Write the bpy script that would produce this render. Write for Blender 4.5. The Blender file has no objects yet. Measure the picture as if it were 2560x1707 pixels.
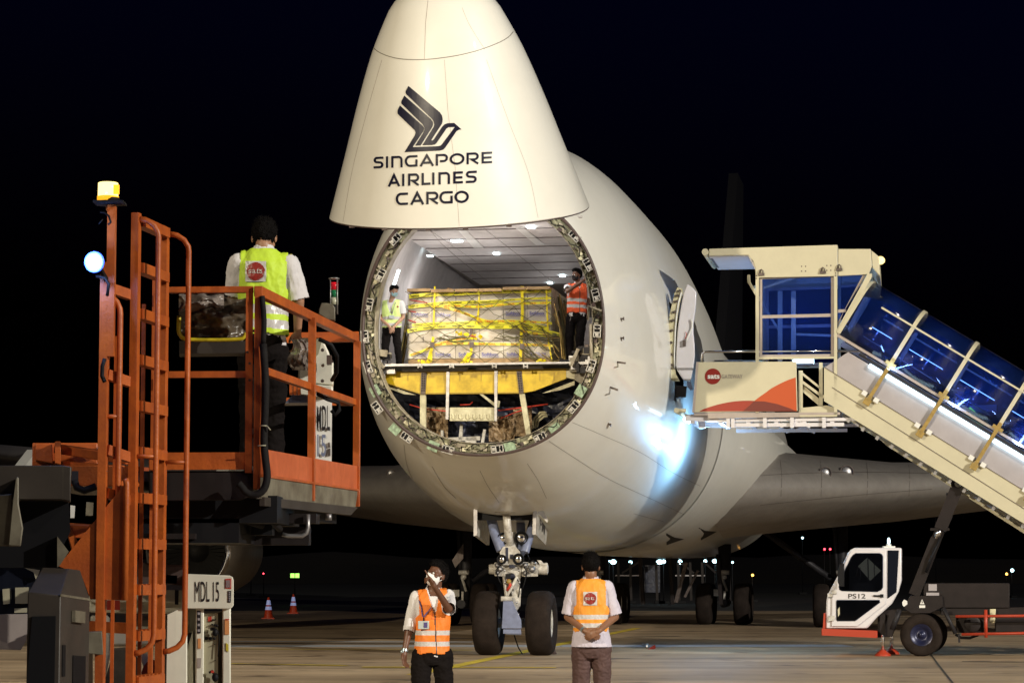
import bpy, bmesh, math, random
from mathutils import Vector, Matrix, noise
from mathutils.bvhtree import BVHTree
from mathutils.geometry import tessellate_polygon
R=math.radians; PI=math.pi
random.seed(7)
S=bpy.context.scene; COL=S.collection
# ---------------------------------------------------------------- camera
F=6450.0; CZ=1.66; PIT=R(5.03)
cd=bpy.data.cameras.new('camera'); cam=bpy.data.objects.new('camera',cd); COL.objects.link(cam)
cam.location=(0,0,CZ); cam.rotation_euler=(R(90)+PIT,0,0)
cd.sensor_width=36; cd.lens=36*F/2560; cd.clip_end=3000; cd.clip_start=0.5
S.camera=cam
# ---------------------------------------------------------------- world, sun, exposure
SUN_EL=R(24); SUN_AZ=R(38)     # azimuth measured from behind the camera towards its right
w=bpy.data.worlds.new('World'); S.world=w; w.use_nodes=True
nt=w.node_tree; bg=nt.nodes['Background']
sky=nt.nodes.new('ShaderNodeTexSky'); sky.sky_type='NISHITA'; sky.sun_disc=False
sky.sun_elevation=R(-3.0); sky.sun_rotation=R(180)-SUN_AZ; sky.air_density=1.0; sky.dust_density=0.5; sky.ozone_density=4.0
tn=nt.nodes.new('ShaderNodeMix'); tn.data_type='RGBA'; tn.blend_type='MULTIPLY'; tn.inputs[0].default_value=1; tn.inputs[7].default_value=(.30,.62,1.4,1); nt.links.new(sky.outputs[0],tn.inputs[6]); nt.links.new(tn.outputs[2],bg.inputs[0]); bg.inputs[1].default_value=0.09
def lamp(name,kind,loc,energy,color,**k):
    d=bpy.data.lights.new(name,kind); d.energy=energy; d.color=color
    for a,b in k.items(): setattr(d,a,b)
    o=bpy.data.objects.new(name,d); COL.objects.link(o); o.location=loc; return o
def aim(o,t):
    o.rotation_euler=(Vector(t)-o.location).to_track_quat('-Z','Y').to_euler()
sun=lamp('sun','SUN',(60,-60,50),0.22,(1.0,0.90,0.70),angle=R(0.5))
sd=Vector((math.sin(SUN_AZ)*math.cos(SUN_EL),-math.cos(SUN_AZ)*math.cos(SUN_EL),math.sin(SUN_EL)))
sun.location=sd*100; sun.rotation_euler=sd.to_track_quat('Z','Y').to_euler()
# apron floodlight head on its mast behind the camera, to the left
fl=lamp('apron_floodlight','SPOT',(-30,-12,22),112000,(1.0,0.86,0.62),spot_size=R(46),spot_blend=.9,shadow_soft_size=.5); aim(fl,(2,48,5))
fr=lamp('apron_floodlight','SPOT',(64,-20,30),315000,(1.0,0.945,0.83),spot_size=R(72),spot_blend=1.0,shadow_soft_size=.4); aim(fr,(3,52,6))
S.view_settings.view_transform='Standard'; S.view_settings.look='None'; S.view_settings.exposure=0; S.view_settings.gamma=1
# ---------------------------------------------------------------- pixel <-> place helpers (2560 x 1707 photograph)
cp,sp=math.cos(PIT),math.sin(PIT)
CAM=Vector((0,0,CZ))
def ray(px,py):
    u=(px-1280)/F; v=(853.5-py)/F
    return Vector((u,cp-v*sp,sp+v*cp))
def U(px,py,Y):
    d=ray(px,py); return CAM+d*(Y/d.y)
def G(px,py,z=0.0):
    d=ray(px,py); return CAM+d*((z-CZ)/d.z)
TH=R(9); XN=0.06; YN=50.2
cT,sT=math.cos(TH),math.sin(TH)
LAT=Vector((cT,-sT,0)); AFT=Vector((sT,cT,0)); ZU=Vector((0,0,1))
def W(l,a,z): return Vector((XN,YN,0))+LAT*l+AFT*a+ZU*z
def UA(px,py,a):     # meet the aircraft station plane a
    d=ray(px,py); o=CAM-Vector((XN,YN,0)); t=(a-o.dot(AFT))/d.dot(AFT); return CAM+d*t
def LZ(p): q=p-Vector((XN,YN,0)); return q.dot(LAT),q.dot(AFT),q.z
# ---------------------------------------------------------------- materials
M={}
def mat(n,c,rough=.5,metal=0,coat=0,emit=None,es=0,nz=0,nscale=4,bump=0,bscale=40,alpha=None,spec=.5,dirt=None):
    m=bpy.data.materials.new(n); m.use_nodes=True; t=m.node_tree; b=t.nodes['Principled BSDF']
    b.inputs['Base Color'].default_value=(*c,1); b.inputs['Roughness'].default_value=rough; b.inputs['Metallic'].default_value=metal
    b.inputs['Coat Weight'].default_value=coat; b.inputs['Coat Roughness'].default_value=.06; b.inputs['Specular IOR Level'].default_value=spec
    if emit: b.inputs['Emission Color'].default_value=(*emit,1); b.inputs['Emission Strength'].default_value=es
    if nz or bump or dirt:
        tc=t.nodes.new('ShaderNodeTexCoord')
    if nz or dirt:
        n1=t.nodes.new('ShaderNodeTexNoise'); n1.inputs['Scale'].default_value=nscale; n1.inputs['Detail'].default_value=8; n1.inputs['Roughness'].default_value=.65
        t.links.new(tc.outputs['Object'],n1.inputs['Vector'])
        cr=t.nodes.new('ShaderNodeValToRGB'); cr.color_ramp.elements[0].position=.3; cr.color_ramp.elements[1].position=.7
        lo=dirt if dirt else tuple(x*(1-nz) for x in c); hi=tuple(min(1,x*(1+nz*.4)) for x in c)
        cr.color_ramp.elements[0].color=(*lo,1); cr.color_ramp.elements[1].color=(*hi,1)
        t.links.new(n1.outputs[0],cr.inputs[0]); t.links.new(cr.outputs[0],b.inputs['Base Color'])
        mr=t.nodes.new('ShaderNodeMapRange'); mr.inputs[3].default_value=min(1,rough+.12); mr.inputs[4].default_value=max(0.02,rough-.08)
        t.links.new(n1.outputs[0],mr.inputs[0]); t.links.new(mr.outputs[0],b.inputs['Roughness'])
    if bump:
        n2=t.nodes.new('ShaderNodeTexNoise'); n2.inputs['Scale'].default_value=bscale; n2.inputs['Detail'].default_value=4
        t.links.new(tc.outputs['Object'],n2.inputs['Vector'])
        bp=t.nodes.new('ShaderNodeBump'); bp.inputs['Strength'].default_value=bump; bp.inputs['Distance'].default_value=.02
        t.links.new(n2.outputs[0],bp.inputs['Height']); t.links.new(bp.outputs[0],b.inputs['Normal'])
    M[n]=m; return m
def glass(n,tint,k=.75,diff=(0,0,0),rough=.05):
    m=bpy.data.materials.new(n); m.use_nodes=True; t=m.node_tree; t.nodes.clear()
    o=t.nodes.new('ShaderNodeOutputMaterial'); tr=t.nodes.new('ShaderNodeBsdfTransparent'); tr.inputs[0].default_value=(*tint,1)
    gl=t.nodes.new('ShaderNodeBsdfGlossy'); gl.inputs['Roughness'].default_value=rough
    tl=t.nodes.new('ShaderNodeBsdfTranslucent'); tl.inputs[0].default_value=(*diff,1)
    df=t.nodes.new('ShaderNodeBsdfDiffuse'); df.inputs[0].default_value=(*diff,1)
    m0=t.nodes.new('ShaderNodeMixShader'); m0.inputs[0].default_value=.5
    t.links.new(tl.outputs[0],m0.inputs[1]); t.links.new(df.outputs[0],m0.inputs[2])
    m1=t.nodes.new('ShaderNodeMixShader'); m1.inputs[0].default_value=1-k
    t.links.new(tr.outputs[0],m1.inputs[1]); t.links.new(m0.outputs[0],m1.inputs[2])
    fr=t.nodes.new('ShaderNodeFresnel'); fr.inputs[0].default_value=1.45
    m2=t.nodes.new('ShaderNodeMixShader'); t.links.new(fr.outputs[0],m2.inputs[0])
    t.links.new(m1.outputs[0],m2.inputs[1]); t.links.new(gl.outputs[0],m2.inputs[2]); t.links.new(m2.outputs[0],o.inputs[0])
    M[n]=m; return m
mat('skin_paint',(.83,.815,.755),.42,coat=.55,nz=.05,nscale=1.3)
mat('hull_line',(.22,.2,.17),.5)
mat('navy_decal',(.008,.008,.026),.35,coat=.08,spec=.3)
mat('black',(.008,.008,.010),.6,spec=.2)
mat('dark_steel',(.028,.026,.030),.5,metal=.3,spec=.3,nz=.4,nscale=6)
mat('rubber',(.014,.012,.012),.75,spec=.2,nz=.3,nscale=9,bump=.2)
mat('tyre',(.024,.017,.014),.85,spec=.15,nz=.4,nscale=5,bump=.2)
mat('wing_metal',(.34,.31,.28),.36,metal=.45,nz=.2,nscale=2)
mat('chrome',(.8,.8,.82),.12,metal=1)
mat('gear_white',(.62,.6,.56),.35,nz=.35,nscale=9,dirt=(.25,.22,.18))
mat('gear_blue',(.20,.23,.36),.35,nz=.3,nscale=8)
mat('frame_green',(.26,.25,.15),.5,nz=.8,nscale=7,dirt=(.03,.027,.02),bump=.5,bscale=25)
mat('frame_tan',(.34,.30,.22),.5,nz=.6,nscale=6,dirt=(.16,.13,.09))
mat('seal_brown',(.07,.045,.04),.5)
mat('mint',(.35,.5,.33),.5,nz=.5,nscale=18,dirt=(.1,.12,.08))
mat('beam_yellow',(.80,.55,.01),.42,nz=.3,nscale=5,dirt=(.50,.33,.01))
mat('bracket_brown',(.14,.11,.10),.5,metal=.4,nz=.4,nscale=12)
mat('cream',(.66,.62,.42),.45,nz=.3,nscale=6,dirt=(.4,.36,.22))
mat('liner_white',(.60,.57,.56),.55,nz=.18,nscale=3,bump=.08,bscale=3)
mat('liner_tan',(.28,.24,.20),.5,nz=.3,nscale=3)
mat('silver',(.42,.41,.42),.4,metal=.8,nz=.3,nscale=8)
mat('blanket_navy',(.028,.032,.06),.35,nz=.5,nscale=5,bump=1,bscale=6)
mat('blanket_tan',(.42,.31,.19),.5,nz=.5,nscale=4,dirt=(.18,.12,.07),bump=1,bscale=9)
mat('carton',(.70,.63,.54),.6,nz=.12,nscale=6)
mat('kraft',(.42,.27,.13),.7,nz=.3,nscale=9)
mat('tape_yellow',(.86,.78,.05),.3,nz=.12,nscale=8)
mat('tape_red',(.62,.03,.01),.5)
mat('blue_ink',(.10,.10,.42),.6)
mat('net_rope',(.10,.088,.03),.7)
mat('side_wrap',(.52,.45,.32),.4,nz=.6,nscale=7,dirt=(.22,.17,.09),bump=1,bscale=9)
mat('net_red',(.45,.03,.03),.6)
mat('strap_yellow',(.85,.68,.0),.5,nz=.2,nscale=15)
glass('film',(.98,.97,.95),.80,(.86,.82,.74),.30)
mat('orange_steel',(.52,.12,.018),.42,nz=.28,nscale=5,dirt=(.33,.065,.014),bump=.12,bscale=60)
mat('orange_panel',(.62,.15,.05),.42,nz=.25,nscale=4,dirt=(.45,.09,.03))
mat('grey_trim',(.21,.19,.14),.55,nz=.4,nscale=5,dirt=(.10,.08,.055))
mat('grey_hood',(.055,.045,.038),.45,spec=.35,nz=.25,nscale=3)
mat('loader_white',(.84,.82,.70),.35,nz=.12,nscale=3)
mat('panel_beige',(.42,.39,.27),.5,nz=.15,nscale=4)
mat('plate_white',(.78,.78,.76),.35)
mat('decal_dark',(.02,.018,.022),.4)
mat('sticker_red',(.55,.05,.03),.5)
mat('sticker_orange',(.75,.32,.12),.5)
mat('sticker_yellow',(.6,.5,.05),.5)
mat('bag_brown',(.10,.075,.05),.22,nz=.7,nscale=5,dirt=(.02,.016,.014),bump=.8,bscale=7)
mat('bag_yellow',(.6,.48,.02),.4,nz=.4,nscale=14)
mat('bag_clear',(.30,.25,.22),.18,nz=.6,nscale=9,dirt=(.06,.05,.045),bump=1,bscale=10)
mat('amber',(.9,.5,.02),.3,emit=(1,.74,.26),es=2.6)
mat('amber_lens',(.9,.5,.02),.2,emit=(1,.42,.02),es=1.3)
mat('blue_lamp',(.4,.6,1),.3,emit=(.24,.50,1),es=3.5)
mat('blue_ring',(.1,.2,1),.3,emit=(.04,.12,1),es=2.2)
mat('hold_lamp',(.8,1,1),.3,emit=(.75,.95,1),es=9)
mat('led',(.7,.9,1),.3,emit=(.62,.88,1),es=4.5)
mat('far_lamp',(.7,1,1),.3,emit=(.5,.9,1),es=7)
mat('far_red',(1,.1,.1),.3,emit=(1,.05,.08),es=6)
mat('far_orange',(1,.6,.1),.3,emit=(1,.45,.08),es=6)
mat('exit_green',(.4,1,.2),.3,emit=(.36,.95,.12),es=2.2)
mat('lens_red',(.6,.01,.02),.15,emit=(1,.03,.05),es=.12)
mat('lens_green',(.02,.2,.08),.15)
mat('lens_clear',(.6,.6,.45),.15)
mat('stair_cream',(.58,.54,.39),.38,nz=.08,nscale=2)
mat('stair_grey',(.38,.35,.37),.45,nz=.1,nscale=3)
mat('stair_pink',(.42,.36,.33),.4,nz=.15,nscale=6)
mat('clamp_ochre',(.36,.24,.06),.5,nz=.3,nscale=12)
mat('red_sign',(.33,.032,.014),.45)
mat('logo_red',(.26,.022,.016),.4)
mat('logo_grey',(.5,.47,.45),.4)
mat('orange_sign',(.50,.075,.012),.45)
mat('maroon_sign',(.16,.02,.012),.45)
mat('grey_text',(.30,.26,.24),.5)
mat('truck_white',(.72,.70,.74),.3,coat=.3,nz=.08,nscale=2)
mat('truck_red',(.42,.045,.018),.4)
mat('truck_dark',(.020,.015,.015),.55,spec=.2,nz=.3,nscale=4)
mat('dark_glass',(.01,.012,.02),.06,coat=1)
mat('rim_blue',(.018,.021,.06),.3,metal=.3,nz=.3,nscale=10)
mat('cone_orange',(.65,.06,.015),.5)
mat('reflective_glow',(.55,.62,.95),.3,emit=(.4,.5,1),es=.25)  # soft glow put into the material for light the bands throw back
glass('blue_glass',(.42,.53,.88),.90,(.03,.10,.48),.12)
glass('cab_glass',(.60,.64,.72),.94,(.02,.02,.03),.05)
mat('fan_dark',(.03,.028,.026),.4,metal=.5)
mat('pale_band',(.48,.50,.55),.6,nz=.25,nscale=.8)
mat('line_yellow',(.80,.62,.03),.6,nz=.25,nscale=1.2,dirt=(.42,.31,.05))
mat('joint_dark',(.035,.028,.02),.8)
# ---------------------------------------------------------------- mesh builder
NOSPLIT={'frame_bracket','cable','cargo_net','fan_blades','lettering','tape_print','carton_print','airline_lettering','bird_emblem','door_lettering','logo_text','panel_seam','hull_seam','fine_print','pocket_seam','wrapping_film','side_guide','underframe','nose_leg','beam_seam','floor_frame','console_fitting','main_leg','sign_face','body','shirt','vest','trousers','hair','face_mask','folded_strap','kraft_edge','lanyard','knob','stiffener','cable_tie','wire','airfoil'}
class MB:
    def __init__(s,o=(0,0,0)): s.bm=bmesh.new(); s.o=Vector(o)
    def pieces(s):
        bm=s.bm; seen=set(); isl=[]
        for f0 in bm.faces:
            if f0 in seen: continue
            st=[f0]; seen.add(f0); cur=[]
            while st:
                f=st.pop(); cur.append(f)
                for v in f.verts:
                    for g in v.link_faces:
                        if g not in seen: seen.add(g); st.append(g)
            isl.append(cur)
        if len(isl)<2 or len(isl)>90: return isl if len(isl)>90 else [isl[0]] if isl else []
        bb=[]
        for c in isl:
            xs=[v.co for f in c for v in f.verts]; bb.append([min(p[i] for p in xs)-.012 for i in range(3)]+[max(p[i] for p in xs)+.012 for i in range(3)])
        par=list(range(len(isl)))
        def fd(i):
            while par[i]!=i: i=par[i]
            return i
        for i in range(len(isl)):
            for j in range(i):
                if all(bb[i][k]<=bb[j][k+3] and bb[j][k]<=bb[i][k+3] for k in range(3)): par[fd(i)]=fd(j)
        g={}
        for i,c in enumerate(isl): g.setdefault(fd(i),[]).extend(c)
        return list(g.values())
    def faces(s,vs,fs,mi=0):
        bv=[s.bm.verts.new(Vector(v)) for v in vs]
        for f in fs:
            try: g=s.bm.faces.new([bv[i] for i in f]); g.material_index=mi
            except ValueError: pass
        return s
    def prism(s,pts,ext,mi=0):   # polygon pts (3D) extruded by vector ext
        n=len(pts); pts=[Vector(p) for p in pts]; e=Vector(ext)
        tri=tessellate_polygon([pts])
        vs=pts+[p+e for p in pts]
        fs=[tuple(t) for t in tri]+[tuple(n+i for i in reversed(t)) for t in tri]
        fs+=[(i,(i+1)%n,n+(i+1)%n,n+i) for i in range(n)]
        return s.faces(vs,fs,mi)
    def box(s,c,sz,ax=None,mi=0):
        c=Vector(c); a=ax or (Vector((1,0,0)),Vector((0,1,0)),Vector((0,0,1)))
        x,y,z=[a[i]*(sz[i]/2) for i in range(3)]
        vs=[c+i*x+j*y+k*z for k in(-1,1) for j in(-1,1) for i in(-1,1)]
        return s.faces(vs,[(0,2,3,1),(4,5,7,6),(0,1,5,4),(2,6,7,3),(0,4,6,2),(1,3,7,5)],mi)
    def bar(s,p,q,w,h,up=(0,0,1),mi=0):   # w across, h along up
        p=Vector(p);q=Vector(q);d=(q-p); L=d.length; d=d/L; u=Vector(up); x=d.cross(u)
        if x.length<1e-4: x=d.cross(Vector((0,1,0)))
        x.normalize(); u=x.cross(d).normalized()
        return s.box((p+q)/2,(w,L,h),(x,d,u),mi)
    def tube(s,pts,r,n=10,mi=0,cap=True):
        pts=[Vector(p) for p in pts]; rs=r if isinstance(r,(list,tuple)) else [r]*len(pts)
        rings=[];prev=None
        for i,p in enumerate(pts):
            d=(pts[min(i+1,len(pts)-1)]-pts[max(i-1,0)]).normalized()
            if prev is None:
                x=d.orthogonal().normalized()
            else:
                x=(prev-d*prev.dot(d)); x=x.normalized() if x.length>1e-5 else d.orthogonal().normalized()
            prev=x; y=d.cross(x)
            rings.append([s.bm.verts.new(p+(x*math.cos(2*PI*k/n)+y*math.sin(2*PI*k/n))*rs[i]) for k in range(n)])
        for a,b in zip(rings,rings[1:]):
            for k in range(n):
                f=s.bm.faces.new((a[k],a[(k+1)%n],b[(k+1)%n],b[k])); f.material_index=mi; f.smooth=True
        if cap:
            for g in(rings[0][::-1],rings[-1]):
                f=s.bm.faces.new(g); f.material_index=mi
        return s
    def lathe(s,c,axis,prof,n=32,mi=0):   # prof: (dist along axis, radius)
        c=Vector(c);ax=Vector(axis).normalized();x=ax.orthogonal().normalized();y=ax.cross(x)
        rings=[]
        for t,r in prof:
            rings.append([s.bm.verts.new(c+ax*t+(x*math.cos(2*PI*k/n)+y*math.sin(2*PI*k/n))*max(r,1e-4)) for k in range(n)])
        for a,b in zip(rings,rings[1:]):
            for k in range(n):
                f=s.bm.faces.new((a[k],a[(k+1)%n],b[(k+1)%n],b[k])); f.material_index=mi; f.smooth=True
        return s
    def ball(s,c,r,mi=0,n=16,sub=None):
        rr=r if isinstance(r,(tuple,list)) else (r,r,r)
        mt=Matrix.Translation(Vector(c))@Matrix.Diagonal((*rr,1))
        if sub: g=bmesh.ops.create_icosphere(s.bm,subdivisions=sub,radius=1,matrix=mt)
        else: g=bmesh.ops.create_uvsphere(s.bm,u_segments=n,v_segments=max(6,n//2),radius=1,matrix=mt)
        for v in g['verts']:
            for f in v.link_faces: f.material_index=mi; f.smooth=True
        return s
    def disc(s,c,nrm,r,n=32,mi=0,ry=None):
        c=Vector(c);ax=Vector(nrm).normalized();x=ax.cross(ZU)
        x=x.normalized() if x.length>1e-4 else Vector((1,0,0)); y=ax.cross(x)
        return s.faces([c+x*math.cos(2*PI*k/n)*r+y*math.sin(2*PI*k/n)*(ry or r) for k in range(n)],[tuple(range(n))],mi)
    def build(s,name,mats,parent=None,bevel=0,recalc=True,smooth=False,split=True):
        if split and parent is not None and name not in NOSPLIT:
            g=s.pieces()
            if 2<=len(g)<=24:
                outs=[]
                for fs in g:
                    m=MB(); vm={}
                    for f in fs:
                        vs=[]
                        for v in f.verts:
                            if v not in vm: vm[v]=m.bm.verts.new(v.co)
                            vs.append(vm[v])
                        try: nf=m.bm.faces.new(vs); nf.material_index=f.material_index; nf.smooth=f.smooth
                        except ValueError: pass
                    n=len(m.bm.verts); outs.append((n,m.build(name,mats,parent,bevel,recalc,smooth,False)))
                s.bm.free(); return max(outs,key=lambda t:t[0])[1]
        if recalc: bmesh.ops.recalc_face_normals(s.bm,faces=s.bm.faces)
        me=bpy.data.meshes.new(name)
        root=parent
        off=Vector((0,0,0))
        r=parent
        while r is not None: off+=r.location; r=r.parent
        if parent is None: off=s.o
        for v in s.bm.verts: v.co-=off
        if smooth:
            for f in s.bm.faces: f.smooth=True
        s.bm.to_mesh(me); s.bm.free()
        for m in (mats if isinstance(mats,(list,tuple)) else [mats]): me.materials.append(M[m])
        o=bpy.data.objects.new(name,me); COL.objects.link(o)
        if parent is not None: o.parent=parent
        else: o.location=off
        if bevel:
            b=o.modifiers.new('b','BEVEL'); b.width=bevel; b.segments=2; b.limit_method='ANGLE'; b.angle_limit=R(40)
            o.data.set_sharp_from_angle(angle=R(40)) if hasattr(o.data,'set_sharp_from_angle') else None
        return o
def tag(o,label=None,cat=None,group=None,kind=None):
    if label:o['label']=label
    if cat:o['category']=cat
    if group:o['group']=group
    if kind:o['kind']=kind
    return o
def thing(name,loc,label,cat,group=None):
    o=bpy.data.objects.new(name,None); COL.objects.link(o); o.location=loc; o.empty_display_size=.3
    return tag(o,label,cat,group)
def copy_tree(o,parent=None,group=None):
    c=o.copy(); COL.objects.link(c)
    if parent: c.parent=parent
    for ch in list(o.children): copy_tree(ch,c)
    return c
# ---------------------------------------------------------------- lettering
_tc={}
def text2d(body,bold=0):
    k=(body,bold)
    if k in _tc: return _tc[k]
    cu=bpy.data.curves.new('t','FONT'); cu.body=body; cu.size=1; cu.offset=bold; cu.resolution_u=4
    ob=bpy.data.objects.new('t',cu); COL.objects.link(ob); bpy.context.view_layer.update()
    me=ob.to_mesh(); vs=[(v.co.x,v.co.y) for v in me.vertices]; fs=[tuple(p.vertices) for p in me.polygons]
    ob.to_mesh_clear(); bpy.data.objects.remove(ob); bpy.data.curves.remove(cu)
    x0=min(v[0] for v in vs);x1=max(v[0] for v in vs);y0=min(v[1] for v in vs);y1=max(v[1] for v in vs)
    vs=[((x-x0)/(x1-x0),(y-y0)/(y1-y0)) for x,y in vs]
    _tc[k]=(vs,fs); return _tc[k]
def addtext(mb,body,bl,br,tl,bold=0.0,mi=0):   # fill the parallelogram bl, br, tl
    vs,fs=text2d(body,bold); bl=Vector(bl);ex=Vector(br)-bl;ey=Vector(tl)-bl
    return mb.faces([bl+ex*x+ey*y for x,y in vs],fs,mi)
# ================================================================ CARGO AIRCRAFT
def pchip(xs,ys):
    n=len(xs);h=[xs[i+1]-xs[i] for i in range(n-1)];d=[(ys[i+1]-ys[i])/h[i] for i in range(n-1)]
    m=[d[0]]+[0 if d[i-1]*d[i]<=0 else 2*d[i-1]*d[i]/(d[i-1]+d[i]) for i in range(1,n-1)]+[d[-1]]
    def f(x):
        x=min(max(x,xs[0]),xs[-1]); i=0
        while i<n-2 and x>xs[i+1]: i+=1
        t=(x-xs[i])/h[i]
        return (ys[i]*(1+2*t)*(1-t)**2+m[i]*h[i]*t*(1-t)**2+ys[i+1]*t*t*(3-2*t)+m[i+1]*h[i]*t*t*(t-1))
    return f
A0=-3.8; AT=A0-4.05
fw=pchip([A0,-3,-2,-1,0,1.5,3,5,8,40,62],[2.24,2.44,2.62,2.77,2.88,3.0,3.09,3.18,3.25,3.25,.6])
fb=pchip([A0,-3.2,-2.5,-1.7,-1,0,1.5,3,5,8,42,62],[3.67,3.45,3.20,2.98,2.82,2.62,2.42,2.27,2.15,2.05,2.05,6.2])
ft=pchip([A0,-3.3,-2.5,-1.5,-.5,1,2.5,8,12,15,19,50,62],[8.55,8.95,9.4,9.75,9.97,10.13,10.18,10.15,9.75,9.0,8.55,8.55,7.6])
fz=pchip([A0,-2,0,3,6,40,62],[5.92,5.78,5.6,5.4,5.3,5.3,6.6])
def sec(a,ph,ins=0.0):
    w_,b,t,zw=fw(a)-ins,fb(a)+ins,ft(a)-ins,fz(a)
    c,s_=math.cos(ph),math.sin(ph)
    e=2.15 if c>0 else 2.12
    H=(t-zw) if c>0 else (zw-b)
    return w_*math.copysign(abs(s_)**(2/e),s_), zw+math.copysign(abs(c)**(2/e),c)*H
plane=thing('cargo_aircraft',W(0,0,0),'huge white cargo jet with its nose door swung up and cargo inside','aircraft')
NP=128
def skin_mesh(name,stations,mats,parent,ins=0,phis=None,close=True,mi=None):
    mb=MB(); rings=[]
    ph=phis or [2*PI*k/NP for k in range(NP)]
    for a in stations: rings.append([mb.bm.verts.new(W(*((lambda q:(q[0],a,q[1]))(sec(a,p,ins))))) for p in ph])
    n=len(ph); m=n if phis is None else n-1
    for i,(r0,r1) in enumerate(zip(rings,rings[1:])):
        for k in range(m):
            f=mb.bm.faces.new((r0[k],r0[(k+1)%n],r1[(k+1)%n],r1[k])); f.smooth=True
            if mi: f.material_index=mi((stations[i]+stations[i+1])/2,ph[k]+PI/n)
    return mb
# fuselage skin; the port door opening is left out
DA0,DA1,DZ0,DZ1=1.45,2.55,5.05,6.95
st=[A0+.0]+[A0+.15*i for i in range(1,26)]+[.0+.11*i for i in range(1,35)]+[4+.5*i for i in range(0,24)]+[16+1.5*i for i in range(0,31)]+[61.9]
st=sorted(set(round(x,3) for x in st))
mb=skin_mesh('fuselage',st,None,plane)
kill=[]
for f in mb.bm.faces:
    l,a,z=LZ(f.calc_center_median())
    if l>0 and DA0<a<DA1 and DZ0<z<DZ1: kill.append(f)
bmesh.ops.delete(mb.bm,geom=kill,context='FACES')
fus_bm=mb.bm.copy(); fus_bm.normal_update(); BVF=BVHTree.FromBMesh(fus_bm)
fus=mb.build('fuselage',['skin_paint'],plane)

# nose door -------------------------------------------------------
AL=R(75); HZ=8.42; HA=A0+.02
def swing(l,a,z):
    df=-(a-HA); dz=z-HZ
    return W(l,HA-(df*math.cos(AL)-dz*math.sin(AL)),HZ+df*math.sin(AL)+dz*math.cos(AL))
nw=pchip([0,.03,.12,.27,.5,.8,1.22,2,3,4.05],[0.0,.24,.47,.68,.90,1.06,1.26,1.55,1.88,2.23])
nb=pchip([0,.03,.12,.27,.5,.8,1.22,2,3,4.05],[5.32,5.12,4.92,4.74,4.58,4.44,4.28,4.06,3.86,3.70])
ntp=pchip([0,.03,.12,.27,.5,.8,1.22,2,3,4.05],[5.34,5.55,5.75,5.93,6.15,6.4,6.7,7.2,7.8,8.42])
nzw=pchip([0,.5,1.22,2,3,4.05],[5.33,5.36,5.46,5.6,5.77,5.92])
def nsec(t,ph):
    c,s_=math.cos(ph),math.sin(ph); e=2.12 if c>0 else 2.03
    zw=nzw(t);H=(ntp(t)-zw) if c>0 else (zw-nb(t))
    return nw(t)*math.copysign(abs(s_)**(2/e),s_), zw+math.copysign(abs(c)**(2/e),c)*H
ts=[.004,.03,.07,.12,.2,.3,.42,.56,.72,.9]+[1.05+.15*i for i in range(0,21)]
ts=[t for t in ts if t<4.04]+[4.05]
mb=MB(); rings=[]
for t in ts: rings.append([mb.bm.verts.new(swing(*(lambda q:(q[0],AT+t,q[1]))(nsec(t,2*PI*k/NP)))) for k in range(NP)])
for r0,r1 in zip(rings,rings[1:]):
    for k in range(NP):
        f=mb.bm.faces.new((r0[k],r0[(k+1)%NP],r1[(k+1)%NP],r1[k])); f.smooth=True
f=mb.bm.faces.new(rings[0]); f.smooth=True
nose_bm=mb.bm.copy(); nose_bm.normal_update(); BVN=BVHTree.FromBMesh(nose_bm)
nose=mb.build('nose_door',['skin_paint'],plane)

nose['label']='raised nose door with bird emblem and lettering'
# door rim seal and small fittings
mb=MB(); pts=[]
for k in range(NP+1):
    l,z=nsec(4.05,2*PI*k/NP); pts.append(swing(l*.993,A0+.012,5.92+(z-5.92)*.993))
mb.tube(pts,.016,6)
for ph in (2.6,2.93,3.2,3.55,3.9):
    l,z=nsec(4.05,ph); mb.box(swing(l,A0+.03,z),(.09,.05,.03))
mb.build('rim_seal','seal_brown',nose)
mb=MB()
for k in range(0,NP,2):
    pass
def rim(t,ins): 
    return [swing(nsec(t,2*PI*k/64)[0]*ins,AT+t,5.92+(nsec(t,2*PI*k/64)[1]-5.92)*ins) for k in range(64)]
for t in(3.7,3.2,2.6):
    r0,r1=rim(t,.965),rim(t,.86); n=64
    mb.faces(r0+r1,[(k,(k+1)%n,n+(k+1)%n,n+k) for k in range(n)])
mb.build('frame_rib','frame_tan',nose)
# decals on curved skins: outlines are dropped on to the surface
def hit(bv,px,py,off):
    d=ray(px,py).normalized(); p,nn,i,dist=bv.ray_cast(CAM,d)
    if p is None: return None
    if nn.dot(d)>0: nn=-nn
    return p+nn*off
def decal(bv,polys,name,m,parent,off=.008,step=6):
    mb=MB(); bm=mb.bm
    for pts,fs in polys:
        bv_=[bm.verts.new((x,y,0)) for x,y in pts]
        for f in fs:
            try: bm.faces.new([bv_[i] for i in f])
            except ValueError: pass
    if step:
        xs=[v.co.x for v in bm.verts]; ys=[v.co.y for v in bm.verts]
        for ax,lo,hi in((0,min(xs),max(xs)),(1,min(ys),max(ys))):
            c=lo+step
            while c<hi:
                co=Vector((0,0,0)); co[ax]=c; no=Vector((0,0,0)); no[ax]=1
                bmesh.ops.bisect_plane(bm,geom=bm.verts[:]+bm.edges[:]+bm.faces[:],plane_co=co,plane_no=no); c+=step
    bad=[]
    for v in bm.verts:
        h=hit(bv,v.co.x,v.co.y,off)
        if h is None: bad.append(v)
        else: v.co=h
    bmesh.ops.delete(bm,geom=bad,context='VERTS')
    return mb.build(name,m,parent,recalc=False)
def poly(pts): 
    v=[Vector((x,y,0)) for x,y in pts]; return pts,[tuple(t) for t in tessellate_polygon([v])]
K=4.3556
def q(pts): return [(900+x/K,180+y/K) for x,y in pts]
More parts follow.
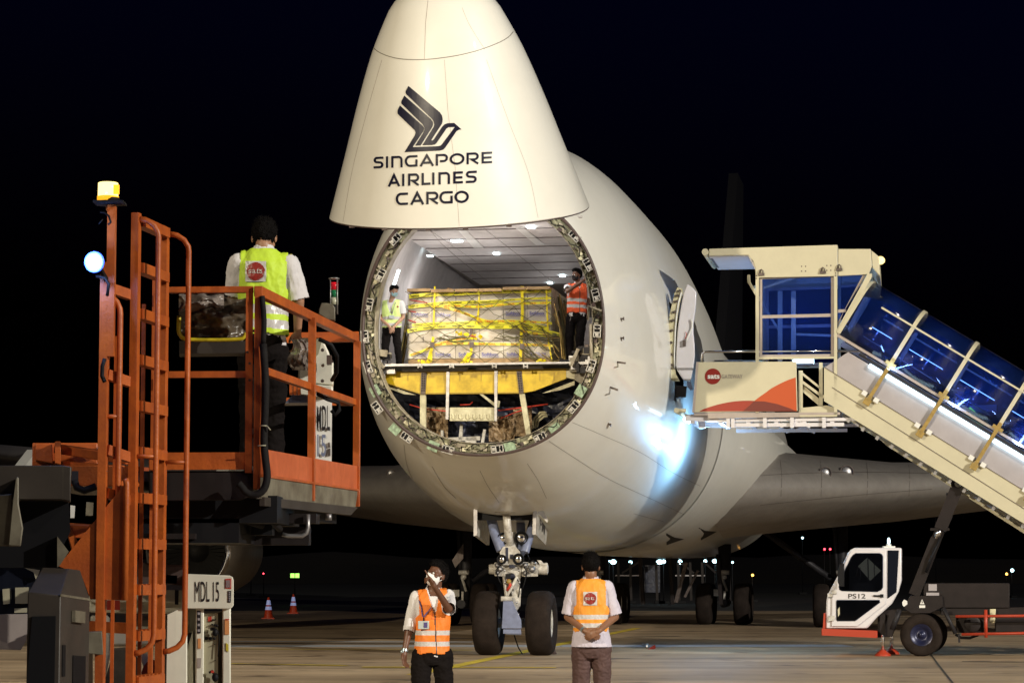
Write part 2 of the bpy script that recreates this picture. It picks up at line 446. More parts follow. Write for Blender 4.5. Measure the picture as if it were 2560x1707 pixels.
bird=[
 [(530,155),(868,440),(893,475),(901,520),(893,565),(775,745),(790,748),(806,735),(895,600),(920,573),(955,560),(1027,558),(1034,601),(965,603),(940,620),(832,778),(815,792),(785,797),(680,800),(803,600),(809,575),(803,545),(785,515),(505,245),(498,225),(500,210)],
 [(1027,558),(1105,628),(1075,632),(1050,648),(925,830),(905,848),(870,858),(487,875),(600,690),(606,660),(598,638),(415,462),(410,440),(412,420),(437,367),(675,580),(695,605),(698,625),(690,650),(575,820),(850,810),(875,805),(893,790),(1032,603)],
 [(485,260),(770,512),(793,545),(797,572),(790,598),(662,802),(602,804),(690,665),(702,635),(700,605),(684,574),(455,350),(450,335),(455,318)]]
decal(BVN,[poly(q(p)) for p in bird],'bird_emblem','navy_decal',nose)
# stroke alphabet (wide square capitals); centre lines on a 1 x 1 cell, y up
def arc(cx,cy,rx,ry,a0,a1,n=8): return [(cx+rx*math.cos(R(a0+(a1-a0)*i/n)),cy+ry*math.sin(R(a0+(a1-a0)*i/n))) for i in range(n+1)]
b=.1
def LET(c,t):   # t = half stroke as a share of the width
    L=t;Rr=1-t
    if c=='S': return [[(1,.9)]+arc(.30+L*.3,.715,.30-L*.7,.185,90,270)+arc(.70-L*.3,.30+.0,.30-L*.7,.20,90,-90)+[(0,.1)]]
    if c=='I': return [[(.5,0),(.5,1)]]
    if c=='n': return [[(L,0),(L,1)],[(L,.9)]+arc(Rr-.28,.66,.28,.24,90,0)+[(Rr,0)]]
    if c=='G': return [[(1,.9),(.42,.9)]+arc(.42,.5,.42-L,.4,90,270,12)+[(Rr,.1),(Rr,.62)]]
    if c=='C': return [[(1,.9),(.42,.9)]+arc(.42,.5,.42-L,.4,90,270,12)+[(1,.1)]]
    if c=='A': return [[(L*.95,0),(.5,.93),(1-L*.95,0)],[(.25,.30),(.78,.30)]]
    if c=='P': return [[(L,0),(L,1)],[(L,.9),(.66,.9)]+arc(.66,.635,.34-L,.265,90,-90)+[(.35,.37)]]
    if c=='R': return [[(L,0),(L,1)],[(L,.9),(.62,.9)]+arc(.62,.65,.34-L,.25,90,-90)+[(.38,.40),(1-L,.02)]]
    if c=='O': return [arc(.5,.5,.5-L,.4,0,360,28)]
    if c=='E': return [[(1,.9),(L,.9),(L,.1),(1,.1)],[(L,.5),(.95,.5)]]
    if c=='L': return [[(L,1),(L,.1),(1,.1)]]
def ribbon(pl,hw,closed=False):
    vs=[];n=len(pl)
    for i,(x,y) in enumerate(pl):
        if closed and i in(0,n-1): a_,c_=pl[-2],pl[1]
        else: a_,c_=pl[max(i-1,0)],pl[min(i+1,n-1)]
        def un(p,r): dx,dy=r[0]-p[0],r[1]-p[1]; k=math.hypot(dx,dy) or 1; return dx/k,dy/k
        if a_==(x,y): d0=d1=un((x,y),c_)
        elif c_==(x,y): d0=d1=un(a_,(x,y))
        else: d0,d1=un(a_,(x,y)),un((x,y),c_)
        nx,ny=-(d0[1]+d1[1]),(d0[0]+d1[0]); k=math.hypot(nx,ny) or 1; nx/=k;ny/=k
        cosv=max(.35,nx*-d0[1]+ny*d0[0]); m_=hw/cosv
        vs+=[(x+nx*m_,y+ny*m_),(x-nx*m_,y-ny*m_)]
    return vs,[(2*i,2*i+1,2*i+3,2*i+2) for i in range(n-1)]
def line_of(word,xs,yb,slope,H):
    out=[]
    for c,(x0,x1) in zip(word,xs):
        wd=x1-x0; hw=H*.093
        if c=='I': x0-=0
        for pl in LET(c,hw/wd if c!='I' else .5):
            pp=[(x0+u*wd,v*H) for u,v in pl]
            vs,fs=ribbon(pp,hw,closed=(c=='O'))
            vs=[(x,yb+slope*(x-xs[0][0])-y) for x,y in vs]
            out.append((q(vs),fs))
    return out
L1=line_of('SInGAPORE',[(152,257),(286,308),(343,466),(490,628),(650,808),(826,958),(977,1137),(1160,1298),(1323,1437)],1054,-.046,127)
L2=line_of('AIRLInES',[(305,440),(462,484),(525,652),(672,768),(787,812),(855,980),(1015,1120),(1153,1270)],1251,-.045,133)
L3=line_of('CARGO',[(392,525),(548,702),(723,860),(865,1010),(1028,1185)],1453,-.034,136)
decal(BVN,L1+L2+L3,'airline_lettering','navy_decal',nose,off=.010)
# hairline seams
def seam(bv,pts,wpx,name,parent,m='hull_line',off=.004):
    out=[]; P=[]
    for a_,c_ in zip(pts,pts[1:]):
        n=max(1,int(math.hypot(c_[0]-a_[0],c_[1]-a_[1])/8))
        P+=[(a_[0]+(c_[0]-a_[0])*i/n,a_[1]+(c_[1]-a_[1])*i/n) for i in range(n)]
    P.append(pts[-1]); vs,fs=ribbon(P,wpx/2)
    return (vs,fs)
def cat_(pts,n=8):
    P=[pts[0]]+list(pts)+[pts[-1]]; o=[]
    for i in range(1,len(P)-2):
        p0,p1,p2,p3=P[i-1:i+3]
        for k in range(n):
            t=k/n; o.append(tuple(.5*((2*p1[j])+(-p0[j]+p2[j])*t+(2*p0[j]-5*p1[j]+4*p2[j]-p3[j])*t*t+(-p0[j]+3*p1[j]-3*p2[j]+p3[j])*t**3) for j in(0,1)))
    o.append(pts[-1]); return o
rad=cat_([(928,112),(938,124),(955,135),(985,145),(1020,149.5),(1060,149.5),(1100,146),(1150,138),(1200,125),(1245,108),(1270,94),(1283,80)])
decal(BVN,[seam(BVN,rad,2.0,'',None)],'radome_seam','hull_line',nose,off=.004,step=0)
decal(BVN,[seam(BVN,[(1070,2),(1064,60),(1061,148)],1.2,'',None),seam(BVN,cat_([(1155,20),(1172,60),(1196,100),(1212,124)]),.7,'',None),
  seam(BVN,[(1111,150),(1120,280),(1138,420),(1148,566)],.7,'',None),seam(BVN,cat_([(955,150),(915,290),(880,430),(856,565)]),.7,'',None),
  seam(BVN,cat_([(1216,150),(1270,300),(1320,430),(1345,545)]),.7,'',None),seam(BVN,cat_([(850,560),(950,570),(1090,573),(1250,562),(1400,543),(1465,528)]),.8,'',None)],'panel_seam','stair_pink',nose,off=.003,step=0)
decal(BVF,[seam(BVF,cat_(p),.8,'',None) for p in ([(1360,1094),(1430,1140),(1520,1196),(1640,1252),(1720,1290)],[(1425,1053),(1500,1085),(1600,1130),(1680,1180),(1750,1214)],
  [(1318,1158),(1345,1200),(1366,1245)],[(1200,1176),(1220,1215),(1248,1256)],[(1080,1165),(1110,1215),(1140,1245)],[(1010,1110),(1020,1170),(1050,1230)],[(1584,1283),(1620,1293),(1660,1303)])],'hull_seam','bracket_brown',plane,off=.003,step=0)
# probes on the port side of the nose
mb=MB()
for (x,y),(x2,y2) in (((1543,905),(1528,925)),((1525,968),(1505,993))):
    p=hit(BVF,x,y,0); q2=hit(BVF,x,y,.16); mb.bar(p,q2,.03,.035); mb.bar(q2,q2-AFT*.24+ZU*-.01+LAT*.02,.016,.02)
for x,y in((1551,797),(1551,845),(1520,1058)):
    p=hit(BVF,x,y,0); q2=hit(BVF,x,y,.06); mb.bar(p,q2,.015,.03); mb.bar(q2,q2+AFT*.08,.012,.06)
mb.build('probe','bracket_brown',plane)
# faint scuffs: painted cream nose-door edge on the fuselage front
# ---------------------------------------------------------------- opening frame ring
mb=MB(); n=160
prof=[(0.0,0.0,1),(.03,-.012,1),(.055,.0,1),(.06,.05,1),(.075,.09,0),(.225,.10,0),(.235,.05,2),(.245,.06,2),(.255,.30,2)]
rr=[]
for ins,da,mi in prof: rr.append(([W(sec(A0,2*PI*k/n,ins)[0],A0+da,min(sec(A0,2*PI*k/n,ins)[1],8.45)) for k in range(n)],mi))
for (r0,_),(r1,mi) in zip(rr,rr[1:]):
    mb.faces(r0+r1,[(k,(k+1)%n,n+(k+1)%n,n+k) for k in range(n)],mi)
ring=mb.build('opening_frame',['frame_green','seal_brown','frame_tan'],plane,smooth=False)
# small brackets, gussets and cable runs seated in the ring
mb=MB(); rnd=random.Random(3)
for k in range(330):
    ph=2*PI*(k+rnd.random()*.6)/330
    if abs(((ph+PI)%(2*PI))-PI)<.5: continue
    l,z=sec(A0,ph,.09+rnd.random()*.12); c=W(l,A0+.07,z)
    l0,z0=sec(A0,ph,0);l1,z1=sec(A0,ph,.3); rd=(W(l0,0,z0)-W(l1,0,z1)).normalized(); tg=rd.cross(AFT)
    mb.box(c,(.02+.06*rnd.random(),.02+.08*rnd.random(),.02+.05*rnd.random()),(rd,tg,AFT),rnd.choice([0,0,1,1,2,3]))
mb.build('frame_bracket',['frame_green','frame_tan','seal_brown','cream'],ring)
mb=MB()
for k in range(26):
    ph=.6+ (2*PI-1.2)*k/26+rnd.random()*.1; pts=[]
    for j in range(6):
        l,z=sec(A0,ph+.035*j,.12+.1*math.sin(j*1.3+k)*.6+.05); pts.append(W(l,A0+.03-.03*math.sin(j),z))
    mb.tube(pts,.009,5)
mb.build('cable','black',ring)
# latch fittings (one built, the rest copied)
lat_px=[(1437,590),(1471,662),(1490,738),(1493,828),(1478,915),(1434,1017),(1350,1093),(1243,1122),(988,598),(952,688),(923,762),(912,842),(920,918),(943,1019),(1017,1093),(1120,1124)]
mb=MB((0,0,0))
mb.box((0,.02,0),(.15,.02,.27),mi=1)
for x in(-.072,.072): mb.box((x,0,0),(.018,.05,.27))
for z_ in(-.125,-.03,.06,.128): mb.box((0,0,z_),(.145,.05,.02))
mb.box((0,-.01,-.078),(.07,.05,.06))
mb.tube([(0,-.02,.06),(0,-.02,.12)],.022,8,mi=1)
lat=mb.build('latch',['gear_white','black'],None); lat.location=(0,0,0)
for i,(x,y) in enumerate(lat_px):
    o=lat if i==0 else lat.copy()
    if i: COL.objects.link(o)
    p=UA(x,y,A0+.02); l,a_,z=LZ(p); cz=6.0
    rd=(LAT*l+ZU*(z-cz)).normalized(); up=AFT.cross(rd); up=up if up.z>0 else -up
    xax=up.cross(AFT)*-1
    mt=Matrix((( (AFT.cross(up)).x,AFT.x,up.x,0),((AFT.cross(up)).y,AFT.y,up.y,0),((AFT.cross(up)).z,AFT.z,up.z,0),(0,0,0,1)))
    o.parent=ring; o.matrix_local=Matrix.Translation(p-plane.location)@mt@Matrix.Scale(.84,4)
# mint green seal plates on the lower ring
mb=MB()
for x,y in((1452,977),(938,977),(1388,1072),(988,1072),(1275,1117),(1083,1115)):
    p=UA(x,y,A0+.03); l,a_,z=LZ(p); rd=(LAT*l+ZU*(z-6)).normalized(); tg=rd.cross(AFT); mb.box(p,(.17,.20,.03),(rd,tg,AFT))
mb.build('seal_plate','mint',ring)
# ---------------------------------------------------------------- hold
FZ=5.40; CZH=8.02   # deck and ceiling heights
mb=MB()   # ceiling of panels with dark seams
pan=[];na=9
aa=[A0+.35+1.35*i for i in range(na)]; ll=[-1.95,-1.3,-.25,1.05,1.6,1.95]
for i in range(na-1):
    for j in range(5):
        wl=[min(max(x,-(fw(aa[i])*.76)),fw(aa[i])*.76) for x in(ll[j],ll[j+1])]
        g=.008
        mb.prism([W(wl[0]+g,aa[i]+g,CZH),W(wl[1]-g,aa[i]+g,CZH),W(wl[1]-g,aa[i+1]-g,CZH),W(wl[0]+g,aa[i+1]-g,CZH)],(0,0,.03))
mb.build('ceiling_panel','liner_white',plane)
mb=MB(); mb.prism([W(-1.6,A0+.3,CZH+.05),W(1.6,A0+.3,CZH+.05),W(2.0,0,CZH+.05),W(2.2,12,CZH+.05),W(-2.2,12,CZH+.05),W(-2.0,0,CZH+.05)],(0,0,.05))
# two lighter troughs seen on the ceiling
mb.build('ceiling_back','liner_tan',plane)
mb=MB()
for a_ in aa[1:]: mb.box(W(0,a_,CZH-.010),(min(3.8,fw(a_)*1.5),.03,.010),(LAT,AFT,ZU))
mb.build('ceiling_seam','bracket_brown',plane,split=False)
def cpt(px,py,dz=.012): d=ray(px,py); return CAM+d*((CZH-dz-CZ)/d.z)
mb=MB()
for pl in ([(1146,577),(1166,577),(1212,622),(1186,622)],[(1288,570),(1308,569),(1362,612),(1340,613)]): mb.prism([cpt(*p) for p in pl],(0,0,.004))
mb.box(W(0,A0+.62,CZH-.012),(3.0,.16,.018),(LAT,AFT,ZU))
mb.build('ceiling_trough','plate_white',plane)
# side liners
hs=[A0+.36+.4*i for i in range(0,14)]+[2+1.2*i for i in range(20)]
for sgn,nm in((1,'side_liner'),(-1,'side_liner')):
    phs=[sgn*(R(32)+R(78)*k/14) for k in range(15)]
    mb=skin_mesh('',hs,None,plane,ins=.34,phis=phs); o=mb.build(nm,'liner_white',plane); so=o.modifiers.new('s','SOLIDIFY'); so.thickness=.02
mb=MB()   # coving between wall and ceiling
for sgn in(1,-1):
    pts=[]
    for a_ in hs:
        l,z=sec(a_,R(34),.36); pts.append((a_,l))
    vs=[];
    for a_,l in pts: vs+=[W(sgn*l,a_,sec(a_,R(34),.36)[1]),W(sgn*(min(l,fw(a_)*.76)-.02),a_,CZH-.01)]
    mb.faces(vs,[(2*i,2*i+2,2*i+3,2*i+1) for i in range(len(pts)-1)])
mb.build('coving','liner_tan',plane)
mb=MB(); mb.prism([W(-1.95,A0+.35,FZ-.06),W(1.95,A0+.35,FZ-.06),W(2.85,3,FZ-.06),W(3.0,30,FZ-.06),W(-3.0,30,FZ-.06),W(-2.85,3,FZ-.06)],(0,0,.05))
mb.build('cargo_deck','silver',plane)
mb=MB(); mb.faces([W(-2.9,11,5),W(2.9,11,5),W(2.1,11,8.1),W(-2.1,11,8.1)],[(0,1,2,3)]); mb.build('hold_bulkhead','liner_tan',plane)
# ceiling lamps in the hold (lit)
def hold_lamp(l,a_,sz=(.24,.13),e=26):
    mb=MB(); mb.box(W(l,a_,CZH-.02),(sz[0],sz[1]*2.2,.02),(LAT,AFT,ZU)); o=mb.build('ceiling_lamp','hold_lamp',plane)
    d=lamp('hold_light','POINT',(0,0,0),e*.55,(1,.94,.91),shadow_soft_size=.35); d.parent=o; d.location=W(l,a_,CZH-.85)-plane.location
def lamp_px(px,py,sz,e):
    d=ray(px,py); t=(CZH-.02-CZ)/d.z; p=CAM+d*t; l,a_,z=LZ(p); hold_lamp(l,a_,sz,e)
for x,y,sz,e in((1142,603,(.21,.07),48),(1075,640,(.11,.08),26),(1241,635,(.11,.08),30),(1327,568,(.14,.10),50),(1406,690,(.11,.08),18),(1375,708,(.10,.08),14)): lamp_px(x,y,sz,e)
# unseen fill lamp added inside the raised nose door to brighten the pallet
mb=MB(); mb.box(W(0,A0-1.5,9.05),(1.2,.12,.06),(LAT,AFT,ZU)); mb.build('door_fill_fixture','hold_lamp',nose)
d=lamp('door_fill_light','AREA',(0,0,0),105,(1.0,.95,.88),shape='RECTANGLE',size=1.6,size_y=.15); d.parent=plane; d.location=W(0,A0-1.5,8.98)-plane.location; d.rotation_euler=(W(0,A0+1.5,5.8)-W(0,A0-1.5,8.98)).to_track_quat('-Z','Y').to_euler()
# wall tube light on the left liner
p0,p1=UA(997,675,A0+1.2),UA(985,712,A0+1.2)
mb=MB(); mb.tube([p0,p1],.025,8); mb.build('wall_lamp','hold_lamp',plane)
# ---------------------------------------------------------------- below-deck bay
FA=A0+.55
def slabA(mb,pts,a_,th,mi=0):
    P=[UA(x,y,a_) for x,y in pts]; mb.prism(P,AFT*th,mi); return mb
mb=MB(); slabA(mb,[(949,929),(1180,925),(1415,921),(1415,946),(1335,977),(1300,983),(1050,985),(949,954)],FA,.10)
mb.build('sill_beam','beam_yellow',plane,bevel=.006)
mb=MB(); slabA(mb,[(1415,921),(1438,926),(1436,948),(1415,943)],FA+.01,.3); slabA(mb,[(953,957),(1040,987),(1010,985),(953,964)],FA+.05,.05); slabA(mb,[(1436,952),(1355,983),(1400,975),(1436,962)],FA+.05,.05)
for pts in ([(1050,985),(1064,985),(1064,1092),(1050,1090)],[(1298,984),(1311,984),(1327,1083),(1315,1086)],[(1191,979),(1196,977),(1243,1012),(1239,1018)],[(1243,1000),(1249,1002),(1246,1018),(1240,1016)]): slabA(mb,pts,FA+.03,.08)
mb.build('strut','cream',plane)
mb=MB()
for pts in ([(1116,926),(1124,926),(1121,1048),(1114,1048)],[(1236,925),(1244,925),(1242,1052),(1236,1052)]): slabA(mb,pts,FA-.03,.03)
mb.build('bracket_post','silver',plane)
mb=MB()
for pts in ([(1053,931),(1067,931),(1063,985),(1051,985)],[(1291,928),(1304,928),(1309,982),(1298,983)]): slabA(mb,pts,FA-.02,.02)
br=mb.build('bracket_plate','bracket_brown',plane)
mb=MB()
for cx0,cx1 in((1059.5,1057.5),(1298,1303)):
    for i in range(8):
        for s_ in(-1,1):
            t=i/8; p=UA(cx0+(cx1-cx0)*t+s_*2.6,934+48*t,FA-.02); mb.disc(p-AFT*.004,-AFT,.014,8)
mb.build('rivet','black',br)
# dark edge flanges and rivet seams on the yellow beam
mb=MB()
for a_,b_ in(((949,931.5),(1415,924)),((1050,983),(1300,981)),((955,954),(1050,983))): 
    mb.bar(UA(*a_,FA-.004),UA(*b_,FA-.004),.008,.010,up=ZU)
for x in(985,1020,1110,1150,1203,1265,1350,1385): mb.bar(UA(x,931,FA-.004),UA(x,952,FA-.004),.006,.006)
mb.build('beam_seam','clamp_ochre',plane)
mb=MB(); slabA(mb,[(1123,1018),(1236,1018),(1236,1052),(1123,1052)],FA+.02,.14)
bx=mb.build('service_box','cream',plane,bevel=.012)
mb=MB()
for i in range(6):
    x=1135+i*17.5; mb.tube([UA(x-4,1047-12,FA+.015),UA(x-4,1045,FA+.015),UA(x,1048,FA+.015),UA(x+4,1045,FA+.015),UA(x+4,1047-12,FA+.015)],.012,6)
mb.build('stiffener','cream',bx)
# quilted insulation at the back of the bay
def quilt(name,pts,a_,m,amp=.09,nx=26,ny=14,seed=0):
    (x0,y0),(x1,y1)=pts; mb=MB(); vs=[]
    for j in range(ny+1):
        for i in range(nx+1):
            x=x0+(x1-x0)*i/nx; y=y0+(y1-y0)*j/ny
            dn=noise.noise(Vector((i*.42+seed,j*.5,seed)))*amp+noise.noise(Vector((i*1.3,j*1.1+seed,seed)))*amp*.4
            p_=UA(x,y,a_+dn); l,a2,z=LZ(p_); cl,cz=0,6.0; d_=math.hypot(l,z-cz); R_=2.24
            if d_>R_: p_=W(l*R_/d_,a2,cz+(z-cz)*R_/d_)
            vs.append(p_)
    mb.faces(vs,[(j*(nx+1)+i,j*(nx+1)+i+1,(j+1)*(nx+1)+i+1,(j+1)*(nx+1)+i) for j in range(ny) for i in range(nx)])
    return mb.build(name,m,plane,recalc=False)
quilt('insulation_blanket',((930,935),(1460,1110)),FA+.75,'blanket_navy',.12,40,18,1)
quilt('insulation_blanket',((1064,1018),(1120,1096)),FA+.42,'blanket_tan',.12,14,14,4)
quilt('insulation_blanket',((1222,1040),(1286,1104)),FA+.40,'blanket_tan',.14,14,12,9)
quilt('insulation_blanket',((1283,1020),(1330,1090)),FA+.45,'blanket_tan',.10,10,12,14)
mb=MB()
for k in range(3):
    mb.tube([UA(1330+6*k,1072-k*2,FA+.5),UA(1336+6*k,1045+k*3,FA+.5),UA(1350+5*k,1031+k*5,FA+.5),UA(1365+2*k,1030+k*5,FA+.5)],.022,6)
mb.build('duct','cream',plane)
mb=MB()
mb.tube([UA(1024,1011,FA+.3),UA(1060,1022,FA+.3),UA(1120,1028,FA+.3)],.012,6); mb.tube([UA(1245,1026,FA+.3),UA(1310,1018,FA+.3),UA(1370,1010,FA+.3)],.016,6)
mb.tube([UA(1150,1012,FA+.3),UA(1175,1011,FA+.3),UA(1182,1004,FA+.3)],.014,6)
mb.tube([UA(1250,1046,FA+.3),UA(1290,1030,FA+.3),UA(1330,1018,FA+.3)],.012,6)
mb.build('hydraulic_line',['sticker_red'],plane)
mb=MB()
for pts in ([(1150,1060),(1157,1060),(1155,1100),(1146,1100)],[(1102,1075),(1107,1075),(1107,1102),(1102,1102)],[(1208,1073),(1214,1073),(1209,1106),(1202,1106)],[(1108,1094),(1200,1090),(1200,1100),(1108,1103)],[(1164,1092),(1190,1092),(1190,1108),(1164,1108)]): slabA(mb,pts,FA+.3,.08)
mb.build('floor_bracket','gear_white',plane)
# deck edge at the sill with roller guides
mb=MB()
mb.bar(UA(953,917.5,FA-.25),UA(1420,910,FA-.25),.10,.035); sl=mb.build('sill_edge','black',plane)
mb=MB(); mb.bar(UA(953,915.2,FA-.31),UA(1420,908,FA-.31),.01,.010); mb.build('sill_trim','silver',sl)
mb=MB()
for x in(1050,1129,1236,1314):
    for dx in(-4.5,4.5): mb.bar(UA(x+dx,920,FA-.33),UA(x+dx,909,FA-.33),.03,.02)
    mb.bar(UA(x-5,916,FA-.34),UA(x+5,916,FA-.34),.02,.02)
mb.build('guide_clip','gear_white',sl)
mb=MB(); slabA(mb,[(1005,923),(1172,918),(1165,927),(1005,929)],FA-.05,.05); slabA(mb,[(1190,919),(1356,915),(1358,922),(1190,925)],FA-.05,.05)
mb.build('sill_plate','silver',plane)
# side drive mechanisms at both ends of the sill
mb=MB(); rnd=random.Random(11)
for (x0,y0,x1,y1),n_ in(((936,878,985,928),34),((1428,868,1478,925),40)):
    for k in range(n_):
        x=x0+rnd.random()*(x1-x0); y=y0+rnd.random()*(y1-y0)
        mb.box(UA(x,y,FA-.2+rnd.random()*.3),(.04+.14*rnd.random(),.1,.03+.12*rnd.random()),(LAT,AFT,ZU),rnd.choice([0,0,1,2,3,0]))
mb.bar(UA(1427,915,FA-.3),UA(1446,872,FA-.3),.05,.06,mi=2); mb.bar(UA(935,885,FA-.3),UA(960,920,FA-.3),.04,.05,mi=2); mb.bar(UA(945,881,FA-.3),UA(968,884,FA-.3),.05,.12,mi=2)
mb.tube([UA(1470,800,A0+.05),UA(1472,765,A0+.05),UA(1482,770,A0-.02),UA(1504,777,A0-.02)],.02,8,mi=2)
mb.tube([UA(1477,810,A0+.05),UA(1479,930,A0+.05)],.03,8,mi=2); mb.tube([UA(921,862,A0+.05),UA(934,925,A0+.05)],.025,8,mi=2)
mb.build('side_guide',['dark_steel','bracket_brown','frame_tan','silver'],plane)
mb=MB(); slabA(mb,[(917,915),(948,925),(948,962),(925,950)],FA+.0,.1); slabA(mb,[(1438,922),(1478,930),(1462,965),(1437,950)],FA,.1)
mb.build('corner_web','frame_tan',plane)
# ---------------------------------------------------------------- landing gear
def wheel_mb(c,axis,r,wd,n=40,hub=.42):
    """tyre and hub profile revolved about the axle"""
    mb=MB(); h=wd/2
    pr=[(-h*.72,r*hub),(-h*.95,r*.62),(-h,r*.78),(-h*.92,r*.90),(-h*.70,r*.975),(-h*.30,r),(h*.30,r),(h*.70,r*.975),(h*.92,r*.90),(h,r*.78),(h*.95,r*.62),(h*.72,r*hub)]
    for k in(-.28,-.1,.1,.28):
        pass
    mb.lathe(c,axis,pr,n); return mb
def wheel(c,axis,r,wd,parent,tm='tyre',hm='gear_white',hub=.42):
    t=wheel_mb(c,axis,r,wd,hub=hub).build('wheel',tm,parent)
    mb=MB(); h=wd/2
    mb.lathe(c,axis,[(-h*.74,r*hub),(-h*.6,r*.34),(-h*.42,r*.30),(-h*.40,r*.14),(-h*.62,r*.12),(-h*.62,.001)],28)
    mb.lathe(c,axis,[(h*.62,.001),(h*.62,r*.12),(h*.40,r*.14),(h*.42,r*.30),(h*.6,r*.34),(h*.74,r*hub)],28)
    mb.build('rim',hm,t); return t
for s_ in(-1,1): wheel(W(s_*.515,0,.615),LAT,.622,.50,plane,hub=.46)
mb=MB()
mb.tube([W(-.55,0,.62),W(.55,0,.62)],.09,16)
mb.build('axle','gear_blue',plane)
def pol(mb,pts,Y,th,mi=0): P=[U(x,y,Y) for x,y in pts]; mb.prism(P,(0,th,0),mi); return mb
DY=50.1
mb=MB()
mb.tube([U(1272,1330,DY),U(1278,1420,DY)],.13,16); mb.tube([U(1278,1400,DY),U(1280,1560,DY+.05)],.10,16)
pol(mb,[(1258,1365),(1287,1364),(1300,1378),(1305,1412),(1256,1412),(1249,1380)],DY-.22,.35)
pol(mb,[(1257,1412),(1304,1412),(1301,1450),(1298,1490),(1262,1490),(1258,1440)],DY-.14,.28)
pol(mb,[(1236,1405),(1258,1407),(1258,1440),(1236,1439)],DY-.15,.35); pol(mb,[(1304,1404),(1342,1404),(1345,1440),(1304,1441)],DY-.15,.35)
mb.tube([U(1222,1422,DY),U(1252,1422,DY)],[.09,.12],14); mb.tube([U(1306,1422,DY),U(1352,1421,DY),U(1368,1421,DY),U(1371,1421,DY)],[.09,.11,.12,.06],14)
pol(mb,[(1342,1399),(1353,1400),(1359,1408),(1370,1408),(1368,1412),(1350,1411)],DY-.1,.1)
mb.bar(U(1293,1440,DY-.25),U(1268,1488,DY-.3),.05,.05); mb.bar(U(1260,1440,DY-.25),U(1266,1488,DY-.3),.05,.05)
mb.tube([U(1252,1496,DY-.3),U(1280,1496,DY-.3)],.05,12)
pol(mb,[(1278,1478),(1303,1470),(1301,1515),(1290,1530),(1280,1500)],DY-.2,.2)
ng=mb.build('nose_leg','gear_white',plane,bevel=.008)
mb=MB()
for x,y,r in((1243,1412,.05),(1243,1431,.045),(1313,1412,.05),(1313,1432,.05),(1330,1422,.07),(1337,1408,.03),(1250,1422,.06)): mb.lathe(U(x,y,DY-.18),(0,-1,0),[(0,r),(.05,r),(.06,r*.6),(.10,r*.55),(.10,.001)],14)
for x,y in((1261,1425),(1297,1425),(1262,1455),(1298,1455),(1270,1505),(1292,1505),(1265,1535),(1295,1535)): mb.lathe(U(x,y,DY-.30),(0,-1,0),[(0,.025),(.03,.025),(.03,.001)],8)
mb.build('gear_fitting','silver',ng,split=False)
mb=MB()
mb.tube([U(1222,1275,DY+.5),U(1237,1330,DY),U(1254,1376,DY-.1)],.10,14); mb.tube([U(1335,1295,DY+.5),U(1325,1335,DY),U(1312,1380,DY-.1)],.085,14)
mb.tube([U(1300,1270,DY+.9),U(1303,1340,DY+.3),U(1300,1385,DY)],.09,12)
pol(mb,[(1258,1502),(1281,1502),(1303,1549),(1304,1570),(1254,1570),(1256,1545)],DY-.5,.30)
mb.box(U(1280,1577,DY-.35),(.34,.2,.09)); mb.tube([U(1265,1580,DY-.4),U(1303,1581,DY-.4)],.045,10)
mb.build('drag_brace','gear_blue',ng,bevel=.006)
mb=MB(); mb.tube([U(1266,1285,DY-.3),U(1270,1330,DY-.15),U(1276,1362,DY-.1)],.075,14); mb.build('actuator','gear_white',ng)
for (x,y,r,d) in((1258,1345,.10,-.1),(1303,1344,.115,-.1),(1254,1398,.085,-.3),(1296,1397,.10,-.3)):
    c=U(x,y,DY+d); mb=MB(); mb.lathe(c,(0,-1,0),[(-.12,r*.5),(-.02,r*1.12),(.02,r*1.15),(.03,r),(.0,r*.9)],20); o=mb.build('taxi_light','black',ng)
    mb=MB(); mb.ball(c+Vector((0,.01,0)),(r*.85,.05,r*.85)); mb.build('lens','chrome',o)
mb=MB(); mb.tube([U(1312,1440,DY-.1),U(1322,1400,DY-.1)],.012,6); mb.tube([U(1306,1395,DY-.25),U(1318,1380,DY-.25),U(1324,1398,DY-.25)],.012,6); mb.tube([U(1270,1445,DY-.3),U(1276,1462,DY-.34),U(1268,1475,DY-.3)],.03,8,mi=1); mb.ball(U(1272,1453,DY-.33),.05,mi=2)
mb.tube([U(1250,1412,DY-.2),U(1240,1425,DY-.3),U(1248,1450,DY-.25),U(1260,1470,DY-.2)],.014,6); mb.tube([U(1308,1412,DY-.2),U(1318,1430,DY-.3),U(1310,1460,DY-.2),U(1300,1490,DY-.15)],.012,6); mb.tube([U(1322,1406,DY-.2),U(1333,1400,DY-.2),U(1338,1412,DY-.25)],.014,6); mb.tube([U(1228,1290,DY+.3),U(1246,1340,DY),U(1262,1372,DY-.1)],.018,6); mb.tube([U(1325,1300,DY+.2),U(1314,1340,DY),U(1306,1372,DY-.1)],.016,6); mb.tube([U(1290,1440,DY-.2),U(1300,1462,DY-.3),U(1296,1492,DY-.2)],.010,6); mb.tube([U(1285,1585,DY),U(1296,1618,DY-.1),U(1306,1634,DY-.2)],.012,6); mb.box(U(1270,1440,DY-.31),(.1,.05,.1),mi=0)
mb.build('cable',['black','sticker_red','clamp_ochre'],ng)
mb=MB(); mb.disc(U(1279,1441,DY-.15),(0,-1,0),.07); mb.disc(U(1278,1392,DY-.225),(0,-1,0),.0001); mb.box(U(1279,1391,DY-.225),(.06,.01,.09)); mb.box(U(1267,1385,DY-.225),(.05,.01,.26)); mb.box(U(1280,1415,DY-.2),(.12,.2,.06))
mb.build('dark_recess','blanket_navy',ng)
